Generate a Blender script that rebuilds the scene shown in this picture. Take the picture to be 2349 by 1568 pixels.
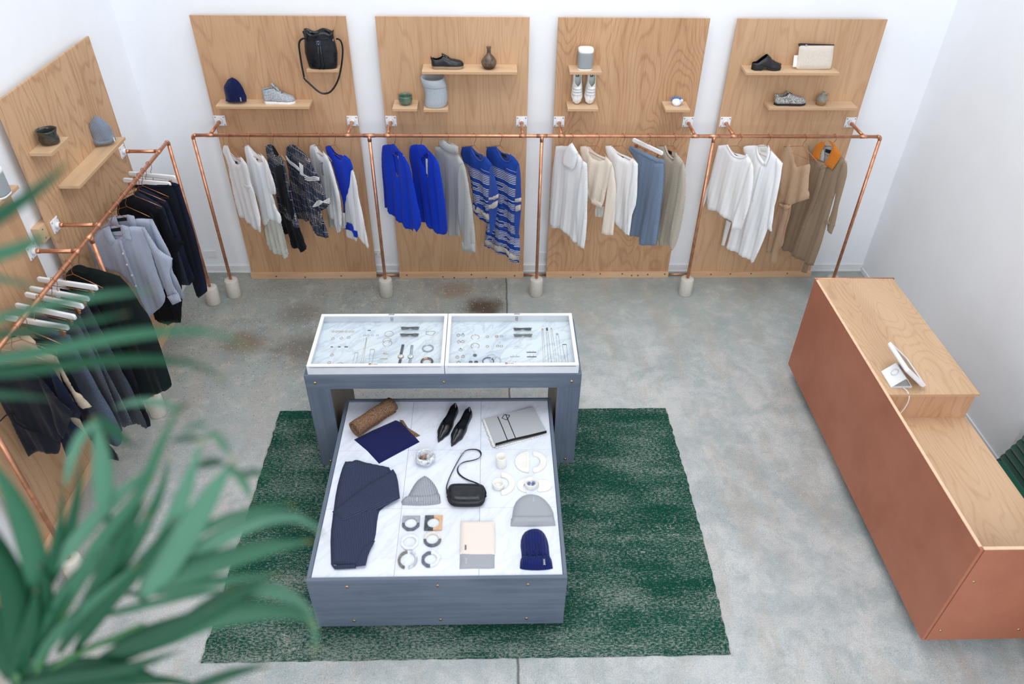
import bpy, bmesh, math, random
import numpy as np
from mathutils import Vector, Matrix
from mathutils.geometry import delaunay_2d_cdt

for o in list(bpy.data.objects): bpy.data.objects.remove(o)
SC = bpy.context.scene
COL = SC.collection
# ------------------------------------------------------------------ camera
CAM = dict(F=1715.44, pitch=0.6719, yaw=-0.0323, roll=0.0153, loc=(-0.1547, -6.2387, 4.1293))
def cam_axes():
    a, b, c = CAM['pitch'], CAM['yaw'], CAM['roll']
    r = Vector((1, 0, 0)); f = Vector((0, math.cos(a), -math.sin(a))); u = Vector((0, math.sin(a), math.cos(a)))
    Z = Matrix.Rotation(b, 3, 'Z'); r, u, f = Z @ r, Z @ u, Z @ f
    return math.cos(c)*r + math.sin(c)*u, -math.sin(c)*r + math.cos(c)*u, f
CR, CU, CF = cam_axes(); CO = Vector(CAM['loc'])
cd = bpy.data.cameras.new('camera'); cam = bpy.data.objects.new('camera', cd); COL.objects.link(cam)
cam.matrix_world = Matrix(((CR.x, CU.x, -CF.x, CO.x), (CR.y, CU.y, -CF.y, CO.y), (CR.z, CU.z, -CF.z, CO.z), (0, 0, 0, 1)))
cd.sensor_width = 36; cd.lens = CAM['F']/2349*36; cd.clip_start = 0.05; cd.clip_end = 100
cd.dof.use_dof = True; cd.dof.focus_distance = 5.6; cd.dof.aperture_fstop = 1.25
SC.camera = cam
# ------------------------------------------------------------------ world and light
w = bpy.data.worlds.new('world'); SC.world = w; w.use_nodes = True
bgn = w.node_tree.nodes['Background']; bgn.inputs[0].default_value = (0.74, 0.875, 1.0, 1); bgn.inputs[1].default_value = 0.54
def area(name, loc, target, sx, sy, power, color):
    l = bpy.data.lights.new(name, 'AREA'); l.shape = 'RECTANGLE'; l.size = sx; l.size_y = sy; l.energy = power; l.color = color
    o = bpy.data.objects.new(name, l); COL.objects.link(o); o.location = loc
    o.rotation_euler = (Vector(target)-Vector(loc)).to_track_quat('-Z', 'Y').to_euler(); return o
area('skylight', (0.2, -2.2, 5.6), (0.2, -2.0, 0), 4.5, 3.5, 150, (1.0, 0.98, 0.95))
area('shopfront_daylight', (0.8, -9.5, 4.4), (-0.3, -1.0, 0.9), 5.5, 4.0, 285, (0.98, 0.98, 1.0))
SC.view_settings.view_transform = 'Standard'; SC.view_settings.look = 'None'
SC.view_settings.exposure = 0.0; SC.view_settings.gamma = 1.0; SC.view_settings.use_curve_mapping = False

# ------------------------------------------------------------------ helpers
def V(*a): return Vector(a)
def ray(px, py): return (CF + CR*((px-1174.5)/CAM['F']) - CU*((py-784)/CAM['F']))
def onp(px, py, o, n):
    d = ray(px, py); t = (o-CO).dot(n)/d.dot(n); return CO + d*t
def onz(px, py, z): return onp(px, py, V(0, 0, z), V(0, 0, 1))
def atd(px, py, depth): return CO + ray(px, py)*depth
class Fr:                                   # a working plane in the room: origin, two axes and a normal
    def __init__(s, o, eu, ev):
        s.o = Vector(o); s.eu = Vector(eu).normalized(); s.ev = Vector(ev).normalized(); s.en = s.eu.cross(s.ev).normalized()
    def at(s, u, v, n=0): return s.o + s.eu*u + s.ev*v + s.en*n
    def px(s, p, off=0):
        q = onp(p[0], p[1], s.o + s.en*off, s.en) - s.o; return (q.dot(s.eu), q.dot(s.ev))
    def poly(s, pts, Z=None, off=0): return [s.px(Z(*p) if Z else p, off) for p in pts]
def HF(z): return Fr((0, 0, z), (1, 0, 0), (0, 1, 0))
def zm(x0, y0, k): return lambda x, y: (x0+x*k, y0+y*k)
def lerp(a, b, t): return a+(b-a)*t
def chaikin(p, n=1, closed=True):
    for _ in range(n):
        q = []
        m = len(p)
        for i in range(m if closed else m-1):
            a, b = p[i], p[(i+1) % m]
            q += [tuple(lerp(a[k], b[k], .25) for k in range(len(a))), tuple(lerp(a[k], b[k], .75) for k in range(len(a)))]
        if not closed: q = [tuple(p[0])]+q+[tuple(p[-1])]
        p = q
    return p
def softcut(p, n=1, lim=.75):
    """rounds gentle bends of a closed outline and keeps its sharp corners"""
    for _ in range(n):
        q = []; m = len(p)
        for i in range(m):
            a, b, c = p[i-1], p[i], p[(i+1) % m]
            v1 = (b[0]-a[0], b[1]-a[1]); v2 = (c[0]-b[0], c[1]-b[1])
            an = abs(math.atan2(v1[0]*v2[1]-v1[1]*v2[0], v1[0]*v2[0]+v1[1]*v2[1]))
            if an > lim: q.append(b)
            else: q += [(lerp(b[0], a[0], .25), lerp(b[1], a[1], .25)), (lerp(b[0], c[0], .25), lerp(b[1], c[1], .25))]
        p = q
    return p
def smoothline(p, n=3): return [Vector(q) for q in chaikin([tuple(x) for x in p], n, False)]
RX = random.Random(7)
class MB:
    def __init__(s): s.v = []; s.f = []; s.uv = []; s.sm = []
    def add(s, vs, fs, uv=None, smooth=True):
        k = len(s.v); s.v += [Vector(x) for x in vs]; s.uv += (uv if uv else [None]*len(vs))
        s.f += [tuple(i+k for i in f) for f in fs]; s.sm += [smooth]*len(fs); return s
    def box(s, x0, x1, y0, y1, z0, z1):
        x0, x1 = sorted((x0, x1)); y0, y1 = sorted((y0, y1)); z0, z1 = sorted((z0, z1))
        vs = [(x, y, z) for z in (z0, z1) for y in (y0, y1) for x in (x0, x1)]
        return s.add(vs, [(0, 2, 3, 1), (4, 5, 7, 6), (0, 1, 5, 4), (2, 6, 7, 3), (0, 4, 6, 2), (1, 3, 7, 5)], None, False)
    def prism(s, pts, fr, n0, n1, smooth=False):
        m = len(pts)
        ar = sum(pts[i][0]*pts[(i+1) % m][1]-pts[(i+1) % m][0]*pts[i][1] for i in range(m))
        if ar < 0: pts = pts[::-1]
        vs = [fr.at(u, v, n0) for u, v in pts]+[fr.at(u, v, n1) for u, v in pts]
        fs = [tuple(range(m))[::-1], tuple(range(m, 2*m))]+[(i, (i+1) % m, m+(i+1) % m, m+i) for i in range(m)]
        return s.add(vs, fs, [(u, v) for u, v in pts]*2, smooth)
    def ringprism(s, outer, inner, fr, n0, n1):     # band between two outlines with as many points
        m = len(outer); vs = []
        for P, n in ((outer, n0), (inner, n0), (outer, n1), (inner, n1)): vs += [fr.at(u, v, n) for u, v in P]
        fs = []
        for i in range(m):
            j = (i+1) % m
            fs += [(2*m+i, 2*m+j, 3*m+j, 3*m+i), (j, i, m+i, m+j), (i, j, 2*m+j, 2*m+i), (m+j, m+i, 3*m+i, 3*m+j)]
        return s.add(vs, fs, None, False)
    def arcband(s, fr, outer, inner, n0, n1):        # open band with ends
        m = len(outer); vs = []
        for P, n in ((outer, n0), (inner, n0), (outer, n1), (inner, n1)): vs += [fr.at(u, v, n) for u, v in P]
        fs = []
        for i in range(m-1):
            j = i+1
            fs += [(2*m+i, 2*m+j, 3*m+j, 3*m+i), (j, i, m+i, m+j), (i, j, 2*m+j, 2*m+i), (m+j, m+i, 3*m+i, 3*m+j)]
        fs += [(0, 2*m, 3*m, m), (m-1, 2*m-1, 4*m-1, 3*m-1)]
        return s.add(vs, fs, None, False)
    def tube(s, pts, r, n=8, closed=False, caps=True):
        pts = [Vector(p) for p in pts]; m = len(pts); vs = []; fs = []
        rr = r if isinstance(r, (list, tuple)) else [r]*m
        up = None
        for i, p in enumerate(pts):
            if closed: t = pts[(i+1) % m]-pts[i-1]
            else: t = pts[min(i+1, m-1)]-pts[max(i-1, 0)]
            if t.length < 1e-9: t = V(0, 0, 1)
            t.normalize()
            if up is None:
                up = t.orthogonal().normalized()
            up = (up-t*up.dot(t))
            if up.length < 1e-6: up = t.orthogonal()
            up.normalize(); b = t.cross(up)
            vs += [p+(up*math.cos(2*math.pi*k/n)+b*math.sin(2*math.pi*k/n))*rr[i] for k in range(n)]
        for i in range(m if closed else m-1):
            j = (i+1) % m
            for k in range(n): fs.append((i*n+k, i*n+(k+1) % n, j*n+(k+1) % n, j*n+k))
        if caps and not closed: fs += [tuple(range(n))[::-1], tuple(range((m-1)*n, m*n))]
        return s.add(vs, fs)
    def cyl(s, a, b, r, r2=None, n=16): return s.tube([a, b], [r, r if r2 is None else r2], n)
    def lathe(s, prof, c, n=32, sx=1, sy=1, rot=None, warp=None, power=2):
        c = Vector(c); vs = []; fs = []; m = len(prof); uv = []
        for r, z in prof:
            for k in range(n):
                a = 2*math.pi*k/n; ca, sa = math.cos(a), math.sin(a)
                if power != 2:
                    g = (abs(ca)**power+abs(sa)**power)**(-1/power); ca *= g; sa *= g
                p = V(r*sx*ca, r*sy*sa, z)
                if warp: p = warp(p, a, z)
                if rot: p = rot @ p
                vs.append(c+p); uv.append((a*.05, z))
        for i in range(m-1):
            for k in range(n): fs.append((i*n+k, i*n+(k+1) % n, (i+1)*n+(k+1) % n, (i+1)*n+k))
        if prof[0][0] > 1e-6: fs.append(tuple(range(n))[::-1])
        if prof[-1][0] > 1e-6: fs.append(tuple(range((m-1)*n, m*n)))
        return s.add(vs, fs, uv)
    def sphere(s, c, r, n=12, m=8, sc=(1, 1, 1)):
        prof = [(max(1e-7, r*math.sin(math.pi*i/m)), -r*math.cos(math.pi*i/m)*sc[2]) for i in range(m+1)]
        return s.lathe(prof, c, n, sc[0], sc[1])
    def ribbon(s, pts, wv, th):                     # flat strap along pts; wv: one width vector or one per point
        m = len(pts); vs = []; fs = []
        for i, p in enumerate(pts):
            p = Vector(p); wd = Vector(wv[i] if isinstance(wv, list) else wv)
            t = Vector(pts[min(i+1, m-1)])-Vector(pts[max(i-1, 0)]); nn = t.cross(wd)
            nn = nn.normalized()*th/2 if nn.length > 1e-9 else V(0, 0, th/2)
            vs += [p-wd/2-nn, p+wd/2-nn, p+wd/2+nn, p-wd/2+nn]
        for i in range(m-1):
            for k in range(4): fs.append((4*i+k, 4*i+(k+1) % 4, 4*i+4+(k+1) % 4, 4*i+4+k))
        fs += [(3, 2, 1, 0), (4*m-4, 4*m-3, 4*m-2, 4*m-1)]
        return s.add(vs, fs)
    def pillow(s, pts, fr, T=.015, wd=None, res=.022, off=0, fold=None, flat=False, sm=1, hfun=None, seed=1, edge=.8):
        """a cloth shape: outline filled with points, puffed to front and back, with folds"""
        if sm: pts = softcut(pts, sm)
        xs_ = [q[0] for q in pts]; ys_ = [q[1] for q in pts]; m = len(pts)
        ar_ = abs(sum(xs_[i]*ys_[(i+1) % m]-xs_[(i+1) % m]*ys_[i] for i in range(m)))/2; pe_ = sum(math.hypot(xs_[i]-xs_[i-1], ys_[i]-ys_[i-1]) for i in range(m))
        res = max(.0035, min(res, ar_/pe_*.9))
        P = []
        m = len(pts)
        for i in range(m):
            a, b = np.array(pts[i]), np.array(pts[(i+1) % m]); L = np.hypot(*(b-a))
            k = max(1, int(math.ceil(L/res)))
            for j in range(k): P.append(a+(b-a)*j/k)
        P = np.array(P)
        keep = [0]
        for i in range(1, len(P)):
            if np.hypot(*(P[i]-P[keep[-1]])) > res*.25: keep.append(i)
        P = P[keep]; nb = len(P)
        lo, hi = P.min(0), P.max(0)
        rg = np.random.RandomState(seed)
        gx, gy = np.meshgrid(np.arange(lo[0], hi[0], res), np.arange(lo[1], hi[1], res*.87))
        G = np.stack([gx.ravel(), gy.ravel()], 1); G[:, 0] += (np.arange(len(G)) // gx.shape[1] % 2)*res*.5; G += rg.uniform(-.1, .1, G.shape)*res
        A = P; B = np.roll(P, -1, 0)
        def dist(Q):
            if len(Q) == 0: return np.zeros(0)
            d = B-A; t = (((Q[:, None]-A)*d).sum(2)/((d*d).sum(1)+1e-12)).clip(0, 1)
            return np.sqrt((((A+t[..., None]*d)-Q[:, None])**2).sum(2)).min(1)
        def inside(Q):
            x, y = Q[:, 0][:, None], Q[:, 1][:, None]
            c = ((A[:, 1] > y) != (B[:, 1] > y)) & (x < (B[:, 0]-A[:, 0])*(y-A[:, 1])/(B[:, 1]-A[:, 1]+1e-15)+A[:, 0])
            return c.sum(1) % 2 == 1
        G = G[inside(G)]
        G = G[dist(G) > res*.45]
        allp = np.vstack([P, G])
        ed = [(i, (i+1) % nb) for i in range(nb)]
        r = delaunay_2d_cdt([Vector(q) for q in allp], ed, [], 1, 1e-6)
        vv = np.array([tuple(q) for q in r[0]]); faces = [tuple(f) for f in r[2]]
        D = dist(vv)
        if wd is None: wd = max(min(D.max()*.75, .032), 1e-4)
        t = (D/wd).clip(0, 1); h = T*(1-(1-t)**2)**edge
        if hfun: h = hfun(vv, h)
        sh = np.zeros(len(vv))
        if fold:
            am, lam, ph = fold; lam *= 1.45; am *= .62
            tt = (hi[1]-vv[:, 1])/max(hi[1]-lo[1], 1e-6)
            u = vv[:, 0]
            g = np.minimum(1, .15+tt*1.1)
            q1 = np.sin(6.283*(u/lam+ph)+1.3*np.sin(3*tt+ph*5)); q2 = np.sin(6.283*(u/lam*1.7+ph*2.3)+2.5*tt)
            sh = am*g*(1.3*np.abs(q1)**.8*np.sign(q1)+.7*(1-2*np.abs(q2)))
            sh += am*.25*np.sin(6.283*(vv[:, 1]/(lam*4.5)+u/(lam*3)+ph))
        bnd = D < 1e-5
        vs = []; uv = []; fi = {}; bi = {}
        for i in range(len(vv)):
            u, v = vv[i]
            fi[i] = len(vs); vs.append(fr.at(u, v, off+sh[i]+(0 if bnd[i] else h[i]))); uv.append((u, v))
            bi[i] = len(vs); vs.append(fr.at(u, v, off+(0 if flat else sh[i]-(0 if bnd[i] else h[i])))); uv.append((u, v))
        fs = []
        for f in faces:
            p = [vv[i] for i in f[:3]]
            ccw = (p[1][0]-p[0][0])*(p[2][1]-p[0][1])-(p[2][0]-p[0][0])*(p[1][1]-p[0][1]) > 0
            f = f if ccw else f[::-1]
            fs.append(tuple(fi[i] for i in f))
            if not all(bnd[i] for i in f): fs.append(tuple(bi[i] for i in f[::-1]))
        return s.add(vs, fs, uv)
    def xf(s, M, k=0):
        for i in range(k, len(s.v)): s.v[i] = M @ s.v[i]
        return s
def O_of(p):
    while p is not None and p.parent is not None: p = p.parent
    return p.location if (p is not None) else V(0, 0, 0)
def obj(name, mb, m, parent=None, origin=None, bevel=0, sub=0, solid=0, seg=2):
    """links ONE mesh object; a child's mesh is stored relative to its thing's base"""
    o3 = O_of(parent) if parent is not None else Vector(origin or (0, 0, 0))
    me = bpy.data.meshes.new(name)
    me.from_pydata([tuple(v-o3) for v in mb.v], [], mb.f); me.polygons.foreach_set('use_smooth', mb.sm)
    if any(u is not None for u in mb.uv):
        l = me.uv_layers.new(name='uv'); li = np.zeros(len(me.loops), int); me.loops.foreach_get('vertex_index', li)
        U = np.array([(u if u is not None else (0, 0)) for u in mb.uv], np.float32)
        l.data.foreach_set('uv', U[li].ravel())
    me.update()
    o = bpy.data.objects.new(name, me); COL.objects.link(o)
    if isinstance(m, (list, tuple)):
        for x in m: me.materials.append(x)
    else: me.materials.append(m)
    if parent is not None: o.parent = parent
    else: o.location = o3
    if solid:
        md = o.modifiers.new('solid', 'SOLIDIFY'); md.thickness = solid; md.offset = 0
    if sub:
        md = o.modifiers.new('sub', 'SUBSURF'); md.levels = sub; md.render_levels = sub
    if bevel:
        md = o.modifiers.new('bevel', 'BEVEL'); md.width = bevel; md.segments = seg; md.limit_method = 'ANGLE'; md.angle_limit = .7
    return o
def tag(o, label, cat, group=None):
    o['label'] = label; o['category'] = cat
    if group: o['group'] = group
    return o
def thing(name, loc, label, cat, group=None):
    o = bpy.data.objects.new(name, None); o.empty_display_size = .05; COL.objects.link(o); o.location = loc
    return tag(o, label, cat, group)
def struct(name, mb, m, parent=None, origin=None, **k):
    o = obj(name, mb, m, parent, origin, **k)
    if parent is None: o['kind'] = 'structure'
    return o
def copy_tree(o, parent=None):
    c = o.copy(); COL.objects.link(c); c.parent = parent
    for ch in list(o.children): copy_tree(ch, c)
    return c

# ------------------------------------------------------------------ materials
def lin(c):
    return tuple(((x/255)/12.92 if x/255 <= .04045 else ((x/255+.055)/1.055)**2.4) for x in c[:3])+(1,)
MATS = {}
class NT:
    def __init__(s, name):
        s.m = bpy.data.materials.new(name); s.m.use_nodes = True; s.t = s.m.node_tree
        s.b = s.t.nodes['Principled BSDF']
    def n(s, typ, **k):
        x = s.t.nodes.new(typ)
        for a, v in k.items(): setattr(x, a, v)
        return x
    def l(s, a, b): s.t.links.new(a, b)
    def val(s, sock, v):
        if hasattr(v, 'is_output') or isinstance(v, bpy.types.NodeSocket): s.l(v, sock)
        else: sock.default_value = v
    def math(s, op, a, b=0.0, c=None, clamp=False):
        x = s.n('ShaderNodeMath', operation=op); x.use_clamp = clamp
        s.val(x.inputs[0], a); s.val(x.inputs[1], b)
        if c is not None: s.val(x.inputs[2], c)
        return x.outputs[0]
    def mix(s, f, a, b, mode='MIX'):
        x = s.n('ShaderNodeMix', data_type='RGBA', blend_type=mode)
        s.val(x.inputs[0], f); s.val(x.inputs[6], a); s.val(x.inputs[7], b); return x.outputs[2]
    def noise(s, vec, scale, detail=3, rough=.55, dist=0, out=0):
        x = s.n('ShaderNodeTexNoise'); x.inputs['Scale'].default_value = scale; x.inputs['Detail'].default_value = detail
        x.inputs['Roughness'].default_value = rough; x.inputs['Distortion'].default_value = dist
        if vec is not None: s.l(vec, x.inputs['Vector'])
        return x.outputs[out]
    def vor(s, vec, scale, feat='F1', out=0, rand=1):
        x = s.n('ShaderNodeTexVoronoi', feature=feat); x.inputs['Scale'].default_value = scale; x.inputs['Randomness'].default_value = rand
        if vec is not None: s.l(vec, x.inputs['Vector'])
        return x.outputs[out]
    def tc(s, k='Object'): return s.n('ShaderNodeTexCoord').outputs[k]
    def vmul(s, v, sc, off=(0, 0, 0)):
        x = s.n('ShaderNodeMapping'); s.l(v, x.inputs['Vector']); x.inputs['Scale'].default_value = sc; x.inputs['Location'].default_value = off
        return x.outputs[0]
    def sep(s, v): 
        x = s.n('ShaderNodeSeparateXYZ'); s.l(v, x.inputs[0]); return x.outputs
    def comb(s, a, b, c=0.0):
        x = s.n('ShaderNodeCombineXYZ'); s.val(x.inputs[0], a); s.val(x.inputs[1], b); s.val(x.inputs[2], c); return x.outputs[0]
    def ss(s, v, a, b, lo=0.0, hi=1.0):
        x = s.n('ShaderNodeMapRange', interpolation_type='SMOOTHSTEP'); s.val(x.inputs[0], v)
        for i, k in enumerate((a, b, lo, hi)): x.inputs[1+i].default_value = k
        return x.outputs[0]
    def bump(s, h, strength=.3, dist=.002):
        x = s.n('ShaderNodeBump'); x.inputs['Strength'].default_value = strength; x.inputs['Distance'].default_value = dist
        s.l(h, x.inputs['Height']); s.l(x.outputs[0], s.b.inputs['Normal'])
    def done(s, col, rough=.6, metal=0, spec=None, sheen=0):
        s.val(s.b.inputs['Base Color'], col); s.val(s.b.inputs['Roughness'], rough); s.b.inputs['Metallic'].default_value = metal
        if spec is not None: s.b.inputs['Specular IOR Level'].default_value = spec
        if sheen: s.b.inputs['Sheen Weight'].default_value = sheen
        return s.m
def cached(f):
    def g(*a, **k):
        key = (f.__name__, a, tuple(sorted(k.items())))
        if key not in MATS: MATS[key] = f(*a, **k)
        return MATS[key]
    return g
@cached
def plain(name, c, rough=.5, metal=0, spec=None, var=.06, sc=30):
    t = NT(name); n = t.noise(t.tc(), sc, 3)
    k = t.ss(n, .3, .7, 1-var, 1+var)
    col = t.mix(1.0, lin(c), t.comb(k, k, k), 'MULTIPLY')
    return t.done(col, rough, metal, spec)
@cached
def copper(name='copper', c=(232, 170, 136), rough=.44):
    t = NT(name); n = t.noise(t.tc(), 14, 4); c2 = tuple(int(x*.86) for x in c)
    col = t.mix(t.ss(n, .35, .7), lin(c), lin(c2))
    return t.done(col, t.ss(n, .3, .7, rough-.06, rough+.12), 1)
@cached
def wood(name, axis='z', seed=0.0, n_rings=11.0, c1=(212, 178, 144), c2=(186, 146, 110), contrast=1.0, stretch=.33, width=1.5):
    """plywood veneer: contour lines of a stretched noise field run along one axis, with pores"""
    t = NT(name); x, y, z = t.sep(t.tc())
    if axis == 'z': a, b = t.math('ADD', x, y), z
    elif axis == 'y': a, b = t.math('ADD', x, z), y
    else: a, b = t.math('ADD', y, z), x
    p = t.comb(t.math('MULTIPLY', a, width), t.math('MULTIPLY', b, stretch), seed)
    f = t.noise(p, 2.0, 1.5, .45, .15)
    wob = t.noise(t.comb(t.math('MULTIPLY', a, 9.0), t.math('MULTIPLY', b, 2.2), seed+5), 3.0, 2)
    ph = t.math('ADD', t.math('MULTIPLY', f, n_rings), t.math('MULTIPLY', wob, .45))
    tri = t.math('PINGPONG', t.math('FRACT', ph), .5)
    line = t.ss(tri, .0, .24, 1, 0)
    pore = t.noise(t.comb(t.math('MULTIPLY', a, 130.0), t.math('MULTIPLY', b, 3.2), seed), 1.0, 4, .65)
    big = t.noise(t.comb(t.math('MULTIPLY', a, 3.0), t.math('MULTIPLY', b, .5), seed+9), 1.2, 3)
    k = t.math('ADD', t.math('MULTIPLY', line, .46*contrast), t.math('MULTIPLY', t.ss(pore, .42, .72), .52*contrast))
    k = t.math('ADD', k, t.ss(big, .35, .7, -.08, .30), clamp=True)
    col = t.mix(k, lin(c1), lin(c2))
    t.bump(pore, .12, .001)
    return t.done(col, .48, spec=.35)
@cached
def ply_edge(name='plywood_edge', vertical=False):
    t = NT(name); x, y, z = t.sep(t.tc())
    s_ = t.math('FRACT', t.math('MULTIPLY', z, 210.0))
    col = t.mix(t.ss(s_, .35, .6), lin((222, 188, 150)), lin((176, 128, 88)))
    return t.done(col, .6)
@cached
def fabric(name, c, var=.10, scale=300.0, bump=.25, rib=0.0, ribv=0.0, sheen=.15, heather=None, ribdepth=.25, dist=.0015):
    """woven or knitted cloth on cloth coordinates in metres; rib/ribv: ribs per metre across/along"""
    t = NT(name); uv = t.tc('UV'); x, y, z = t.sep(uv)
    n = t.noise(t.vmul(uv, (scale, scale*.6, 1)), 1.0, 2, .6)
    k = t.ss(n, .3, .7, 1-var, 1+var)
    base = lin(c)
    if heather:
        h = t.noise(t.vmul(uv, (scale*1.1, scale*.8, 1), (3, 1, 0)), 1.0, 3, .7)
        base = t.mix(t.ss(h, .42, .6), lin(c), lin(heather))
    height = n
    if rib:
        r = t.math('PINGPONG', t.math('MULTIPLY', x, rib), .5)
        height = t.math('ADD', t.math('MULTIPLY', r, 2.0), t.math('MULTIPLY', n, .4))
        k = t.math('MULTIPLY', k, t.ss(r, .0, .35, 1-ribdepth, 1.0+ribdepth*.3))
    if ribv:
        r = t.math('PINGPONG', t.math('MULTIPLY', y, ribv), .5)
        height = t.math('ADD', t.math('MULTIPLY', r, 1.6), t.math('MULTIPLY', height, .7))
        k = t.math('MULTIPLY', k, t.ss(r, .0, .35, 1-ribdepth, 1.0+ribdepth*.3))
    col = t.mix(1.0, base, t.comb(k, k, k), 'MULTIPLY')
    t.bump(height, bump, dist)
    return t.done(col, .85, spec=.2, sheen=sheen)
@cached
def leather(name, c, rough=.34, bump=.12):
    t = NT(name); n = t.vor(t.tc(), 420.0); m = t.noise(t.tc(), 20, 3)
    k = t.ss(m, .3, .7, .85, 1.15); t.bump(n, bump, .0008)
    return t.done(t.mix(1.0, lin(c), t.comb(k, k, k), 'MULTIPLY'), t.ss(m, .3, .7, rough-.06, rough+.1), spec=.5)
@cached
def marble(name, seed=0.0, c1=(238, 240, 243), c2=(176, 182, 194), scale=2.2, amount=1.0, slant=1.0):
    t = NT(name); p = t.vmul(t.tc(), (1, 1, 1), (seed, seed*1.7, seed*.3)); x, y, z = t.sep(p)
    q = t.comb(t.math('ADD', x, t.math('MULTIPLY', y, -.75*slant)), t.math('MULTIPLY', t.math('ADD', x, y), .28), z)
    d = t.noise(q, scale*2.2, 6, .62, .6)
    vein = t.math('ABSOLUTE', t.math('SUBTRACT', d, .5)); v1 = t.ss(vein, 0, .05, .55*amount, 0)
    cloud = t.ss(t.noise(q, scale*1.1, 4, .6, .3), .42, .75, 0, .55*amount)
    return t.done(t.mix(t.math('ADD', v1, cloud, clamp=True), lin(c1), lin(c2)), .22, spec=.5)
def two_tone(): pass
def glass_mat():
    m = bpy.data.materials.new('clear_glass'); m.use_nodes = True; t = m.node_tree; t.nodes.clear()
    o = t.nodes.new('ShaderNodeOutputMaterial'); mx = t.nodes.new('ShaderNodeMixShader'); tr = t.nodes.new('ShaderNodeBsdfTransparent')
    tr.inputs[0].default_value = (.97, .985, .98, 1); gl = t.nodes.new('ShaderNodeBsdfGlossy'); gl.inputs['Roughness'].default_value = .02
    lw = t.nodes.new('ShaderNodeLayerWeight'); lw.inputs[0].default_value = .5
    pw = t.nodes.new('ShaderNodeMath'); pw.operation = 'POWER'; pw.inputs[1].default_value = 4.0; t.links.new(lw.outputs['Facing'], pw.inputs[0])
    ma = t.nodes.new('ShaderNodeMath'); ma.operation = 'MULTIPLY_ADD'; ma.inputs[1].default_value = .6; ma.inputs[2].default_value = .03; t.links.new(pw.outputs[0], ma.inputs[0])
    t.links.new(ma.outputs[0], mx.inputs[0]); t.links.new(tr.outputs[0], mx.inputs[1]); t.links.new(gl.outputs[0], mx.inputs[2]); t.links.new(mx.outputs[0], o.inputs[0])
    return m
GLASS = glass_mat()
COPPER = copper()
BRASS = copper('brass', (226, 190, 140), .28)
STEEL = copper('brushed_steel', (200, 203, 208), .3)
GOLDWIRE = copper('rose_gold_wire', (222, 160, 122), .3)
WHITE = plain('white_enamel', (240, 242, 245), .35, 0, None, .02)
CONC = plain('cast_concrete', (212, 208, 198), .8, 0, .2, .04, 60)
BLACKP = plain('black_plastic', (22, 23, 26), .4)
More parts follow.
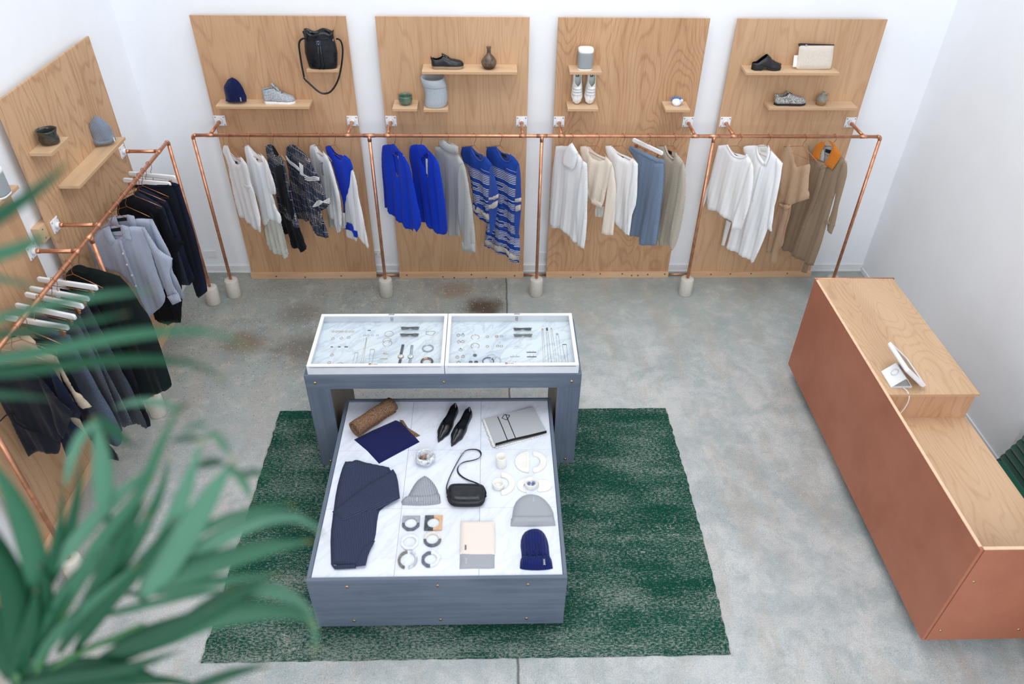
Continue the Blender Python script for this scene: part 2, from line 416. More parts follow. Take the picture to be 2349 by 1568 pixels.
# ================================================================== the setting
XL, XR, YB = -3.14, 3.59, 0.09
def wall_mat(name, c):
    t = NT(name); n = t.noise(t.tc(), 3.0, 4); k = t.ss(n, .3, .7, .985, 1.01); t.bump(t.noise(t.tc(), 60, 3), .05, .002)
    return t.done(t.mix(1.0, lin(c), t.comb(k, k, k), 'MULTIPLY'), .7, spec=.25)
WALLM = wall_mat('white_wall_paint', (244, 247, 252))
def floor_mat():
    t = NT('polished_concrete'); p = t.tc(); x, y, z = t.sep(p)
    b1 = t.noise(p, .9, 5, .6, .4); b2 = t.noise(p, 3.2, 6, .65, .3); b3 = t.noise(p, 14, 5, .6)
    col = t.mix(t.ss(b1, .35, .68), lin((196, 198, 198)), lin((166, 173, 174)))
    col = t.mix(t.ss(b2, .45, .72, 0, .75), col, lin((208, 208, 206)))
    col = t.mix(t.ss(b2, .28, .46, .55, 0), col, lin((142, 158, 160)))
    # the older slab behind and left of the joint is darker and browner
    slab = t.math('MULTIPLY', t.ss(x, -.03, -.018, 1, 0), t.ss(t.math('ADD', y, t.math('MULTIPLY', b1, 1.3)), -2.3, -.35, 0, 1))
    col = t.mix(t.math('MULTIPLY', slab, .9), col, t.mix(t.ss(b2, .4, .65), lin((158, 162, 155)), lin((134, 140, 135))))
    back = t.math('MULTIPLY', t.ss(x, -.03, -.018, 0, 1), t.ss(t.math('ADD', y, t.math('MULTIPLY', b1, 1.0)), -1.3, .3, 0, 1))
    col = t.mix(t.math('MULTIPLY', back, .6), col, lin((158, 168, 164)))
    b4 = t.noise(t.vmul(p, (1, 1, 1), (3, 8, 0)), 7.0, 8, .72, .5)
    col = t.mix(t.ss(b4, .42, .66, 0, .55), col, lin((154, 166, 166)))
    col = t.mix(t.ss(b4, .5, .3, 0, .55), col, lin((204, 200, 194)))
    # worn tracks in the open aisle on the right
    wear = t.ss(t.noise(t.vmul(p, (2.6, .7, 1), (1.3, 4, 0)), 1.6, 6, .7, .8), .46, .66)
    col = t.mix(t.math('MULTIPLY', wear, .4), col, lin((176, 164, 152)))
    for (sx, sy, r, cc, am) in ((-.26, -.52, .27, (78, 58, 44), .9), (-2.35, -1.05, .30, (120, 92, 66), .7), (-1.75, -1.15, .45, (108, 96, 84), .7),
                                (-.55, -.25, .24, (150, 118, 94), .55), (-1.95, -.62, .30, (118, 108, 98), .6)):
        dx = t.math('SUBTRACT', x, sx); dy = t.math('SUBTRACT', y, sy)
        d = t.math('SQRT', t.math('ADD', t.math('MULTIPLY', dx, dx), t.math('MULTIPLY', t.math('MULTIPLY', dy, dy), 1.6)))
        d = t.math('ADD', d, t.math('MULTIPLY', t.math('SUBTRACT', b2, .5), r*1.6))
        col = t.mix(t.ss(d, r*.2, r, am, 0), col, lin(cc))
    # aggregate: dark and pale chips
    sp = t.vor(p, 62.0, 'F1', 0); rnd = t.vor(p, 62.0, 'F1', 1)
    r0 = t.sep(rnd)[0]; r1 = t.sep(rnd)[1]
    dens = t.ss(b1, .3, .65, .80, .94)
    dark = t.math('MULTIPLY', t.ss(sp, .22, .36, 1, 0), t.math('GREATER_THAN', r0, dens))
    pale = t.math('MULTIPLY', t.ss(sp, .2, .34, 1, 0), t.math('GREATER_THAN', r1, .9))
    old = t.math('ADD', t.math('MULTIPLY', slab, .62), .16)
    col = t.mix(t.math('MULTIPLY', dark, old), col, lin((62, 70, 74)))
    col = t.mix(t.math('MULTIPLY', pale, old), col, lin((228, 230, 230)))
    sp2 = t.vor(p, 130.0, 'F1', 0); rn2 = t.sep(t.vor(p, 130.0, 'F1', 1))
    patch = t.ss(t.noise(t.vmul(p, (1, 1, 1), (9, 3, 0)), 1.1, 3), .35, .62, .25, 1)
    col = t.mix(t.math('MULTIPLY', t.math('MULTIPLY', t.ss(sp2, .25, .4, 1, 0), t.math('GREATER_THAN', rn2[0], .80)), t.math('MULTIPLY', patch, .55)), col, lin((92, 98, 98)))
    col = t.mix(t.math('MULTIPLY', t.math('MULTIPLY', t.ss(sp2, .25, .4, 1, 0), t.math('GREATER_THAN', rn2[1], .82)), t.math('MULTIPLY', patch, .55)), col, lin((226, 228, 226)))
    fine = t.noise(p, 150, 3, .7)
    k = t.ss(fine, .3, .7, .80, 1.16); col = t.mix(1.0, col, t.comb(k, k, k), 'MULTIPLY')
    # the saw-cut joint
    jx = t.math('ABSOLUTE', t.math('ADD', t.math('ADD', x, .022), t.math('MULTIPLY', t.math('SUBTRACT', t.noise(p, 9, 3), .5), .02)))
    col = t.mix(t.ss(jx, .003, .012, .8, 0), col, lin((70, 76, 76)))
    t.bump(b3, .08, .003)
    return t.done(col, t.ss(b2, .3, .7, .42, .62), spec=.35)
struct('floor', MB().box(XL-.3, XR+.4, -7.5, YB+.2, -.12, 0), floor_mat())
struct('wall_back', MB().box(XL-.2, XR+.2, YB, YB+.15, 0, 4.3), WALLM)
struct('wall_left', MB().box(XL-.2, XL, -7.5, YB, 0, 4.3), WALLM)
GY = -2.585
struct('wall_right', MB().box(XR, XR+.2, -7.5, YB, 0, 4.3), WALLM)
TRIM = plain('white_trim_paint', (236, 238, 240), .45, 0, None, .02)
struct('baseboard_back', MB().box(XL, XR, YB-.014, YB, 0, .085).box(XL, XR, YB-.02, YB, .0, .02), TRIM, bevel=.004)
struct('baseboard_left', MB().box(XL, XL+.014, -7, YB-.02, 0, .085), TRIM, bevel=.004)
struct('baseboard_right', MB().box(XR-.012, XR, GY+.015, YB-.02, 0, .05), TRIM, bevel=.004)

# wall outlets
def outlet(x, z, label, sockets=True):
    t = thing('wall_outlet', (x, YB, z), label, 'outlet')
    obj('cover_plate', MB().box(x-.058, x+.058, YB-.008, YB, z-.038, z+.038), TRIM, t, bevel=.003)
    if sockets:
        for dx in (-.026, .026):
            s = obj('socket', MB().box(x+dx-.017, x+dx+.017, YB-.0105, YB-.0075, z-.014, z+.014), TRIM, t, bevel=.002)
            obj('slot', MB().box(x+dx-.008, x+dx-.005, YB-.0125, YB-.010, z-.008, z+.008).box(x+dx+.005, x+dx+.008, YB-.0125, YB-.010, z-.008, z+.008), BLACKP, s)
outlet(-1.278, .215, 'white double wall outlet behind the copper post between first and second plywood panels')
outlet(-2.915, .213, 'white blank wall plate in the left corner of the back wall', False)
outlet(.352, .19, 'white wall plate low between second and third plywood panels', False)

# ================================================================== plywood display panels
EDGE = ply_edge()
PINE = wood('pine_rail', 'x', 3.3, 5.0, (224, 188, 152), (198, 154, 116), .6, .25)
PINEY = wood('pine_rail_side', 'y', 4.3, 5.0, (224, 188, 152), (198, 154, 116), .6, .25)
KNOT = plain('pine_knot', (116, 70, 40), .6)
PX = [(-2.527, -1.305), (-1.075, .148), (.376, 1.592), (1.813, 3.027)]
def panel_back(i, x0, x1, label, m, knots):
    t = thing('plywood_panel', ((x0+x1)/2, 0, 0), label, 'panel', 'tall plywood display panels')
    obj('sheet', MB().box(x0, x1, 0, .018, .0, 2.452), m, t, bevel=.0015)
    for xb in (x0+.08, x1-.14): obj('batten', MB().box(xb, xb+.06, .018, YB-.002, .3, 2.3), PINE, t)
    k = obj('base_rail', MB().box(x0-.002, x1+.002, -.034, 0, 0, .062), PINE, t, bevel=.003)
    for f, h in knots:
        kx = lerp(x0, x1, f); obj('knot', MB().cyl((kx, -.0355, h), (kx, -.0335, h), .008, .008, 10), KNOT, k)
    return t
PM = [wood('oak_plywood_fine', 'z', 1.7, 13.0, (203, 163, 127), (174, 130, 95), .8, .30, 2.2), wood('oak_plywood_pale', 'z', 6.1, 16.0, (205, 167, 131), (178, 136, 101), .75, .22, 2.0),
      wood('oak_plywood_cathedral', 'z', 11.4, 26.0, (203, 163, 126), (166, 121, 85), .82, .42, 1.2), wood('oak_plywood_even', 'z', 15.8, 12.0, (206, 169, 133), (180, 138, 103), .7, .26, 2.4)]
panel_back(0, *PX[0], 'tall plywood panel on the back wall nearest the left corner, with the black bucket bag', PM[0], [(.2, .03), (.43, .02), (.72, .035)])
panel_back(1, *PX[1], 'tall plywood panel on the back wall behind the blue shirts and striped knits', PM[1], [(.06, .04), (.35, .02), (.44, .01), (.58, .045), (.7, .012), (.93, .03)])
panel_back(2, *PX[2], 'tall plywood panel with strong wavy grain behind the speaker and white sneakers', PM[2], [(.2, .012), (.3, .04), (.44, .05), (.62, .05), (.7, .03), (.75, .03), (.83, .04), (.97, .045)])
panel_back(3, *PX[3], 'tall plywood panel on the back wall nearest the counter, with two long shelves', PM[3], [(.17, .04), (.33, .045), (.5, .05), (.8, .05)])

XP = -3.07                                   # front face of the panels on the left wall
def panel_left(y0, y1, label, m, cleat=None):
    t = thing('plywood_panel', (XP, (y0+y1)/2, 0), label, 'panel', 'tall plywood display panels')
    obj('sheet', MB().box(XP-.018, XP, y0, y1, 0, 2.455), m, t, bevel=.0015)
    for yb in (y1-.16, y0+.1): obj('batten', MB().box(XL+.002, XP-.018, yb, yb+.06, .3, 2.3), PINEY, t)
    obj('base_rail', MB().box(XP, XP+.034, y0-.002, y1+.002, 0, .062), PINEY, t, bevel=.003)
    if cleat:
        c = obj('cleat', MB().box(XL+.002, XP-.019, y0-.085, y0+.06, cleat-.055, cleat+.055), PINEY, t, bevel=.003)
        for dz in (-.03, .03): obj('screw', MB().cyl((XP-.0195, y0-.045, cleat+dz), (XP-.0175, y0-.045, cleat+dz), .005, .005, 8), BLACKP, c)
PL = [wood('oak_plywood_left', 'z', 21.0, 19.0, (206, 168, 132), (170, 128, 92), .95, .36, 1.5), wood('oak_plywood_left_near', 'z', 27.0, 9.0, (203, 163, 127), (172, 128, 94), .8, .3, 2.0)]
panel_left(-1.852, -.555, 'plywood panel on the left wall nearest the corner, with bowl and grey beanie shelves', PL[0], 1.60)
panel_left(-3.255, -2.075, 'plywood panel on the left wall partly behind the palm leaves and trousers', PL[1])
panel_left(-4.70, -3.470, 'plywood panel on the left wall at the lower left, mostly hidden by palm leaves', PL[1])

# ------------------------------------------------------------------ shelves
SHW = [wood('oak_shelf_a', 'x', 31.0, 5.0, (220, 190, 158), (198, 161, 126), .6, .3), wood('oak_shelf_b', 'x', 35.0, 6.0, (218, 187, 153), (196, 158, 122), .6, .3)]
SHY = wood('oak_shelf_left', 'y', 38.0, 6.0, (220, 190, 156), (196, 158, 122), .7, .3)
TH = .022
def shelf(x0, x1, y, z, label, k=0):
    t = thing('wall_shelf', ((x0+x1)/2, 0, z-TH), label, 'shelf', 'small plywood shelves on the panels')
    obj('board', MB().box(x0, x1, y, -.0005, z-TH+.0005, z), SHW[k % 2], t, bevel=.001)
    obj('edge_banding', MB().box(x0+.0005, x1-.0005, y-.0012, y, z-TH+.001, z-.0008), EDGE, t)
shelf(-2.432, -1.666, -.157, 1.785, 'long shelf holding the navy beanie and grey hiking boot')
shelf(-1.651, -1.395, -.110, 2.071, 'small shelf under the black bucket bag', 1)
shelf(-.716, .051, -.182, 2.084, 'long shelf holding the black derby shoe and brown bottle vase', 1)
shelf(-.976, -.773, -.200, 1.785, 'small shelf under the green ceramic bowl')
shelf(-.722, -.520, -.175, 1.770, 'small shelf under the grey knitted neck warmer', 1)
shelf(.477, .735, -.166, 2.080, 'small shelf under the white and grey speaker')
shelf(.476, .731, -.176, 1.780, 'small shelf on which the white sneakers stand on their toes', 1)
shelf(1.293, 1.499, -.190, 1.780, 'small shelf under the little white and blue ceramic bird')
shelf(1.911, 2.674, -.178, 2.087, 'long upper shelf holding the black clog and pale pouch', 1)
shelf(2.172, 2.926, -.150, 1.786, 'long lower shelf holding the speckled shoe and small jug')
def shelf_left(y0, y1, x, z, label):
    t = thing('wall_shelf', (XP, (y0+y1)/2, z-TH), label, 'shelf', 'small plywood shelves on the panels')
    obj('board', MB().box(XP+.0005, x, y0, y1, z-TH+.0005, z), SHY, t, bevel=.001)
    obj('edge_banding', MB().box(x, x+.0012, y0+.0005, y1-.0005, z-TH+.001, z-.0008), EDGE, t)
shelf_left(-1.752, -1.50, -2.932, 2.095, 'small shelf on the left wall under the dark dented bowl')
shelf_left(-1.59, -.785, -2.930, 1.788, 'long shelf on the left wall under the grey ribbed beanie')
shelf_left(-2.75, -2.135, -2.96, 2.068, 'shelf at the left edge of the view holding a grey speaker')

# ================================================================== copper clothes racks
PR = .0145
def flange(t, c, axis):
    c = Vector(c)
    if axis == 'y':
        f = obj('wall_flange', MB().box(c.x-.047, c.x+.047, -.008, 0, c.z-.045, c.z+.045), WHITE, t, bevel=.003)
        for dx in (-.035, .035):
            for dz in (-.033, .033): obj('screw', MB().cyl((c.x+dx, -.0105, c.z+dz), (c.x+dx, -.008, c.z+dz), .0055, .0045, 10), STEEL, f)
        obj('hub', MB().cyl((c.x, -.008, c.z), (c.x, -.032, c.z), .024, .019, 16), WHITE, f)
    else:
        f = obj('wall_flange', MB().box(XP, XP+.008, c.y-.047, c.y+.047, c.z-.045, c.z+.045), WHITE, t, bevel=.003)
        for dy in (-.035, .035):
            for dz in (-.033, .033): obj('screw', MB().cyl((XP+.0105, c.y+dy, c.z+dz), (XP+.008, c.y+dy, c.z+dz), .0055, .0045, 10), STEEL, f)
        obj('hub', MB().cyl((XP+.008, c.y, c.z), (XP+.032, c.y, c.z), .024, .019, 16), WHITE, f)
def base(t, x, y):
    obj('concrete_base', MB().lathe([(.0, 0), (.06, 0), (.064, .006), (.062, .17), (.057, .181), (.03, .184), (0, .184)], (x, y, 0), 28), CONC, t)
RY, RZ = -.31, 1.6
def elbow(a, b, c, r=.03):
    a, b, c = Vector(a), Vector(b), Vector(c); p = b+(a-b).normalized()*r; q = b+(c-b).normalized()*r
    return [p+(b-p)*(2*s*(1-s))+(q-p)*s*s if False else (p*(1-s)**2+b*2*s*(1-s)+q*s*s) for s in [i/8 for i in range(9)]]
t = thing('copper_clothes_rack', (.25, RY, 0), 'long copper pipe clothes rack along the back wall with five posts in concrete feet', 'clothes rack', 'copper pipe clothes racks')
posts = [-2.619, -1.172, .26, 1.705, 3.116]
obj('rail', MB().cyl((posts[0]+.03, RY, RZ), (posts[-1]-.03, RY, RZ), PR, n=18), COPPER, t)
for i, x in enumerate(posts):
    obj('post', MB().cyl((x, RY, .15), (x, RY, RZ-.03), PR, n=18), COPPER, t); base(t, x, RY)
    if i in (0, 4):
        s = 1 if i == 0 else -1
        obj('elbow', MB().tube(elbow((x+s*.2, RY, RZ), (x, RY, RZ), (x, RY, 1)), PR*1.12, 16), COPPER, t)
    else:
        obj('tee', MB().cyl((x-.045, RY, RZ), (x+.045, RY, RZ), PR*1.12, n=18).cyl((x, RY, RZ), (x, RY, RZ-.05), PR*1.12, n=18), COPPER, t)
for x in (-2.478, -1.352, -1.022, .1, .424, 1.545, 1.872, 2.972):
    obj('bracket_arm', MB().cyl((x, -.02, RZ), (x, RY, RZ), PR*.95, n=16), COPPER, t)
    obj('coupling', MB().cyl((x-.03, RY, RZ), (x+.03, RY, RZ), PR*1.10, n=18).cyl((x, RY, RZ), (x, RY+.035, RZ), PR*1.10, n=16), COPPER, t)
    obj('ferrule', MB().cyl((x, -.03, RZ), (x, -.055, RZ), PR*1.08, n=16), COPPER, t)
    flange(t, (x, 0, RZ), 'y')
RXL = -2.78
t = thing('copper_clothes_rack', (RXL, -2, 0), 'copper pipe clothes rack along the left wall, partly behind the palm leaves', 'clothes rack', 'copper pipe clothes racks')
obj('rail', MB().cyl((RXL, -.46, RZ), (RXL, -4.85, RZ), PR, n=18), COPPER, t)
for i, y in enumerate((-.43, -1.93, -3.395, -4.86)):
    obj('post', MB().cyl((RXL, y, .15), (RXL, y, RZ-.03), PR, n=18), COPPER, t); base(t, RXL, y)
    if i in (0, 3): obj('elbow', MB().tube(elbow((RXL, y+(-.2 if i == 0 else .2), RZ), (RXL, y, RZ), (RXL, y, 1)), PR*1.12, 16), COPPER, t)
    else: obj('tee', MB().cyl((RXL, y-.045, RZ), (RXL, y+.045, RZ), PR*1.12, n=18).cyl((RXL, y, RZ), (RXL, y, RZ-.05), PR*1.12, n=18), COPPER, t)
for y in (-.625, -1.785, -2.115, -3.2, -3.55, -4.6):
    obj('bracket_arm', MB().cyl((XP+.02, y, RZ), (RXL, y, RZ), PR*.95, n=16), COPPER, t)
    obj('coupling', MB().cyl((RXL, y-.03, RZ), (RXL, y+.03, RZ), PR*1.10, n=18).cyl((RXL, y, RZ), (RXL-.035, y, RZ), PR*1.10, n=16), COPPER, t)
    obj('ferrule', MB().cyl((XP+.03, y, RZ), (XP+.055, y, RZ), PR*1.08, n=16), COPPER, t)
    flange(t, (XP, y, RZ), 'x')
# thin copper pipe on the floor between the panels
for a, b, nm in ((PX[0][1], PX[1][0], 'thin copper pipe low on the back wall between first and second panels'), (PX[1][1], PX[2][0], 'thin copper pipe low on the back wall between second and third panels'),
                 (PX[2][1], PX[3][0], 'thin copper pipe low on the back wall between third and fourth panels')):
    tag(obj('copper_pipe', MB().cyl((a+.0005, .005, .016), (b-.0005, .005, .016), .011, n=14), COPPER, origin=((a+b)/2, .005, .004)), nm, 'pipe', 'thin copper pipes along the floor')
tag(obj('copper_pipe', MB().cyl((XP-.005, -3.4695, .016), (XP-.005, -3.2555, .016), .011, n=14), COPPER, origin=(XP, -3.36, .004)), 'thin copper pipe on the floor between the two left wall panels at lower left', 'pipe', 'thin copper pipes along the floor')

# ================================================================== rug
def rug_mat():
    t = NT('worn_green_rug'); p = t.tc(); x, y, z = t.sep(p)
    wear = t.noise(t.vmul(p, (.9, 2.2, 1), (2.0, 1.0, 0)), 1.5, 5, .62, .2)
    band = t.noise(t.vmul(p, (.25, 4.5, 1)), 1.3, 4, .6)
    weft = t.noise(t.vmul(p, (42, 130, 1)), 1.0, 4, .7)
    knot = t.noise(t.vmul(p, (130, 130, 1)), 1.0, 2, .6)
    th = t.math('ADD', t.math('MULTIPLY', t.math('SUBTRACT', wear, .5), .55), t.math('MULTIPLY', t.math('SUBTRACT', band, .5), .30))
    edge = t.ss(y, -.75, -1.1, 0, .05)            # the front end is worn more
    v = t.math('ADD', t.math('ADD', t.math('ADD', t.math('MULTIPLY', t.math('SUBTRACT', weft, .5), 1.1), t.math('MULTIPLY', t.math('SUBTRACT', knot, .5), .55)), th), t.math('ADD', edge, .505))
    g = t.mix(t.ss(wear, .3, .7), lin((10, 65, 51)), lin((17, 75, 61)))
    col = t.mix(t.ss(v, .46, .72), g, lin((140, 148, 140)))
    thread = t.math('MULTIPLY', t.ss(t.math('ABSOLUTE', t.math('SUBTRACT', t.noise(t.vmul(p, (1.2, 3, 1), (7, 2, 0)), 2.0, 4, .6, .5), .5)), 0, .004, 1, 0), t.ss(t.noise(p, 2.5, 2), .55, .62))
    col = t.mix(t.math('MULTIPLY', thread, .8), col, lin((196, 196, 186)))
    t.bump(t.math('ADD', weft, knot), .5, .004)
    return t.done(col, .95, spec=.1)
RG = (-1.838, 1.222, -1.917, -3.99)
def rug():
    rr = random.Random(3); n = 60; L = []; 
    for k in range(n+1): L.append((lerp(RG[0], RG[1], k/n), RG[2]+rr.uniform(-.004, .004)))
    R = [(RG[1]+rr.uniform(-.006, .006)+.02*math.sin(3*k/n), lerp(RG[2], RG[3], k/n)) for k in range(1, n)]
    B = [(lerp(RG[1], RG[0], k/n), RG[3]+rr.uniform(-.004, .004)) for k in range(n+1)]
    Lf = [(RG[0]+rr.uniform(-.006, .006), lerp(RG[3], RG[2], k/n)) for k in range(1, n)]
    cx, cy = (RG[0]+RG[1])/2, (RG[2]+RG[3])/2
    t = thing('rug', (cx, cy, 0), 'large worn dark green rug under the grey display tables', 'rug')
    obj('pile', MB().prism(L+R+B+Lf, HF(0), .0005, .007), rug_mat(), t)
    m = MB()
    for k in range(230):
        for xs, sg in ((RG[0], -1), (RG[1], 1)):
            y = lerp(RG[2], RG[3], (k+rr.random())/230)
            m.ribbon([(xs-sg*.006, y, .004), (xs+sg*rr.uniform(.004, .014), y+rr.uniform(-.004, .004), .002)], V(0, .004, 0), .002)
    o = obj('selvedge_fringe', m, plain('rug_warp_cotton', (205, 202, 192), .9), t); o['kind'] = 'stuff'
rug()

# ================================================================== grey nesting display tables
def grey_mat(name, axis, seed):
    t = NT(name); x, y, z = t.sep(t.tc())
    v = {'x': (2.0, 40.0, 40.0), 'z': (40.0, 40.0, 2.0), 'y': (40.0, 2.0, 40.0)}[axis]
    n = t.noise(t.vmul(t.tc(), v, (seed, 0, 0)), 1.0, 4, .6); b = t.noise(t.tc(), 3.0, 3)
    col = t.mix(t.ss(n, .3, .7), lin((92, 103, 120)), lin((106, 117, 133)))
    col = t.mix(t.ss(b, .4, .7, 0, .35), col, lin((116, 126, 141)))
    t.bump(n, .08, .001)
    return t.done(col, .5, spec=.35)
GX, GZ, GYm = grey_mat('grey_stained_wood', 'x', 0), grey_mat('grey_stained_wood_upright', 'z', 3), grey_mat('grey_stained_wood_side', 'y', 5)
DARKW = wood('dark_bare_wood', 'z', 41.0, 6.0, (120, 104, 88), (82, 70, 60), .8)
def screw_y(par, x, y, z, r=.011):
    s = obj('brass_screw', MB().lathe([(0, 0), (r, .0), (r, .002), (r*.7, .0045), (0, .0055)], (x, y, z), 14, rot=Matrix.Rotation(math.pi/2, 3, 'X')), BRASS, par)
    obj('screw_slot', MB().box(x-r*.6, x+r*.6, y-.0062, y-.005, z-.0012, z+.0012), BLACKP, s)
BX0, BX1, BY0, BY1, BZ = -1.402, .432, -2.492, -1.868, .87
t = thing('display_bench', ((BX0+BX1)/2, (BY0+BY1)/2, .007), 'tall grey stained bench table carrying the two jewellery cases', 'table', 'grey nesting display tables')
obj('table_top', MB().box(BX0, BX1, BY0+.022, BY1, BZ-.025, BZ), GX, t, bevel=.002)
LW = .155
obj('front_rail', MB().box(BX0, BX1, BY0, BY0+.022, BZ-.118, BZ), GX, t, bevel=.002)
for s, x0, x1 in ((0, BX0, BX0+LW), (1, BX1-LW, BX1)):
    l = obj('leg', MB().box(x0, x1, BY0+.022, BY1, .0075, BZ-.0255), DARKW, t, bevel=.001)
    obj('leg_facing', MB().box(x0, x1, BY0, BY0+.0215, .0075, BZ-.1185), GZ, l, bevel=.002)
    obj('leg_outer_face', MB().box(*((x0-.002, x0) if s == 0 else (x1, x1+.002)), BY0, BY1, .0075, BZ-.001), GYm, l)
    xc = (x0+x1)/2+(-.015 if s == 0 else .015)
    screw_y(t, xc, BY0, BZ-.062); screw_y(t, xc, BY0, .05)
screw_y(t, (BX0+BX1)/2, BY0, BZ-.062)
TX0, TX1, TY0, TY1, TZ, TB = -1.200, .255, -3.795, -2.315, .5, .035
t = thing('display_table', ((TX0+TX1)/2, (TY0+TY1)/2, .007), 'low grey stained table with a white marble tile top, pulled out in front', 'table', 'grey nesting display tables')
obj('front_panel', MB().box(TX0, TX1, TY0, TY0+.022, TB, TZ), GX, t, bevel=.002)
obj('back_panel', MB().box(TX0+.022, TX1-.022, TY1-.022, TY1, TB, TZ), GX, t, bevel=.002)
for s in (0, 1):
    x0, x1 = ((TX0, TX0+.022), (TX1-.022, TX1))[s]
    obj('side_panel', MB().box(x0, x1, TY0+.0222, TY1, TB, TZ), GYm, t, bevel=.002)
obj('substrate', MB().box(TX0+.0225, TX1-.0225, TY0+.0225, TY1-.0225, TZ-.04, TZ-.0235), DARKW, t)
nx = 3; x_e = [TX0+.0235, -.717, -.241, TX1-.0235]; y_e = [TY1-.0235, -2.807, -3.289, TY0+.0235]
sd = 0
for a in range(3):
    for b in range(3):
        sd += 1
        obj('marble_tile', MB().box(x_e[a]+.0007, x_e[a+1]-.0007, y_e[b+1]+.0007, y_e[b]-.0007, TZ-.0232, TZ-.010), marble('marble_tile_%d' % sd, sd*3.1, (230, 234, 244), (190, 198, 216), amount=.45), t, bevel=.0008)
MT = TZ-.010                                  # marble surface
for i in range(3):
    xs = lerp(TX0+.22, TX1-.22, i/2); screw_y(t, xs, TY0, TZ-.06); screw_y(t, lerp(TX0+.22, TX1-.22, i/2), TY0, TB+.06)
for x in (TX0+.12, TX1-.12):
    for y in (TY0+.12, TY1-.12):
        obj('caster', MB().cyl((x-.012, y, .0215), (x+.012, y, .0215), .0142, n=14).box(x-.016, x+.016, y-.016, y+.016, .032, .06), BLACKP, t)

# ================================================================== jewellery cases
CT, CB = .945, BZ
def case(x0, x1, y0, y1, label):
    t = thing('jewellery_case', ((x0+x1)/2, (y0+y1)/2, CB), label, 'display case', 'white jewellery display cases')
    th = .012
    CW = plain('white_lacquer', (226, 230, 236), .4, 0, None, .02); CI = plain('white_case_lining', (236, 239, 243), .5, 0, None, .02)
    fw = obj('front_wall', MB().box(x0, x1, y0, y0+th, CB+.0005, CT-.012), CW, t, bevel=.001)
    bw = obj('back_wall', MB().box(x0, x1, y1-th, y1, CB+.0005, CT-.012), CW, t, bevel=.001)
    for a in (x0, x1-th): obj('side_wall', MB().box(a, a+th, y0+th+.0003, y1-th-.0003, CB+.0005, CT-.012), CW, t, bevel=.001)
    obj('marble_floor', MB().box(x0+th+.0003, x1-th-.0003, y0+th+.0003, y1-th-.0003, CB+.0005, CB+.012), marble('case_marble_'+('a' if x0 < -1 else 'b'), 7.0 if x0 < -1 else 19.0, (230, 234, 242), (176, 186, 206), 3.0, .8, 1.3), t)
    ld = MB(); w2 = .024
    fo = [(x0, y0), (x1, y0), (x1, y1), (x0, y1)]; fi = [(x0+w2, y0+w2), (x1-w2, y0+w2), (x1-w2, y1-w2), (x0+w2, y1-w2)]
    l = obj('lid_frame', ld.ringprism(fo, fi, HF(0), CT-.0115, CT), CI, t, bevel=.002)
    obj('glass_pane', MB().box(x0+w2+.0003, x1-w2-.0003, y0+w2+.0003, y1-w2-.0003, CT-.006, CT-.003), GLASS, l)
    obj('piano_hinge', MB().box(x0+.02, x1-.02, y0-.0025, y0-.0002, CT-.0135, CT-.0095), STEEL, l)
    xm = x0+.56*(x1-x0)
    obj('hasp', MB().box(xm-.025, xm+.015, y1-.0205, y1-.006, CT+.0002, CT+.0025).box(xm-.001, xm+.013, y1-.0045, y1+.002, CT-.012, CT+.0025), STEEL, l, bevel=.0008)
    lk = obj('lock', MB().cyl((xm-.006, y1-th, CB+.048), (xm-.006, y1-th-.006, CB+.048), .0095, n=18).cyl((xm-.006, y1-th, CB+.031), (xm-.006, y1-th-.006, CB+.031), .0095, n=18), STEEL, bw)
    obj('lid_stay', MB().cyl((xm-.09, y0+.014, CT+.0002), (xm-.09, y0+.014, CT+.003), .008, n=14).box(xm-.085, xm-.04, y0+.012, y0+.016, CT+.0002, CT+.002), BRASS, l)
    return t
CS0 = (-1.378, -.478); CS1 = (-.474, .412); CYF, CYB = -2.480, -1.905
case(*CS0, CYF, CYB, 'left glass topped jewellery case with two watches')
case(*CS1, CYF, CYB, 'right glass topped jewellery case with long chain necklaces')

# ================================================================== cash counter
KX0, KX1, KY0, KY1, KZ, KL, KB, KS = 2.323, 2.93, -3.972, -1.488, .957, .742, .1, -2.805
COPF = NT('painted_copper_board')
_n = COPF.noise(COPF.tc(), 1.6, 5, .65); _c = COPF.mix(COPF.ss(_n, .3, .72), lin((182, 113, 86)), lin((166, 101, 76)))
COPF.bump(COPF.noise(COPF.tc(), 40, 4), .06, .002)
COPF = COPF.done(_c, COPF.ss(_n, .3, .7, .42, .58), 0.0, .4)
CTW = wood('oak_counter_top', 'y', 51.0, 26.0, (212, 177, 142), (180, 138, 102), .62, .45, 1.6); CLW = wood('oak_counter_desk', 'y', 57.0, 22.0, (212, 177, 142), (180, 138, 102), .62, .40, 1.9)
CST = wood('oak_counter_riser', 'z', 61.0, 7.0, (204, 164, 130), (180, 136, 102), .8, .5, 2.0)
t = thing('cash_counter', ((KX0+KX1)/2, (KY0+KY1)/2, 0), 'long cash counter with copper coloured faces and stepped plywood top', 'counter')
fp = obj('front_panel', MB().prism([(KY0+.0005, KB), (KY1, KB), (KY1, KZ), (KY0+.0005, KZ)], Fr((KX0, 0, 0), (0, 1, 0), (0, 0, 1)), 0, .019), COPF, t, bevel=.001)
obj('front_edge', MB().box(KX0, KX0+.019, KY0+.02, KY1-.02, KZ+.0001, KZ+.0016), plain('bare_ply_edge', (236, 200, 166), .6), t)
ep = obj('end_panel', MB().box(KX0+.0235, KX1, KY0, KY0+.019, KB, KZ), COPF, t, bevel=.001)
obj('end_edge', MB().box(KX0+.02, KX1, KY0, KY0+.019, KZ+.0001, KZ+.0016), plain('bare_ply_edge', (236, 200, 166), .6), t)
for (dx, dz) in ((.075, .68), (.075, .20), (.53, .20), (.53, .68)): screw_y(ep, KX0+dx, KY0, dz, .009)
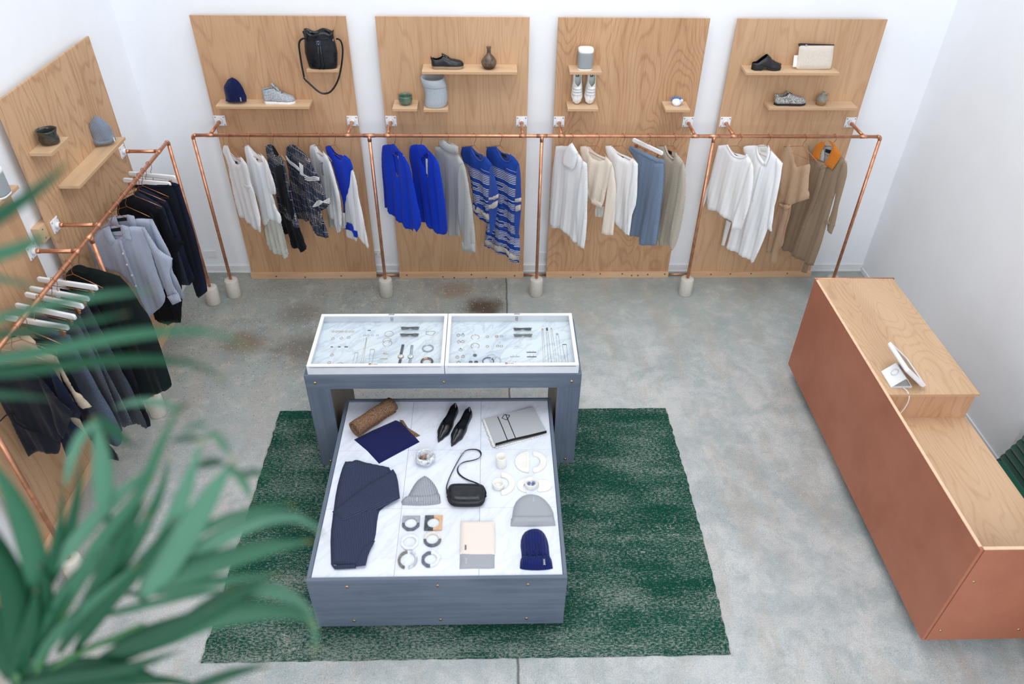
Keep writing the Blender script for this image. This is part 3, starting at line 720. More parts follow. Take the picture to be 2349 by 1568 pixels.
obj('far_panel', MB().box(KX0+.0195, KX1, KY1-.019, KY1, KB, KZ-.02), COPF, t)
obj('copper_trim', MB().cyl((KX0-.002, KY1+.004, KZ-.004), (KX1+.01, KY1+.004, KZ-.004), .0085, n=12), COPPER, t)
obj('upper_top', MB().box(KX0+.0195, KX1, KS, KY1, KZ-.019, KZ), CTW, t, bevel=.0015)
obj('upper_top_edge', MB().box(KX0+.02, KX1, KS-.0012, KS, KZ-.018, KZ-.001), EDGE, t)
obj('riser', MB().box(KX0+.0195, KX1-.012, KS+.012, KS+.03, KL+.0005, KZ-.0195), CST, t)
obj('riser_side', MB().box(KX1-.03, KX1-.012, KS+.0305, KY1-.0195, KL+.0005, KZ-.0195), CST, t)
obj('lower_top', MB().box(KX0+.0195, KX1, KY0+.0195, KY1-.0195, KL-.019, KL), CLW, t, bevel=.0015)
for ya, yb in ((KY1-.3, KY1-.02), (KY0+.02, KY0+.3)): obj('back_frame', MB().box(KX1-.04, KX1-.022, ya, yb, KB, KL-.0195), CST, t)
obj('toe_kick', MB().box(KX0+.09, KX1-.06, KY0+.08, KY1-.08, 0, KB+.02), plain('dark_toe_kick', (60, 56, 54), .7), t)
# green channelled seat by the right wall
GREEN = fabric('dark_green_upholstery', (18, 84, 66), .12, 200.0, .2, sheen=.2)
t = thing('green_bench', (3.45, -3.3, 0), 'dark green upholstered bench with ribbed back against the right wall behind the counter', 'bench')
k = 0
for j in range(7):
    z = .05+j*.062
    obj('back_channel', MB().tube([(XR-.075+j*.006, GY-.01-j*.012, z), (XR-.075+j*.006, -4.4, z)], .036, 14), GREEN, t)
obj('back_board', MB().box(XR-.035, XR-.004, -4.4, GY-.005, .02, .47), plain('white_seat_shell', (225, 228, 230), .5), t)
obj('seat_cushion', MB().box(2.99, XR-.12, -4.4, GY-.10, .12, .22), GREEN, t, bevel=.03, seg=3)
obj('seat_base', MB().box(3.02, XR-.12, -4.36, GY-.14, 0, .1195), BLACKP, t)
obj('foot', MB().box(XR-.11, XR-.036, GY-.012, GY+.012, 0, .03), plain('white_seat_shell', (225, 228, 230), .5), t, bevel=.006)
# tablet till on the counter
t = thing('tablet_stand', (2.45, -2.66, KZ), 'white tablet till on a wedge stand with a white cable', 'tablet', None)
Fy = Fr((0, 0, 0), (1, 0, 0), (0, 0, 1))      # x and z; the normal points to the front of the room
tri = chaikin([(2.376, KZ+.001), (2.522, KZ+.001), (2.458, KZ+.083)], 0)
SW = plain('white_gloss_plastic', (242, 244, 247), .25, 0, None, .01)
def rounded(pts, r, n=4):
    out = []
    m = len(pts)
    for i in range(m):
        p = Vector(pts[i]).to_2d(); a = Vector(pts[i-1]).to_2d(); b = Vector(pts[(i+1) % m]).to_2d()
        q0 = p+(a-p).normalized()*r; q1 = p+(b-p).normalized()*r
        for k in range(n+1):
            s = k/n; q = q0*(1-s)**2+p*2*s*(1-s)+q1*s*s; out.append((q.x, q.y))
    return out
outer = rounded(tri, .014); c0 = Vector((sum(p[0] for p in tri)/3, sum(p[1] for p in tri)/3))
inner = [tuple(c0+(Vector(p)-c0)*.93) for p in outer]
st = obj('stand_shell', MB().ringprism(outer, inner, Fy, 2.587, 2.742), SW, t)
obj('stand_core', MB().prism(inner, Fy, 2.592, 2.726), plain('grey_stand_core', (150, 152, 150), .6), t)
obj('card_slot_mark', MB().tube([V(2.425+.022*math.cos(a)*.75, -2.655+.022*math.sin(a), KZ+.0835-.025+.022*math.cos(a)*.75*1.0-.0) for a in [i*math.pi/10-math.pi/2*0 for i in range(21)]], .0012, 6), STEEL, st)
# the tablet leans on the front of the wedge; its screen faces the back of the counter
F2 = Fr((2.497, -2.632, KZ+.105), (0, -1, 0), (.75, 0, -.66))
def rr2(w, h, r): return rounded([(-w, -h), (w, -h), (w, h), (-w, h)], r)
tb = obj('tablet_frame', MB().ringprism(rr2(.14, .112, .02), rr2(.108, .083, .006), F2, -.012, .010), SW, t, bevel=.003)
obj('tablet_back', MB().prism(rr2(.135, .107, .02), F2, -.018, -.004), SW, t, bevel=.004)
sc_ = NT('tablet_screen'); sc_ = sc_.done(lin((30, 44, 48)), .12)
obj('screen', MB().prism(rr2(.1075, .0825, .005), F2, -.004, .007), sc_, t)
obj('hinge', MB().box(2.47, 2.53, -2.64, -2.60, KZ+.058, KZ+.078), STEEL, t)
obj('card_reader', MB().prism(rr2(.03, .012, .004), Fr(F2.at(.06, .115), F2.eu, F2.ev), -.012, .004), SW, t)
cab = smoothline([V(2.455, -2.745, KZ+.006), V(2.468, -2.775, KZ+.010), V(2.478, -2.81, KZ-.01), V(2.478, -2.822, KZ-.07), V(2.455, -2.83, KZ-.14), V(2.40, -2.84, KL+.012), V(2.36, -2.84, KL+.006)])
obj('power_cable', MB().tube(cab, .003, 8), SW, t)
# ================================================================== garments
Z5 = zm(430, 280, .2424); Z6 = zm(840, 280, .2678); Z7 = zm(1220, 280, .2679); Z8 = zm(1560, 280, .2678)
ZL = zm(0, 300, .2551); ZM = zm(0, 640, .2807); Z3 = zm(0, 600, .3189)
def plane_at(c, ang):
    a = math.radians(ang); return Fr((c[0], c[1], 0), (math.cos(a), -math.sin(a), 0), (0, 0, 1))
def hook_pts(fr, z=RZ, r=.0215):
    p = [fr.at(-r*math.cos(a), z+r*math.sin(a)) for a in [math.pi*i/10-.35 for i in range(0, 12)]]
    p += [fr.at(.016, z-.028), fr.at(.003, z-.05), fr.at(-.004, z-.062), fr.at(.0, z-.085)]
    return p
def wire_hanger(c, ang, label, group='rose gold wire hangers', half=.182, drop=.075, twist=0):
    fr = plane_at(c, ang)
    t = thing('wire_hanger', (c[0], c[1], RZ-.2), label, 'hanger', group)
    obj('hook', MB().tube(smoothline(hook_pts(fr), 1), .0021, 6), GOLDWIRE, t)
    z = RZ-.085
    obj('frame', MB().tube([fr.at(0, z), fr.at(-half*.5, z-drop*.48), fr.at(-half, z-drop), fr.at(-half*.985, z-drop-.012), fr.at(0, z-drop-.016), fr.at(half*.985, z-drop-.012), fr.at(half, z-drop), fr.at(half*.5, z-drop*.48)], .0021, 6, True), GOLDWIRE, t)
    return t
def bar_hanger(c, ang, label, half=.19, group='white clip hangers', top=RZ-.075, tilt=0):
    fr = plane_at(c, ang)
    t = thing('clip_hanger', (c[0], c[1], RZ-.2), label, 'hanger', group)
    obj('hook', MB().tube(smoothline(hook_pts(fr), 1)+[fr.at(0, top+.004)], .0021, 6), GOLDWIRE, t)
    pts = rounded([(-half, top-.018), (half, top-.018), (half, top+.018), (-half, top+.018)], .015)
    sg = [(u, v-abs(u)*.10) for u, v in pts]
    obj('bar', MB().prism(sg, fr, -.009, .009), WHITE, t, bevel=.005, seg=3)
    obj('clip_rail', MB().cyl(fr.at(-half*.85, top-.055), fr.at(half*.85, top-.055), .0025, n=8).cyl(fr.at(0, top-.012), fr.at(0, top-.055), .002, n=6), GOLDWIRE, t)
    for s in (-.72, .72):
        q = fr.at(half*s, top-.062)
        cl = obj('clip', MB().prism(rounded([(half*s-.012, top-.085), (half*s+.012, top-.085), (half*s+.009, top-.045), (half*s-.009, top-.045)], .003), fr, -.009, .009), GOLDWIRE, t)
    return t
GSEED = [0]
def garment(name, c, ang, Z, label, cat, parts, group):
    """parts: (name, outline in the view, material, options, parent part or None)"""
    fr = plane_at(c, ang); GSEED[0] += 1
    t = thing(name, (c[0], c[1], .5), label, cat, group)
    made = {}
    for i, p in enumerate(parts):
        nm, pts, m = p[0], p[1], p[2]; o = dict(p[3]) if len(p) > 3 else {}
        par = made.get(p[4], t) if len(p) > 4 else t
        off = o.pop('off', 0.0); o.setdefault('fold', (.010, .11, GSEED[0]*.37)); o.setdefault('T', .012); o.setdefault('res', .018)
        if o['fold'] == 0: o['fold'] = None
        tubes = o.pop('tube', None)
        if tubes:
            q = fr.poly(pts, Z, off); e = obj(nm, MB().tube([fr.at(u, v, off) for u, v in chaikin(q, 2, False)], tubes, 7), m, par)
        else:
            pl = fr.poly(pts, Z, off)
            if c[0] == RXL: pl = [(max(u, -.255), v) for u, v in pl]
            mb = MB().pillow(pl, fr, off=off, seed=GSEED[0]*7+i, **o); e = obj(nm, mb, m, par)
        made.setdefault(nm, e)
    return t
GB = 'clothes hanging on the back rack'; GL_ = 'clothes hanging on the left rack'
HB = 'rose gold wire hangers'
CW1 = fabric('white_jersey', (243, 245, 248), .04, 350.0, .12); CW2 = fabric('white_cotton', (246, 248, 251), .03, 350.0, .1)
CWK = fabric('white_chunky_knit', (244, 246, 248), .05, 160.0, .6, 0.0, 120.0, ribdepth=.07, dist=.003); SHEER = fabric('pale_chiffon', (214, 216, 206), .04, 350.0, .1)
CRM = fabric('cream_crepe', (238, 226, 212), .03, 350.0, .1); CBL = fabric('cobalt_silk', (8, 58, 196), .06, 350.0, .1, sheen=.05)
CGR = fabric('grey_wool_knit', (172, 174, 172), .16, 260.0, .5, heather=(196, 198, 196)); CBE = fabric('oatmeal_wool_knit', (178, 168, 152), .18, 240.0, .5, heather=(200, 192, 178))
CDN = fabric('blue_grey_wool', (104, 122, 148), .16, 240.0, .4, heather=(128, 146, 170)); TAN = fabric('tan_crepe', (186, 156, 128), .05, 350.0, .12); KHK = fabric('khaki_cotton', (148, 128, 106), .05, 350.0, .12)
BLKC = fabric('black_cloth', (14, 16, 24), .1, 300.0, .15, sheen=.05); NVYC = fabric('navy_cloth', (26, 32, 54), .12, 300.0, .2, sheen=.08); INKC = fabric('ink_cloth', (18, 22, 34), .12, 300.0, .2, sheen=.08)
CHAR = fabric('charcoal_wool', (72, 76, 86), .18, 240.0, .4, heather=(92, 98, 112)); DGRY = fabric('dark_grey_wool', (54, 58, 66), .18, 240.0, .4, heather=(70, 76, 88)); JEAN = fabric('dark_denim', (34, 44, 58), .14, 300.0, .3)
DGRN = fabric('very_dark_green_wool', (12, 26, 26), .12, 260.0, .3, sheen=.08); BEIGE = fabric('beige_cotton', (206, 188, 164), .05, 350.0, .12); ORNG = fabric('orange_mesh_collar', (216, 128, 44), .12, 160.0, .6, 140.0, 140.0)
LBL = plain('black_woven_label', (18, 20, 26), .7); LBW = plain('white_woven_label', (232, 232, 228), .7)
def stripe_mat():
    t = NT('cobalt_striped_knit'); uv = t.tc('UV'); x, y, z = t.sep(uv)
    w_ = t.math('ADD', y, t.math('MULTIPLY', t.math('SUBTRACT', t.noise(t.vmul(uv, (3, 3, 1)), 1.0, 1), .5), .012))
    n = t.noise(t.vmul(uv, (300, 180, 1)), 1.0, 2)
    lines = t.math('LESS_THAN', t.math('FRACT', t.math('MULTIPLY', w_, 62.0)), .42)
    grp = t.math('GREATER_THAN', t.math('FRACT', t.math('MULTIPLY', w_, 8.4)), .28)
    below = t.math('LESS_THAN', t.math('ADD', w_, t.math('MULTIPLY', x, -.10)), 1.335)
    brk = t.math('GREATER_THAN', t.noise(t.comb(t.math('MULTIPLY', x, 6.0), t.math('MULTIPLY', t.math('FLOOR', t.math('MULTIPLY', w_, 62.0)), 1.7)), 1.0, 0), .34)
    f = t.math('MULTIPLY', t.math('MULTIPLY', lines, grp), t.math('MULTIPLY', below, brk))
    k = t.ss(n, .3, .7, .9, 1.1)
    col = t.mix(f, lin((36, 72, 160)), lin((226, 222, 214))); t.bump(n, .25, .0015)
    return t.done(t.mix(1.0, col, t.comb(k, k, k), 'MULTIPLY'), .9, spec=.15)
STRP = stripe_mat(); SBL = fabric('cobalt_knit', (40, 74, 160), .10, 260.0, .3); SBEI = fabric('beige_knit_band', (204, 196, 186), .08, 200.0, .4, 0.0, 120.0)
def tweed_mat():
    t = NT('navy_tweed_plaid'); uv = t.tc('UV'); x, y, z = t.sep(uv)
    n = t.noise(t.vmul(uv, (220, 160, 1)), 1.0, 3, .7)
    col = t.mix(t.ss(n, .42, .58), lin((20, 24, 38)), lin((104, 116, 142)))
    cellx = t.math('FRACT', t.math('MULTIPLY', x, 26.0)); celly = t.math('FRACT', t.math('MULTIPLY', y, 26.0))
    col = t.mix(t.math('MULTIPLY', t.math('LESS_THAN', cellx, .30), .85), col, lin((14, 16, 24)))
    col = t.mix(t.math('MULTIPLY', t.math('LESS_THAN', t.math('FRACT', t.math('MULTIPLY', y, 13.0)), .07), .45), col, lin((214, 204, 190)))
    dash = t.math('MULTIPLY', t.math('LESS_THAN', t.math('FRACT', t.math('MULTIPLY', x, 52.0)), .3), t.math('LESS_THAN', t.math('FRACT', t.math('MULTIPLY', y, 70.0)), .5))
    zone = t.math('GREATER_THAN', t.noise(t.vmul(uv, (4, 9, 1)), 1.0, 1), .52)
    col = t.mix(t.math('MULTIPLY', dash, zone), col, lin((226, 216, 200)))
    rust = t.math('GREATER_THAN', t.noise(t.vmul(uv, (70, 90, 1), (5, 0, 0)), 1.0, 1), .68)
    col = t.mix(t.math('MULTIPLY', rust, .7), col, lin((140, 84, 48)))
    t.bump(n, .5, .003); return t.done(col, .9, spec=.1)
TWD = tweed_mat()
def pin_mat():
    t = NT('blue_white_shirting'); uv = t.tc('UV'); x, y, z = t.sep(uv)
    f = t.ss(t.math('PINGPONG', t.math('MULTIPLY', t.math('ADD', x, t.math('MULTIPLY', y, .05)), 215.0), .5), .12, .34)
    col = t.mix(f, lin((216, 221, 230)), lin((124, 139, 172)))
    t.bump(t.noise(t.vmul(uv, (30, 30, 1)), 1.0, 3), .2, .003); return t.done(col, .75, spec=.2)
PIN = pin_mat()
def hang(x, ang, label): wire_hanger((x, RY), ang, label)
NF = dict(fold=0, T=.006)

# ---- rack bay one
hang(-2.335, 51, 'wire hanger holding the white sleeveless top at the left end of the back rack')
garment('sleeveless_top', (-2.335, RY), 51, Z5, 'white sleeveless top, leftmost garment on the back rack', 'top', [
    ('back_panel', [(350, 222), (380, 218), (410, 290), (470, 345), (500, 330), (520, 345), (535, 420), (430, 420), (380, 330)], CW1, dict(T=.004, off=-.014, fold=0)),
    ('front', [(345, 218), (376, 218), (398, 280), (440, 372), (478, 404), (503, 392), (506, 350), (500, 322), (530, 348), (560, 398), (578, 470), (602, 600), (625, 655), (645, 760), (692, 960), (695, 1045), (675, 1045), (662, 1020), (620, 1000), (598, 965), (560, 940), (545, 915), (520, 898), (490, 905), (440, 700), (416, 535), (403, 512), (398, 430), (368, 332), (338, 265)], CW1, dict(fold=(.012, .09, .2))),
    ('label', [(445, 365), (470, 375), (475, 400), (455, 392)], LBL, dict(NF, off=.0, T=.002, res=.01)),
    ('ruffle', [(533, 568), (548, 590), (600, 615), (592, 632), (540, 625)], CW1, dict(fold=0, T=.003, off=.016))], GB)
hang(-2.165, 50, 'wire hanger holding the white tunic with a pale chiffon underskirt')
garment('layered_tunic', (-2.165, RY), 50, Z5, 'white henley tunic with long pale chiffon underskirt, second from left on back rack', 'dress', [
    ('underskirt', [(730, 900), (880, 930), (902, 1060), (955, 1240), (927, 1303), (908, 1255), (862, 1256), (830, 1235), (787, 1202), (752, 1080)], SHEER, dict(off=-.012, fold=(.018, .07, .1), T=.008)),
    ('back_panel', [(545, 225), (580, 216), (640, 290), (690, 310), (720, 345), (700, 420), (620, 380), (560, 300)], CW2, dict(T=.004, off=-.014, fold=0)),
    ('front', [(538, 222), (576, 214), (598, 262), (622, 315), (655, 365), (692, 388), (714, 368), (700, 312), (682, 288), (722, 322), (752, 372), (775, 480), (775, 600), (792, 690), (824, 770), (864, 855), (882, 915), (880, 957), (858, 955), (820, 935), (790, 915), (770, 912), (752, 970), (732, 982), (715, 950), (690, 870), (652, 700), (622, 640), (602, 560), (577, 450), (556, 330), (541, 262)], CW2, dict(fold=(.011, .10, .6))),
    ('sleeve', [(722, 322), (752, 372), (792, 500), (842, 678), (838, 686), (790, 684), (768, 620), (745, 480)], CW2, dict(off=.02, T=0.00952)),
    ('label', [(652, 345), (664, 345), (664, 378), (654, 372)], LBL, dict(NF, T=.002, res=.01, off=-.004))], GB)
hang(-1.972, 50, 'wire hanger holding the navy tweed pinafore dress')
garment('pinafore_dress', (-1.972, RY), 50, Z5, 'navy tweed pinafore dress with black velvet front, third from left on the back rack', 'dress', [
    ('skirt', [(870, 830), (1050, 980), (1062, 1012), (1092, 1120), (1116, 1188), (1096, 1226), (1076, 1230), (1060, 1196), (1000, 1190), (984, 1120), (958, 1060), (906, 1056), (890, 1000)], BLKC, dict(off=-.006, fold=(.016, .09, .3))),
    ('bodice', [(745, 214), (795, 208), (812, 285), (842, 335), (868, 308), (898, 350), (925, 420), (950, 560), (976, 640), (1002, 760), (1032, 900), (1055, 1000), (1020, 1000), (940, 910), (875, 850), (842, 690), (812, 545), (786, 465), (770, 400), (760, 322), (742, 252)], TWD, dict(fold=(.010, .10, .5))),
    ('velvet_panel', [(816, 432), (890, 405), (918, 470), (908, 520), (935, 640), (985, 760), (1008, 850), (1000, 925), (940, 850), (882, 720), (852, 600)], BLKC, dict(off=.022, T=.006)),
    ('neck_facing', [(795, 210), (812, 285), (842, 335), (866, 308), (840, 260), (815, 225)], BLKC, dict(NF, off=-.008))], GB)
hang(-1.765, 51, 'wire hanger holding the fringed tweed jacket')
garment('tweed_jacket', (-1.765, RY), 51, Z5, 'navy tweed jacket with white cord fringe on yoke and cuffs', 'jacket', [
    ('body', [(946, 216), (1010, 210), (1050, 252), (1110, 292), (1160, 372), (1200, 500), (1210, 700), (1200, 860), (1150, 945), (1090, 922), (1020, 902), (990, 722), (962, 600), (955, 452), (932, 372), (930, 310)], TWD, dict(fold=(.010, .12, .8))),
    ('sleeve', [(1110, 292), (1162, 372), (1202, 460), (1247, 530), (1277, 640), (1312, 720), (1350, 768), (1322, 808), (1262, 842), (1282, 900), (1312, 1000), (1336, 1090), (1290, 1100), (1220, 1062), (1188, 1030), (1150, 930), (1140, 760), (1120, 560), (1095, 420)], TWD, dict(off=.03, T=0.0136))]+
    [('fringe_cord', [(932+i*3, 320+i*14), (968+i*3, 372+i*12), (1012, 396+i*12), (1058, 440+i*10)], CW2, dict(tube=.0042, off=.03)) for i in range(3)]+
    [('fringe_cord', [(1105+i*4, 500+i*20), (1150, 528+i*14), (1200, 515+i*16), (1245, 528+i*10)], CW2, dict(tube=.0042, off=.062)) for i in range(3)]+
    [('fringe_cord', [(1185+i*5, 800-i*6), (1240, 790-i*18), (1300, 740+i*8), (1342, 725+i*14)], CW2, dict(tube=.0042, off=.062)) for i in range(4)]+
    [('fringe_tassel', [(1060+i*10, 385+i*8), (1066+i*10, 430+i*9), (1070+i*10, 492+i*6)], CW2, dict(tube=.005, off=.034)) for i in range(4)], GB)
hang(-1.592, 51, 'wire hanger holding the white sweatshirt with a bow at the neck')
garment('sweatshirt', (-1.592, RY), 51, Z5, 'white sweatshirt with a thin grey bow, between tweed jacket and blue white jumper', 'sweatshirt', [
    ('under_layer', [(1320, 820), (1490, 860), (1492, 1005), (1400, 1002), (1340, 992)], SHEER, dict(off=-.02, T=.006)),
    ('back_panel', [(1162, 222), (1208, 212), (1262, 285), (1300, 300), (1280, 360), (1210, 320)], CW2, dict(T=.004, off=-.014, fold=0)),
    ('body', [(1160, 220), (1204, 210), (1222, 268), (1250, 328), (1276, 332), (1290, 312), (1280, 270), (1330, 330), (1356, 392), (1380, 640), (1388, 880), (1392, 918), (1352, 912), (1330, 850), (1290, 825), (1250, 640), (1200, 450), (1165, 342), (1154, 262)], CW2, dict(fold=(.010, .12, .1))),
    ('sleeve', [(1330, 332), (1357, 392), (1392, 500), (1432, 650), (1456, 780), (1466, 950), (1446, 1042), (1416, 1046), (1396, 972), (1386, 880), (1362, 700), (1345, 520)], CW2, dict(off=.024, T=0.01224)),
    ('bow', [(1246, 360), (1262, 400), (1282, 372), (1272, 420), (1290, 505)], plain('grey_cord', (120, 124, 134), .8), dict(tube=.003, off=.03)),
    ('bow', [(1250, 395), (1262, 408), (1270, 440), (1276, 500)], plain('grey_cord', (120, 124, 134), .8), dict(tube=.003, off=.03))], GB)
hang(-1.462, 52, 'wire hanger holding the blue and white colour block jumper')
garment('colour_block_jumper', (-1.462, RY), 52, Z5, 'cobalt blue and white colour block jumper at the right end of the first bay', 'jumper', [
    ('back_panel', [(1310, 238), (1356, 226), (1410, 300), (1470, 315), (1490, 330), (1470, 400), (1390, 350), (1330, 300)], CBL, dict(T=.004, off=-.014, fold=0)),
    ('blue_yoke', [(1306, 236), (1330, 219), (1356, 223), (1372, 272), (1400, 322), (1440, 357), (1466, 346), (1482, 308), (1492, 313), (1536, 352), (1562, 422), (1566, 450), (1546, 462), (1530, 660), (1492, 706), (1500, 905), (1462, 902), (1484, 832), (1470, 722), (1440, 622), (1402, 502), (1370, 402), (1330, 332), (1310, 272)], CBL, dict(fold=(.008, .12, .4))),
    ('white_body', [(1546, 462), (1580, 640), (1600, 860), (1614, 1046), (1606, 1130), (1580, 1121), (1506, 1076), (1500, 960), (1490, 708), (1530, 660)], CW1, dict(off=.004, fold=(.008, .12, .4))),
    ('sleeve', [(1546, 462), (1566, 448), (1606, 590), (1622, 700), (1662, 930), (1711, 1190), (1700, 1198), (1666, 1150), (1636, 1100), (1612, 1035), (1590, 860), (1560, 640)], CW1, dict(off=.026, T=0.01088)),
    ('blue_band', [(1500, 945), (1556, 965), (1580, 1020), (1616, 1045), (1606, 1095), (1580, 1080), (1560, 1040), (1500, 1010)], CBL, dict(off=.020, T=.006, fold=(.008, .12, .4))),
    ('label', [(1385, 290), (1405, 300), (1415, 325), (1400, 318)], LBL, dict(NF, T=.002, res=.01, off=-.006))], GB)
# ---- rack bay two
hang(-.965, 52, 'wire hanger holding the left cobalt silk shirt')
BSH = [('label', [(268, 290), (288, 290), (284, 330), (278, 330)], LBW, dict(NF, T=.002, res=.01, off=.004))]
garment('silk_shirt', (-.965, RY), 52, Z6, 'cobalt blue silk shirt, first in the second bay beside the copper post', 'shirt', [
    ('body', [(136, 206), (152, 195), (206, 190), (228, 268), (262, 466), (272, 466), (276, 300), (268, 232), (282, 238), (322, 286), (356, 342), (380, 402), (402, 560), (412, 905), (400, 934), (312, 890), (290, 856), (250, 834), (216, 786), (176, 764), (174, 736), (158, 734), (150, 620), (140, 480), (130, 340), (132, 222)], CBL, dict(fold=(.014, .09, .7))),
    ('back_panel', [(206, 196), (240, 190), (282, 250), (300, 300), (272, 470), (240, 380)], CBL, dict(T=.004, off=-.012, fold=0)),
    ('sleeve', [(322, 286), (358, 342), (382, 402), (402, 522), (422, 642), (442, 742), (464, 865), (464, 882), (455, 892), (440, 940), (412, 906), (398, 760), (372, 560)], CBL, dict(off=.028, T=0.01224)),
    ('collar', [(204, 192), (236, 184), (276, 238), (316, 270), (304, 282), (262, 250), (226, 276), (214, 252)], CBL, dict(off=.02, T=.008, fold=0))]+BSH, GB)
hang(-.745, 52.5, 'wire hanger holding the cobalt silk shirt beside the grey roll neck')
garment('silk_shirt', (-.745, RY), 52.5, Z6, 'cobalt blue silk shirt with a pale placket, left of the grey roll neck', 'shirt', [
    ('body', [(370, 216), (396, 193), (436, 190), (462, 300), (505, 400), (514, 470), (524, 470), (526, 310), (542, 242), (582, 290), (622, 362), (630, 560), (636, 955), (620, 960), (540, 906), (524, 870), (462, 850), (420, 600), (385, 402), (365, 330), (364, 252)], CBL, dict(fold=(.014, .09, .15))),
    ('back_panel', [(432, 196), (500, 200), (542, 260), (552, 320), (520, 470), (470, 330)], CBL, dict(T=.004, off=-.012, fold=0)),
    ('sleeve', [(584, 292), (622, 362), (642, 480), (666, 620), (686, 760), (696, 900), (690, 950), (656, 971), (634, 955), (624, 780), (606, 560), (580, 420)], CBL, dict(off=.028, T=0.0136)),
    ('collar', [(430, 196), (470, 190), (502, 198), (556, 270), (546, 292), (528, 256), (466, 312), (446, 262)], CBL, dict(off=.02, T=.008, fold=0)),
    ('label', [(509, 312), (526, 312), (526, 452), (514, 440)], LBW, dict(NF, T=.002, res=.01, off=-.004))], GB)
hang(-.527, 53, 'wire hanger holding the grey roll neck jumper')
garment('roll_neck_jumper', (-.527, RY), 53, Z6, 'light grey wool roll neck jumper with long hanging sleeve', 'jumper', [
    ('body', [(590, 206), (640, 212), (690, 258), (745, 276), (786, 272), (832, 346), (822, 600), (802, 800), (810, 980), (790, 972), (710, 977), (705, 920), (690, 800), (660, 600), (620, 420), (596, 330), (585, 240)], CGR, dict(T=0.01632)),
    ('sleeve', [(786, 420), (800, 370), (834, 350), (860, 440), (886, 580), (906, 740), (920, 900), (935, 1117), (826, 1105), (820, 1000), (802, 900), (786, 780), (790, 620), (782, 500)], CGR, dict(off=.034, T=0.0136)),
    ('cuff', [(820, 1012), (858, 1056), (928, 1034), (936, 1118), (825, 1106)], CGR, dict(off=.04, T=0.01496, fold=0)),
    ('roll_collar', [(624, 165), (658, 148), (700, 186), (790, 208), (788, 268), (745, 274), (690, 256), (640, 222), (622, 190)], CGR, dict(off=.022, T=0.0136, fold=0)),
    ('collar_back', [(640, 160), (690, 160), (750, 185), (790, 210), (760, 240), (680, 220)], CGR, dict(off=-.03, T=.012, fold=0))], GB)
hang(-.3, 50, 'wire hanger holding the short striped jumper')
garment('striped_jumper', (-.3, RY), 50, Z6, 'short cobalt jumper with beige stripes and flared hem, left of the striped dress', 'jumper', [
    ('back_panel', [(825, 220), (900, 208), (950, 262), (1000, 280), (1010, 330), (930, 340), (880, 280)], SBL, dict(T=.004, off=-.014, fold=0)),
    ('body', [(820, 216), (896, 206), (906, 242), (930, 290), (970, 330), (1000, 326), (1010, 298), (1004, 276), (1040, 310), (1076, 366), (1066, 500), (1060, 640), (1052, 850), (1022, 870), (986, 840), (960, 800), (916, 780), (910, 680), (900, 560), (870, 430), (830, 330), (810, 270)], STRP, dict(fold=(.014, .11, .2))),
    ('hem_band', [(912, 704), (960, 730), (1000, 772), (1052, 788), (1052, 832), (1000, 822), (960, 776), (916, 752)], SBEI, dict(off=.018, T=.006, fold=(.014, .11, .2))),
    ('sleeve', [(1058, 400), (1076, 366), (1110, 500), (1135, 620), (1122, 740), (1096, 900), (1076, 956), (1064, 945), (1055, 760), (1050, 640), (1060, 520)], SBL, dict(off=.028, T=0.01088)),
    ('sleeve_band', [(1050, 640), (1092, 636), (1135, 612), (1130, 650), (1090, 668), (1050, 672)], SBEI, dict(off=.032, T=0.01224, fold=0)),
    ('sleeve_band', [(1048, 705), (1092, 686), (1130, 668), (1124, 722), (1090, 742), (1048, 752)], SBEI, dict(off=.032, T=0.01224, fold=0)),
    ('neck_rib', [(898, 206), (908, 246), (932, 292), (970, 332), (1000, 328), (1012, 296)], SBL, dict(tube=.007, off=.008)),
    ('label', [(925, 268), (965, 285), (968, 300), (930, 282)], LBL, dict(NF, T=.002, res=.01, off=-.008))], GB)
hang(-.085, 48, 'wire hanger holding the long striped knit dress')
garment('striped_dress', (-.085, RY), 48, Z6, 'long cobalt knit dress with beige stripes, last in the second bay', 'dress', [
    ('back_panel', [(1040, 220), (1112, 210), (1162, 262), (1230, 275), (1240, 330), (1160, 345), (1100, 280)], SBL, dict(T=.004, off=-.014, fold=0)),
    ('body', [(1035, 216), (1108, 208), (1130, 252), (1165, 318), (1208, 344), (1240, 322), (1232, 272), (1266, 300), (1302, 346), (1310, 382), (1284, 480), (1284, 700), (1302, 960), (1310, 1150), (1296, 1215), (1250, 1196), (1200, 1146), (1100, 1112), (1020, 1055), (1026, 960), (1040, 840), (1052, 600), (1032, 320), (1024, 262)], STRP, dict(fold=(.014, .12, .5))),
    ('hem_band', [(1022, 1006), (1100, 1052), (1190, 1068), (1246, 1132), (1308, 1148), (1306, 1190), (1246, 1176), (1190, 1120), (1100, 1094), (1020, 1040)], SBEI, dict(off=.02, T=.006, fold=(.014, .12, .5))),
    ('sleeve', [(1290, 380), (1310, 360), (1325, 480), (1330, 600), (1326, 720), (1312, 860), (1302, 1000), (1280, 990), (1275, 850), (1275, 650), (1280, 500)], SBL, dict(off=.026, T=0.01088)),
    ('sleeve_band', [(1274, 655), (1328, 645), (1327, 680), (1276, 692)], SBEI, dict(off=.03, T=0.01224, fold=0)),
    ('sleeve_band', [(1275, 715), (1325, 705), (1322, 752), (1278, 772)], SBEI, dict(off=.03, T=0.01224, fold=0)),
    ('neck_rib', [(1110, 208), (1132, 254), (1166, 320), (1208, 346), (1242, 324), (1234, 274)], SBL, dict(tube=.007, off=.008)),
    ('label', [(1155, 265), (1200, 280), (1205, 312), (1165, 300)], LBL, dict(NF, T=.002, res=.01, off=-.008))], GB)
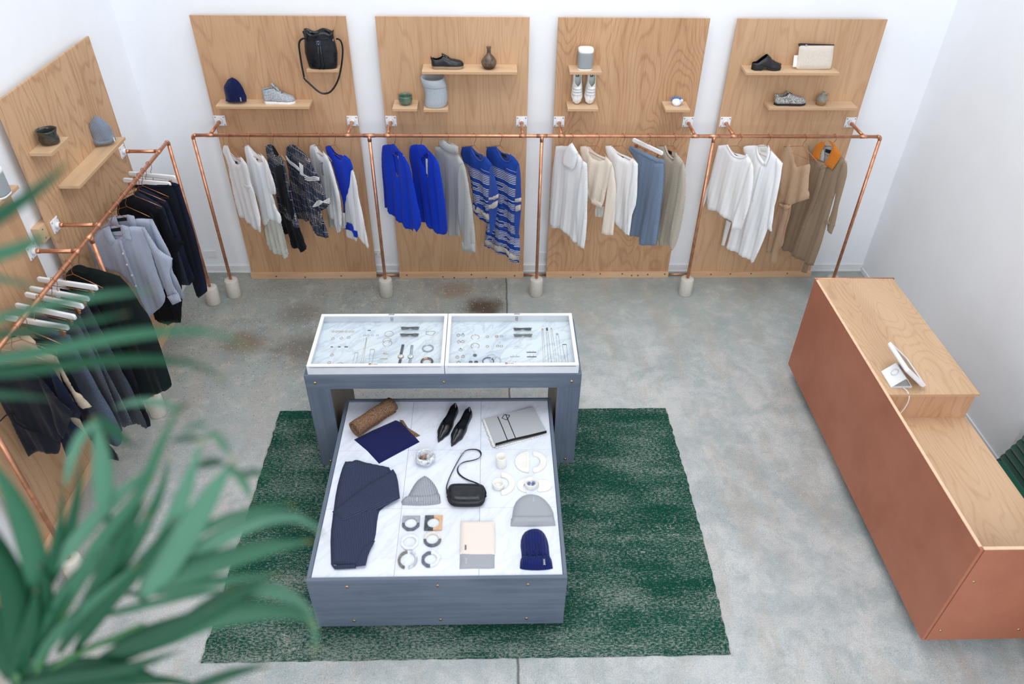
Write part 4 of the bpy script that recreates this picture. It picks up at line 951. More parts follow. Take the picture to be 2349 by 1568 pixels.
# ---- rack bay three
hang(.508, 55, 'wire hanger holding the white chunky roll neck')
garment('chunky_roll_neck', (.508, RY), 55, Z7, 'white chunky knit roll neck jumper, first in the third bay', 'jumper', [
    ('body', [(206, 206), (268, 200), (330, 205), (390, 258), (432, 312), (440, 560), (400, 700), (385, 1030), (366, 1030), (322, 990), (270, 925), (230, 910), (176, 906), (166, 868), (151, 905), (148, 800), (160, 600), (176, 400)], CWK, dict(T=0.017)),
    ('sleeve', [(400, 560), (420, 400), (432, 325), (472, 356), (476, 500), (476, 800), (470, 980), (450, 1083), (425, 1070), (380, 1060), (384, 800), (390, 640)], CWK, dict(off=.034, T=0.01496)),
    ('roll_collar', [(260, 350), (270, 272), (308, 202), (345, 175), (396, 260), (372, 380), (340, 410), (285, 386)], CWK, dict(off=.03, T=0.017, fold=0))], GB)
hang(.727, 54, 'wire hanger holding the cropped cream blouse')
garment('cropped_blouse', (.727, RY), 54, Z7, 'cropped cream blouse with gathered elastic hem', 'blouse', [
    ('tie_ends', [(552, 720), (618, 722), (606, 816), (545, 806)], SHEER, dict(off=-.01, T=.006, fold=(.01, .03, .2))),
    ('back_panel', [(420, 212), (488, 206), (540, 262), (600, 292), (632, 300), (600, 350), (520, 330), (450, 260)], CRM, dict(T=.004, off=-.014, fold=0)),
    ('body', [(414, 207), (484, 203), (490, 262), (520, 310), (570, 336), (620, 322), (632, 284), (692, 352), (672, 470), (642, 560), (622, 690), (600, 734), (556, 714), (506, 690), (480, 660), (480, 450), (410, 252)], CRM, dict(fold=(.014, .08, .9))),
    ('hem_elastic', [(505, 640), (540, 668), (600, 690), (604, 736), (556, 720), (504, 688)], CRM, dict(off=.014, T=.012, fold=(.006, .02, .1))),
    ('sleeve', [(660, 470), (690, 352), (716, 462), (718, 650), (690, 970), (645, 970), (600, 946), (620, 800), (642, 560)], CRM, dict(off=.026, T=0.01224)),
    ('label', [(563, 300), (590, 305), (592, 332), (568, 330)], LBW, dict(NF, T=.002, res=.01, off=-.008))], GB)
hang(.94, 54, 'wire hanger holding the plain white long sleeved top')
garment('long_sleeved_top', (.94, RY), 54, Z7, 'plain white long sleeved top left of the blue grey skirt', 'top', [
    ('back_panel', [(635, 206), (684, 202), (740, 262), (820, 292), (858, 310), (830, 350), (740, 320), (660, 250)], CW1, dict(T=.004, off=-.014, fold=0)),
    ('body', [(631, 203), (680, 201), (702, 246), (770, 302), (830, 332), (862, 306), (905, 356), (880, 480), (840, 600), (832, 780), (826, 966), (790, 945), (740, 905), (722, 856), (695, 855), (716, 600), (716, 450), (640, 282)], CW1, dict(fold=(.012, .10, .3))),
    ('sleeve', [(866, 312), (905, 356), (905, 480), (895, 690), (856, 780), (846, 860), (832, 975), (815, 930), (826, 760), (838, 600), (860, 450)], CW1, dict(off=.024, T=0.01224)),
    ('label', [(762, 290), (785, 300), (785, 308), (765, 302)], LBL, dict(NF, T=.002, res=.01, off=-.008))], GB)
bar_hanger((1.155, RY), 54, 'white bar hanger with copper clips holding the blue grey wool skirt', .175)
garment('wool_skirt', (1.155, RY), 54, Z7, 'long blue grey wool wrap skirt clipped to a white hanger', 'skirt', [
    ('panel', [(838, 205), (866, 205), (980, 262), (1076, 306), (1135, 322), (1132, 450), (1112, 700), (1086, 900), (1066, 1054), (990, 1056), (925, 1050), (918, 992), (840, 970), (852, 850), (896, 690), (906, 480), (900, 360), (860, 290), (826, 236)], CDN, dict(fold=(.016, .13, .7), T=0.01496)),
    ('overlap', [(1040, 352), (1070, 350), (1128, 352), (1128, 450), (1108, 700), (1084, 900), (1064, 1055), (990, 1057), (926, 1050), (940, 900), (985, 640)], CDN, dict(off=.02, fold=(.010, .16, .2), T=.012)),
    ('waistband', [(836, 204), (866, 206), (980, 264), (1076, 308), (1136, 322), (1134, 362), (1070, 352), (975, 306), (870, 252)], CDN, dict(off=.012, T=0.01088, fold=0))], GB)
hang(1.372, 64, 'wire hanger holding the oatmeal wool jumper')
garment('wool_jumper', (1.372, RY), 64, Z7, 'oatmeal wool jumper, last in the third bay behind the skirt', 'jumper', [
    ('back_panel', [(1080, 210), (1142, 202), (1180, 250), (1230, 265), (1236, 320), (1180, 310), (1130, 260)], CBE, dict(T=.004, off=-.016, fold=0)),
    ('body', [(1072, 207), (1140, 200), (1162, 272), (1210, 320), (1236, 292), (1232, 262), (1282, 312), (1310, 366), (1270, 480), (1235, 700), (1200, 900), (1182, 1080), (1172, 1040), (1140, 1060), (1095, 1056), (1085, 990), (1070, 980), (1110, 700), (1136, 450), (1132, 322)], CBE, dict(T=0.01632)),
    ('sleeve', [(1262, 440), (1292, 330), (1312, 368), (1325, 480), (1312, 700), (1270, 900), (1236, 1030), (1202, 1100), (1182, 1080), (1196, 900), (1230, 660)], CBE, dict(off=.03, T=0.0136)),
    ('neck_rib', [(1140, 202), (1162, 274), (1210, 322), (1238, 294), (1233, 264)], CBE, dict(tube=.009, off=.006)),
    ('label', [(1165, 238), (1198, 250), (1200, 282), (1170, 268)], LBL, dict(NF, T=.002, res=.01, off=-.012))], GB)
# ---- rack bay four
hang(1.925, 59, 'wire hanger holding the white crew neck jumper')
garment('crew_neck_jumper', (1.925, RY), 59, Z8, 'white crew neck jumper, first in the fourth bay beside the copper post', 'jumper', [
    ('far_sleeve', [(246, 520), (262, 470), (232, 640), (195, 738), (200, 640), (222, 580)], CW1, dict(off=-.03, T=0.00952, fold=0)),
    ('back_panel', [(332, 206), (402, 195), (452, 262), (520, 275), (570, 290), (540, 330), (450, 320), (400, 260)], CW1, dict(T=.004, off=-.014, fold=0)),
    ('body', [(326, 201), (400, 193), (422, 232), (460, 290), (520, 306), (565, 292), (572, 276), (622, 342), (600, 560), (532, 690), (480, 770), (446, 862), (396, 830), (342, 790), (300, 760), (236, 746), (230, 690), (246, 540), (266, 440), (300, 300)], CW1, dict(T=0.01496)),
    ('sleeve', [(590, 380), (612, 325), (630, 420), (616, 620), (590, 740), (552, 850), (520, 926), (440, 920), (450, 840), (500, 700), (542, 560)], CW1, dict(off=.03, T=0.01496)),
    ('neck_rib', [(402, 195), (424, 234), (462, 292), (520, 308), (566, 294), (574, 278)], CW1, dict(tube=.009, off=.008)),
    ('label', [(450, 262), (500, 292), (496, 300), (452, 274)], LBL, dict(NF, T=.002, res=.01, off=-.008))], GB)
hang(2.168, 56, 'wire hanger holding the long white shirt dress')
garment('shirt_dress', (2.168, RY), 56, Z8, 'long white shirt dress with open collar, second in the fourth bay', 'dress', [
    ('far_cuff', [(396, 838), (440, 860), (378, 1060), (352, 1052)], CW2, dict(off=-.03, T=.012, fold=0)),
    ('back_panel', [(648, 206), (700, 190), (762, 205), (768, 300), (722, 360), (670, 320)], CW2, dict(T=.004, off=-.016, fold=0)),
    ('body', [(540, 216), (570, 201), (646, 199), (662, 282), (690, 352), (722, 372), (762, 300), (772, 228), (812, 272), (876, 352), (840, 560), (790, 760), (745, 920), (702, 1050), (646, 1190), (612, 1207), (580, 1172), (520, 1142), (470, 1116), (396, 1076), (400, 1040), (412, 1010), (440, 900), (540, 700), (590, 560), (600, 400), (546, 262)], CW2, dict(fold=(.016, .11, .35))),
    ('sleeve', [(822, 300), (876, 352), (866, 460), (832, 650), (802, 740), (790, 936), (750, 920), (746, 850), (780, 640), (812, 460)], CW2, dict(off=.028, T=0.0136)),
    ('collar', [(646, 200), (660, 200), (672, 270), (712, 330), (735, 350), (712, 372), (682, 346), (655, 290)], CW2, dict(off=.02, T=.008, fold=0)),
    ('collar', [(756, 194), (772, 230), (764, 300), (732, 374), (714, 350), (748, 290)], CW2, dict(off=.02, T=.008, fold=0)),
    ('label', [(690, 226), (740, 232), (738, 258), (692, 250)], SHEER, dict(NF, T=.002, res=.01, off=-.006)),
    ('placket', [(690, 380), (712, 376), (660, 560), (630, 670), (615, 668), (650, 520)], CW2, dict(off=.022, T=.006, fold=0))], GB)
hang(2.475, 58, 'wire hanger holding the tan wrap dress')
garment('wrap_dress', (2.475, RY), 58, Z8, 'tan sleeveless wrap dress tied with a knotted belt', 'dress', [
    ('bodice', [(928, 190), (945, 190), (986, 352), (1002, 386), (1112, 356), (1116, 382), (1092, 560), (1106, 655), (960, 700), (946, 722), (850, 700), (860, 560), (850, 400), (846, 292), (900, 222)], TAN, dict(fold=(.014, .08, .4))),
    ('strap', [(1045, 205), (1068, 262), (1086, 318), (1108, 352)], GOLDWIRE, dict(tube=.002)),
    ('skirt', [(848, 690), (950, 720), (942, 800), (892, 960), (872, 1050), (830, 1112), (765, 1122), (740, 1106), (772, 900)], TAN, dict(fold=(.016, .06, .2))),
    ('belt_tail', [(886, 748), (930, 750), (892, 900), (862, 1030), (826, 1210), (765, 1206), (780, 1100), (850, 900)], TAN, dict(off=.03, T=.008, fold=(.008, .05, .1))),
    ('belt', [(848, 690), (880, 712), (930, 712), (950, 706), (948, 736), (900, 742), (850, 716)], TAN, dict(off=.024, T=0.00952, fold=0)),
    ('knot', [(880, 706), (920, 704), (936, 732), (912, 756), (884, 750)], TAN, dict(off=.034, T=0.01224, fold=0))], GB)
hang(2.728, 61, 'wire hanger holding the khaki coat with an orange collar')
garment('long_coat', (2.728, RY), 61, Z8, 'long khaki coat with an orange collar, rightmost garment on the back rack', 'coat', [
    ('hanging_belt', [(1062, 1200), (1106, 1216), (1086, 1296), (1036, 1281)], KHK, dict(off=-.004, T=.006, fold=0)),
    ('lining', [(1200, 220), (1250, 180), (1310, 215), (1300, 290), (1250, 360), (1190, 330)], plain('grey_lining', (176, 178, 176), .7), dict(T=.006, off=-.012, fold=0)),
    ('body', [(1096, 201), (1160, 205), (1200, 330), (1252, 390), (1300, 330), (1318, 230), (1362, 262), (1392, 302), (1426, 362), (1350, 560), (1312, 680), (1250, 900), (1212, 1050), (1142, 1230), (1100, 1216), (970, 1152), (936, 1112), (880, 1102), (870, 1060), (932, 850), (962, 700), (1080, 655), (1090, 560), (1112, 352)], KHK, dict(fold=(.016, .12, .6), T=0.01632)),
    ('front_flap', [(1200, 400), (1250, 392), (1215, 520), (1150, 720), (1060, 900), (985, 1140), (960, 1130), (1050, 860), (1130, 640)], KHK, dict(off=.03, T=.008, fold=0)),
    ('sleeve', [(1400, 330), (1428, 362), (1432, 440), (1402, 550), (1372, 680), (1332, 880), (1300, 960), (1254, 930), (1262, 830), (1290, 790), (1320, 660), (1352, 480)], KHK, dict(off=.034, T=0.0136)),
    ('cuff_strap', [(1252, 846), (1290, 852), (1330, 870), (1326, 892), (1285, 884), (1252, 872)], KHK, dict(off=.04, T=0.0136, fold=0)),
    ('orange_collar', [(1162, 190), (1200, 172), (1240, 166), (1242, 198), (1204, 256), (1196, 325), (1126, 315), (1132, 260)], ORNG, dict(off=.022, T=.010, fold=0)),
    ('orange_collar', [(1268, 156), (1312, 172), (1382, 280), (1352, 340), (1304, 406), (1230, 362), (1276, 290), (1308, 212)], ORNG, dict(off=.03, T=.010, fold=0)),
    ('collar_tab', [(1190, 398), (1230, 366), (1252, 384), (1212, 412)], KHK, dict(off=.032, T=.006, fold=0)),
    ('label', [(1246, 228), (1298, 240), (1288, 272), (1242, 256)], LBL, dict(NF, T=.002, res=.01, off=-.002)),
    ('lapel_lining', [(1196, 325), (1204, 258), (1226, 226), (1238, 280), (1228, 336)], plain('grey_lining', (176, 178, 176), .7), dict(T=.004, off=.016, fold=0))], GB)

# ---- left rack
def LP(y): return (RXL, y)
def lw(y, a, lab): wire_hanger(LP(y), a, lab)
def lb(y, a, lab, half=.195): bar_hanger(LP(y), a, lab, half)
lb(-.86, 11, 'white clip hanger on the left rack closest to the corner post')
garment('trousers', LP(-.86), 11, ZL, 'dark navy trousers, closest to the corner post of the left rack', 'trousers', [
    ('leg_front', [(1380, 446), (1560, 462), (1612, 482), (1662, 640), (1742, 880), (1802, 1100), (1863, 1440), (1850, 1456), (1800, 1490), (1770, 1400), (1702, 1100), (1600, 800), (1480, 600)], NVYC, dict(T=0.01496)),
    ('waistband', [(1300, 440), (1560, 460), (1614, 482), (1620, 510), (1540, 500), (1310, 480)], NVYC, dict(T=0.0136, off=.004, fold=0))], GL_)
lb(-.97, 11, 'white clip hanger, second from the corner post of the left rack')
garment('trousers', LP(-.97), 11, ZL, 'black trousers on the second white hanger from the corner of the left rack', 'trousers', [
    ('leg_front', [(1200, 486), (1530, 478), (1582, 560), (1652, 800), (1722, 1080), (1792, 1370), (1802, 1480), (1785, 1505), (1750, 1470), (1690, 1250), (1580, 900), (1450, 680), (1250, 540)], INKC, dict(T=0.01496)),
    ('waistband', [(1196, 484), (1530, 476), (1546, 506), (1380, 520), (1200, 512)], INKC, dict(T=0.01496, off=.004, fold=0))], GL_)
lw(-1.05, 9, 'wire hanger under the navy jacket next to the black trousers')
garment('jacket', LP(-1.05), 9, ZL, 'navy jacket next to the black trousers on the left rack', 'jacket', [
    ('body', [(1255, 500), (1340, 535), (1502, 630), (1532, 702), (1600, 900), (1640, 1060), (1660, 1240), (1560, 1260), (1450, 900), (1300, 700), (1205, 560)], NVYC, dict(T=0.01632)),
    ('sleeve', [(1480, 650), (1512, 650), (1602, 900), (1682, 1150), (1752, 1330), (1702, 1392), (1640, 1380), (1600, 1200), (1540, 900)], NVYC, dict(off=.03, T=0.0136))], GL_)
lw(-1.12, 9, 'wire hanger under the second dark jacket on the left rack')
garment('jacket', LP(-1.12), 9, ZL, 'charcoal blue jacket, middle one of the three dark jackets on the left rack', 'jacket', [
    ('body', [(1212, 540), (1310, 580), (1472, 682), (1512, 800), (1580, 1000), (1600, 1180), (1520, 1220), (1420, 900), (1280, 720), (1190, 600)], fabric('blue_black_wool', (38, 46, 62), .14, 240.0, .3), dict(T=0.01632)),
    ('sleeve', [(1455, 700), (1482, 700), (1582, 1000), (1642, 1180), (1702, 1390), (1640, 1392), (1590, 1250), (1520, 960)], fabric('blue_black_wool', (38, 46, 62), .14, 240.0, .3), dict(off=.03, T=0.01496))], GL_)
lw(-1.21, 8, 'wire hanger under the black dress with a winged sleeve')
garment('dress', LP(-1.21), 8, ZL, 'long black dress with a winged sleeve behind the striped shirts', 'dress', [
    ('body', [(1060, 640), (1195, 572), (1276, 626), (1440, 710), (1482, 802), (1560, 960), (1600, 1100), (1640, 1380), (1630, 1720), (1500, 1740), (1390, 1700), (1300, 1400), (1110, 900), (1050, 760)], BLKC, dict(T=0.017)),
    ('sleeve', [(1420, 720), (1446, 712), (1562, 960), (1662, 1000), (1592, 1082), (1604, 1200), (1540, 1160), (1460, 900)], BLKC, dict(off=.03, T=0.0136))], GL_)
lw(-1.37, 12, 'bare shouldered wire hanger over a black slip on the left rack')
garment('slip_dress', LP(-1.37), 12, ZL, 'black slip dress hung low on a wire hanger behind the striped shirts', 'dress', [
    ('body', [(1085, 770), (1240, 778), (1380, 768), (1440, 900), (1540, 1200), (1600, 1500), (1610, 1700), (1520, 1740), (1400, 1700), (1260, 1200), (1070, 870)], BLKC, dict(fold=(.014, .09, .4))),
    ('strap', [(1140, 690), (1120, 730), (1100, 772)], BLKC, dict(tube=.003)), ('strap', [(1345, 735), (1360, 750), (1376, 770)], BLKC, dict(tube=.003))], GL_)
def shirt_collar(dx, dy):
    f = lambda P: [(x+dx, y+dy) for x, y in P]
    return [('back_panel', f([(975, 862), (1085, 846), (1112, 900), (1100, 960), (1040, 975), (1000, 930)]), PIN, dict(T=.004, off=-.012, fold=0)),
            ('label', f([(986, 882), (1082, 866), (1086, 900), (996, 908)]), LBL, dict(NF, T=.002, res=.01, off=-.006)),
            ('collar', f([(916, 882), (984, 852), (1000, 905), (1040, 992), (986, 1030), (940, 960)]), PIN, dict(off=.026, T=.008, fold=0)),
            ('collar', f([(1086, 842), (1150, 856), (1186, 985), (1122, 986), (1098, 920)]), PIN, dict(off=.026, T=.008, fold=0))]
lw(-1.5, 5, 'wire hanger inside the rear blue striped shirt')
garment('striped_shirt', LP(-1.5), 5, ZL, 'blue and white pinstriped shirt, the rear one of the two', 'shirt', [
    ('body', [(870, 890), (960, 830), (1010, 795), (1060, 860), (1120, 880), (1190, 800), (1240, 785), (1370, 792), (1410, 900), (1450, 1100), (1500, 1400), (1400, 1500), (1100, 1200), (900, 1100), (840, 960)], PIN, dict(T=0.01496)),
    ('sleeve', [(1340, 800), (1372, 796), (1422, 900), (1482, 1010), (1552, 1150), (1542, 1260), (1602, 1350), (1662, 1490), (1640, 1530), (1560, 1450), (1480, 1240), (1400, 1000)], PIN, dict(off=.03, T=0.01496))]+shirt_collar(56, -92), GL_)
lw(-1.63, 3, 'wire hanger inside the front blue striped shirt')
garment('striped_shirt', LP(-1.63), 3, ZL, 'blue and white pinstriped shirt, the front one, with buttons and a hanging cuff', 'shirt', [
    ('far_sleeve', [(760, 1005), (832, 955), (860, 1100), (882, 1240), (830, 1232), (776, 1120)], PIN, dict(off=-.03, T=0.01224)),
    ('body', [(832, 970), (902, 892), (960, 862), (1000, 930), (1040, 975), (1086, 960), (1120, 880), (1160, 856), (1300, 866), (1332, 932), (1352, 1080), (1402, 1250), (1462, 1420), (1494, 1513), (1450, 1588), (1337, 1674), (1262, 1540), (1202, 1400), (1082, 1285), (952, 1246), (882, 1200), (842, 1052)], PIN, dict(T=0.01496)),
    ('sleeve', [(1270, 880), (1302, 868), (1382, 1000), (1442, 1080), (1550, 1150), (1522, 1260), (1562, 1380), (1600, 1450), (1500, 1490), (1452, 1350), (1382, 1150), (1320, 1000)], PIN, dict(off=.034, T=0.0136)),
    ('cuff', [(1500, 1490), (1600, 1448), (1632, 1530), (1552, 1566)], PIN, dict(off=.036, T=0.01496, fold=0)),
    ('placket', [(1062, 985), (1092, 980), (1125, 1100), (1240, 1400), (1300, 1560), (1280, 1570), (1210, 1400), (1098, 1110)], PIN, dict(off=.03, T=.005, fold=0))]+shirt_collar(0, 0)+
    [('button', [(x-9, y-9), (x+9, y-9), (x+9, y+9), (x-9, y+9)], LBW, dict(NF, T=.004, res=.006, off=.040)) for x, y in ((1105, 1105), (1140, 1205), (1185, 1300), (1222, 1395))], GL_)
lw(-2.15, 12, 'wire hanger under the large dark green coat')
garment('coat', LP(-2.15), 12, Z3, 'large very dark green coat beside the striped shirts', 'coat', [
    ('body', [(480, 70), (545, 28), (640, 40), (760, 72), (862, 102), (942, 192), (1012, 312), (1072, 400), (1112, 512), (1152, 622), (1202, 760), (1244, 870), (1230, 902), (1150, 950), (1050, 990), (1000, 1000), (960, 900), (800, 600), (600, 300), (450, 150)], DGRN, dict(T=0.0204, fold=(.016, .2, .2))),
    ('collar', [(500, 60), (545, 20), (600, 24), (660, 60), (620, 90), (560, 70)], DGRN, dict(off=.03, T=0.00952, fold=0))], GL_)
lw(-2.25, 14, 'wire hanger with bare arms over a dark dress beside the trousers')
garment('dress', LP(-2.25), 14, Z3, 'dark ink coloured dress hanging between coat and trousers on the left rack', 'dress', [
    ('body', [(430, 190), (480, 200), (660, 250), (742, 400), (870, 620), (972, 800), (1062, 1100), (1076, 1190), (1046, 1202), (1026, 1160), (960, 1150), (800, 700), (600, 400), (440, 260)], INKC, dict(T=0.0136, fold=(.014, .1, .2)))], GL_)
TR = [(-2.34, 14, DGRY, [(300, 160), (690, 165), (762, 300), (902, 560), (1012, 770), (1112, 960), (1132, 1020), (1212, 1190), (1200, 1220), (1176, 1176), (1110, 1190), (1000, 1000), (850, 700), (650, 350), (330, 222)], 'dark grey wool trousers on the rearmost white hanger of the five together'),
      (-2.45, 16, CHAR, [(330, 232), (640, 262), (702, 400), (802, 600), (902, 800), (1002, 1000), (1086, 1170), (1080, 1190), (1020, 1210), (960, 1100), (850, 850), (700, 550), (500, 320)], 'charcoal wool trousers on the second of the five white hangers together'),
      (-2.52, 18, CHAR, [(250, 270), (540, 352), (642, 372), (702, 480), (802, 680), (902, 900), (1003, 1230), (985, 1255), (950, 1200), (850, 950), (700, 650), (550, 430)], 'mid grey trousers with sharp crease on the middle of five white hangers'),
      (-2.63, 17, fabric('grey_blue_denim', (70, 80, 96), .2, 240.0, .4, heather=(96, 108, 128)), [(190, 345), (482, 432), (572, 452), (642, 600), (752, 800), (852, 980), (962, 1200), (1000, 1340), (960, 1366), (900, 1340), (800, 1100), (650, 800), (480, 540)], 'faded dark jeans on the fourth of five white hangers'),
      (-2.74, 14, INKC, [(100, 462), (430, 502), (522, 640), (652, 900), (802, 1250), (972, 1480), (960, 1496), (900, 1440), (700, 1100), (500, 700), (300, 530)], 'black trousers on the nearest of the five white hangers')]
WN = ['rearmost', 'second', 'middle', 'fourth', 'nearest']
for i, (y, a, m, P, lab) in enumerate(TR):
    kb = max(range(len(P)), key=lambda q: P[q][1]); P = [(x-(95 if q > kb else 0), yy) for q, (x, yy) in enumerate(P)]; P[0] = (P[0][0]-30, P[0][1])
    lb(y, a, WN[i]+' white clip hanger of the five together on the left rack', .21)
    garment('trousers', LP(y), a, ZM, lab, 'trousers', [('legs', P, m, dict(T=0.01496, fold=(.012, .09, i*.21))),
            ('waistband', [P[0], P[1], (P[1][0]+16, P[1][1]+36), (P[0][0]+20, P[0][1]+34)], m, dict(T=0.01496, off=.004, fold=0))], GL_)
lw(-2.83, 10, 'wire hanger in the beige shirt behind the palm leaves')
garment('shirt', LP(-2.83), 10, ZM, 'beige cotton shirt with a rolled cuff behind the palm leaves', 'shirt', [
    ('body', [(-120, 560), (60, 492), (130, 470), (240, 470), (300, 545), (345, 580), (462, 636), (482, 752), (560, 1000), (642, 1130), (706, 1270), (640, 1260), (400, 1000), (100, 800), (-100, 760)], BEIGE, dict(T=0.01496)),
    ('collar', [(128, 466), (240, 462), (292, 510), (292, 552), (240, 530), (180, 500)], BEIGE, dict(off=.026, T=.012, fold=0)),
    ('sleeve', [(440, 640), (466, 634), (522, 760), (602, 900), (682, 950), (742, 1050), (682, 1056), (640, 1010), (560, 900), (490, 780)], BEIGE, dict(off=.03, T=0.0136))], GL_)
lw(-2.91, 8, 'wire hanger under the midnight blue jumper')
garment('jumper', LP(-2.91), 8, ZM, 'midnight blue jumper behind the palm leaves, left of the beige shirt', 'jumper', [
    ('body', [(-150, 700), (60, 690), (130, 716), (330, 692), (422, 722), (480, 900), (560, 1120), (700, 1270), (552, 1445), (500, 1300), (300, 1010), (100, 820), (-120, 780)], fabric('midnight_blue_knit', (16, 26, 52), .12, 260.0, .3), dict(T=0.017)),
    ('sleeve', [(400, 730), (430, 726), (502, 850), (602, 1000), (662, 1100), (640, 1150), (560, 1120), (470, 960)], fabric('midnight_blue_knit', (16, 26, 52), .12, 260.0, .3), dict(off=.032, T=0.0136))], GL_)
lw(-3.0, 5, 'nearest wire hanger on the left rack, at the left edge of the view')
garment('jacket', LP(-3.0), 5, ZM, 'blue black jacket at the left edge of the view, nearest garment on the left rack', 'jacket', [
    ('body', [(-300, 800), (-100, 770), (160, 740), (200, 750), (332, 812), (372, 900), (420, 1060), (480, 1200), (500, 1330), (476, 1426), (300, 1410), (105, 1432), (-150, 1260), (-300, 1200)], fabric('blue_black_twill', (14, 20, 34), .12, 260.0, .2), dict(T=0.01972)),
    ('sleeve', [(310, 815), (345, 812), (482, 990), (602, 1080), (560, 1180), (520, 1300), (470, 1240), (400, 1040)], fabric('blue_black_twill', (14, 20, 34), .12, 260.0, .2), dict(off=.034, T=0.01496)),
    ('pocket_seam', [(0, 1160), (60, 1100), (110, 1090), (150, 1150), (300, 1260), (490, 1340)], INKC, dict(tube=.0042, off=.05)),
    ('seam', [(90, 1090), (120, 1180), (300, 1260)], INKC, dict(tube=.005, off=.05))], GL_)
# ================================================================== things on the shelves
S1 = zm(400, 0, .2168); S2 = zm(850, 0, .2168); S3 = zm(1240, 0, .2168); S4 = zm(1620, 0, .2169); SL = zm(0, 60, .2679)
def VF(y): return Fr((0, y, 0), (1, 0, 0), (0, 0, 1))
def itp(L, t):
    for (a, x), (b, y) in zip(L, L[1:]):
        if t <= b:
            s = (t-a)/(b-a+1e-9); s = s*s*(3-2*s) if True else s; return x+(y-x)*s
    return L[-1][1]
def place(heel, toe, z, flip=1):
    """matrix: local x runs heel to toe, z up; the shoe stands at height z"""
    h, t = Vector((heel[0], heel[1], z)), Vector((toe[0], toe[1], z)); d = (t-h); L = d.length; d.normalize(); n = V(0, 0, 1).cross(d)
    return Matrix(((d.x, n.x, 0, h.x), (d.y, n.y, 0, h.y), (0, 0, 1, z), (0, 0, 0, 1))), L
def shoe(name, label, M, L, W, H, G, ts, mats, heel=None, laces=(), group='shoes on display', n=30, sole_w=1.05, lace_r=.0025, tongue=None, straps=(), inlabel=None, rim=None, pull=False, gap=None, toe_spring=0.0, logo=False):
    up, so, inn, lc = mats
    base0 = M @ V(L/2, 0, 0)
    t = thing(name, base0, label, 'shoe', group)
    def zb(tt): return ts(tt) if callable(ts) else ts
    def foot(k):
        P = [(tt*L, itp(W, tt)*k) for tt in [i/24 for i in range(25)]]
        return P+[(x, -y) for x, y in P[::-1]]
    # sole: a band that follows the footprint
    m = MB(); vs = []; fs = []; N = 24
    for i in range(N+1):
        tt = i/N; w_ = itp(W, tt)*sole_w; lo = (0 if (heel is None or tt < heel[1]) else min(1, (tt-heel[1])/.12)*heel[0]) if heel else 0
        if heel and tt > heel[2]: lo = max(0, heel[0]*(1-(tt-heel[2])/.22))
        lo += toe_spring*max(0, tt-.8)**2*25*.01
        hi = zb(tt)+toe_spring*max(0, tt-.8)**2*25*.01
        vs += [V(tt*L, w_, lo), V(tt*L, -w_, lo), V(tt*L, w_, hi), V(tt*L, -w_, hi)]
    for i in range(N):
        a = 4*i; b = a+4
        fs += [(a, a+1, b+1, b), (a+2, b+2, b+3, a+3), (a, b, b+2, a+2), (a+1, a+3, b+3, b+1)]
    fs += [(0, 2, 3, 1), (4*N, 4*N+1, 4*N+3, 4*N+2)]
    m.add(vs, fs).xf(M); s_ = obj('sole', m, so, t, bevel=.0025)
    # upper: two halves meeting along the top, open where the foot goes in
    mu = MB(); Q = 10
    for sg in (1, -1):
        vs = []; fs = []; idx = []
        for i in range(n+1):
            tt = i/n; w_ = itp(W, tt); h = itp(H, tt); g = itp(G, tt); z0 = zb(tt)-.002+toe_spring*max(0, tt-.8)**2*25*.01
            for j in range(Q+1):
                a = (math.pi/2)*(1-g)*j/Q
                vs.append(V(tt*L, sg*w_*math.cos(a)**.75 if a < math.pi/2-1e-6 else 0, z0+h*math.sin(a)**.85))
        for i in range(n):
            if gap and gap[0] <= (i+.5)/n <= gap[1]: continue
            for j in range(Q):
                q = (i*(Q+1)+j, (i+1)*(Q+1)+j, (i+1)*(Q+1)+j+1, i*(Q+1)+j+1); fs.append(q if sg < 0 else q[::-1])
        mu.add(vs, fs)
    mu.xf(M); u_ = obj('upper', mu, up, t, solid=.0035)
    ins = MB().prism([(x, y) for x, y in foot(.88)], HF(0), zb(.3)-.001, zb(.3)+.003).xf(M); obj('insole', ins, inn, t)
    for tt in laces:
        w_ = itp(W, tt); h = itp(H, tt); z0 = zb(tt)
        a0 = math.pi/2*(1-max(.22, itp(G, tt)))
        pts = [V(tt*L, sg*w_*math.cos(a0)**.75, z0+h*math.sin(a0)**.85+.003) for sg in (1, -1)]
        mid = V(tt*L+.004, 0, z0+h+.004)
        obj('lace', MB().tube(smoothline([M @ pts[0], M @ mid, M @ (pts[1]+V(.006, 0, 0))], 2), lace_r, 6), lc, u_)
        for p in pts: obj('eyelet', MB().sphere(M @ p, lace_r*1.5, 8, 5), STEEL, u_)
    if tongue:
        a, b, hh = tongue; P = []
        pts = [M @ V(tt*L, 0, zb(tt)+lerp(hh, itp(H, b)-.004, (tt-a)/(b-a))) for tt in [a+(b-a)*i/6 for i in range(7)]]
        wv = (M.to_3x3() @ V(0, 1, 0)); obj('tongue', MB().ribbon(pts, [wv*itp(W, .4)*1.1]*7, .005), up, u_)
    for (a, b) in straps:
        pts = []
        for j in range(9):
            s = -1+2*j/8; ang = math.pi/2*(1-abs(s)*.62); tt = (a+b)/2
            pts.append(M @ V(tt*L, (1 if s > 0 else -1)*itp(W, tt)*math.cos(ang)**.75 if abs(s) > 1e-6 else 0, zb(tt)+itp(H, tt)*math.sin(ang)**.85+.004)) if True else None
        obj('strap', MB().ribbon(pts, [M.to_3x3() @ V((b-a)*L, 0, 0)]*9, .004), up, u_)
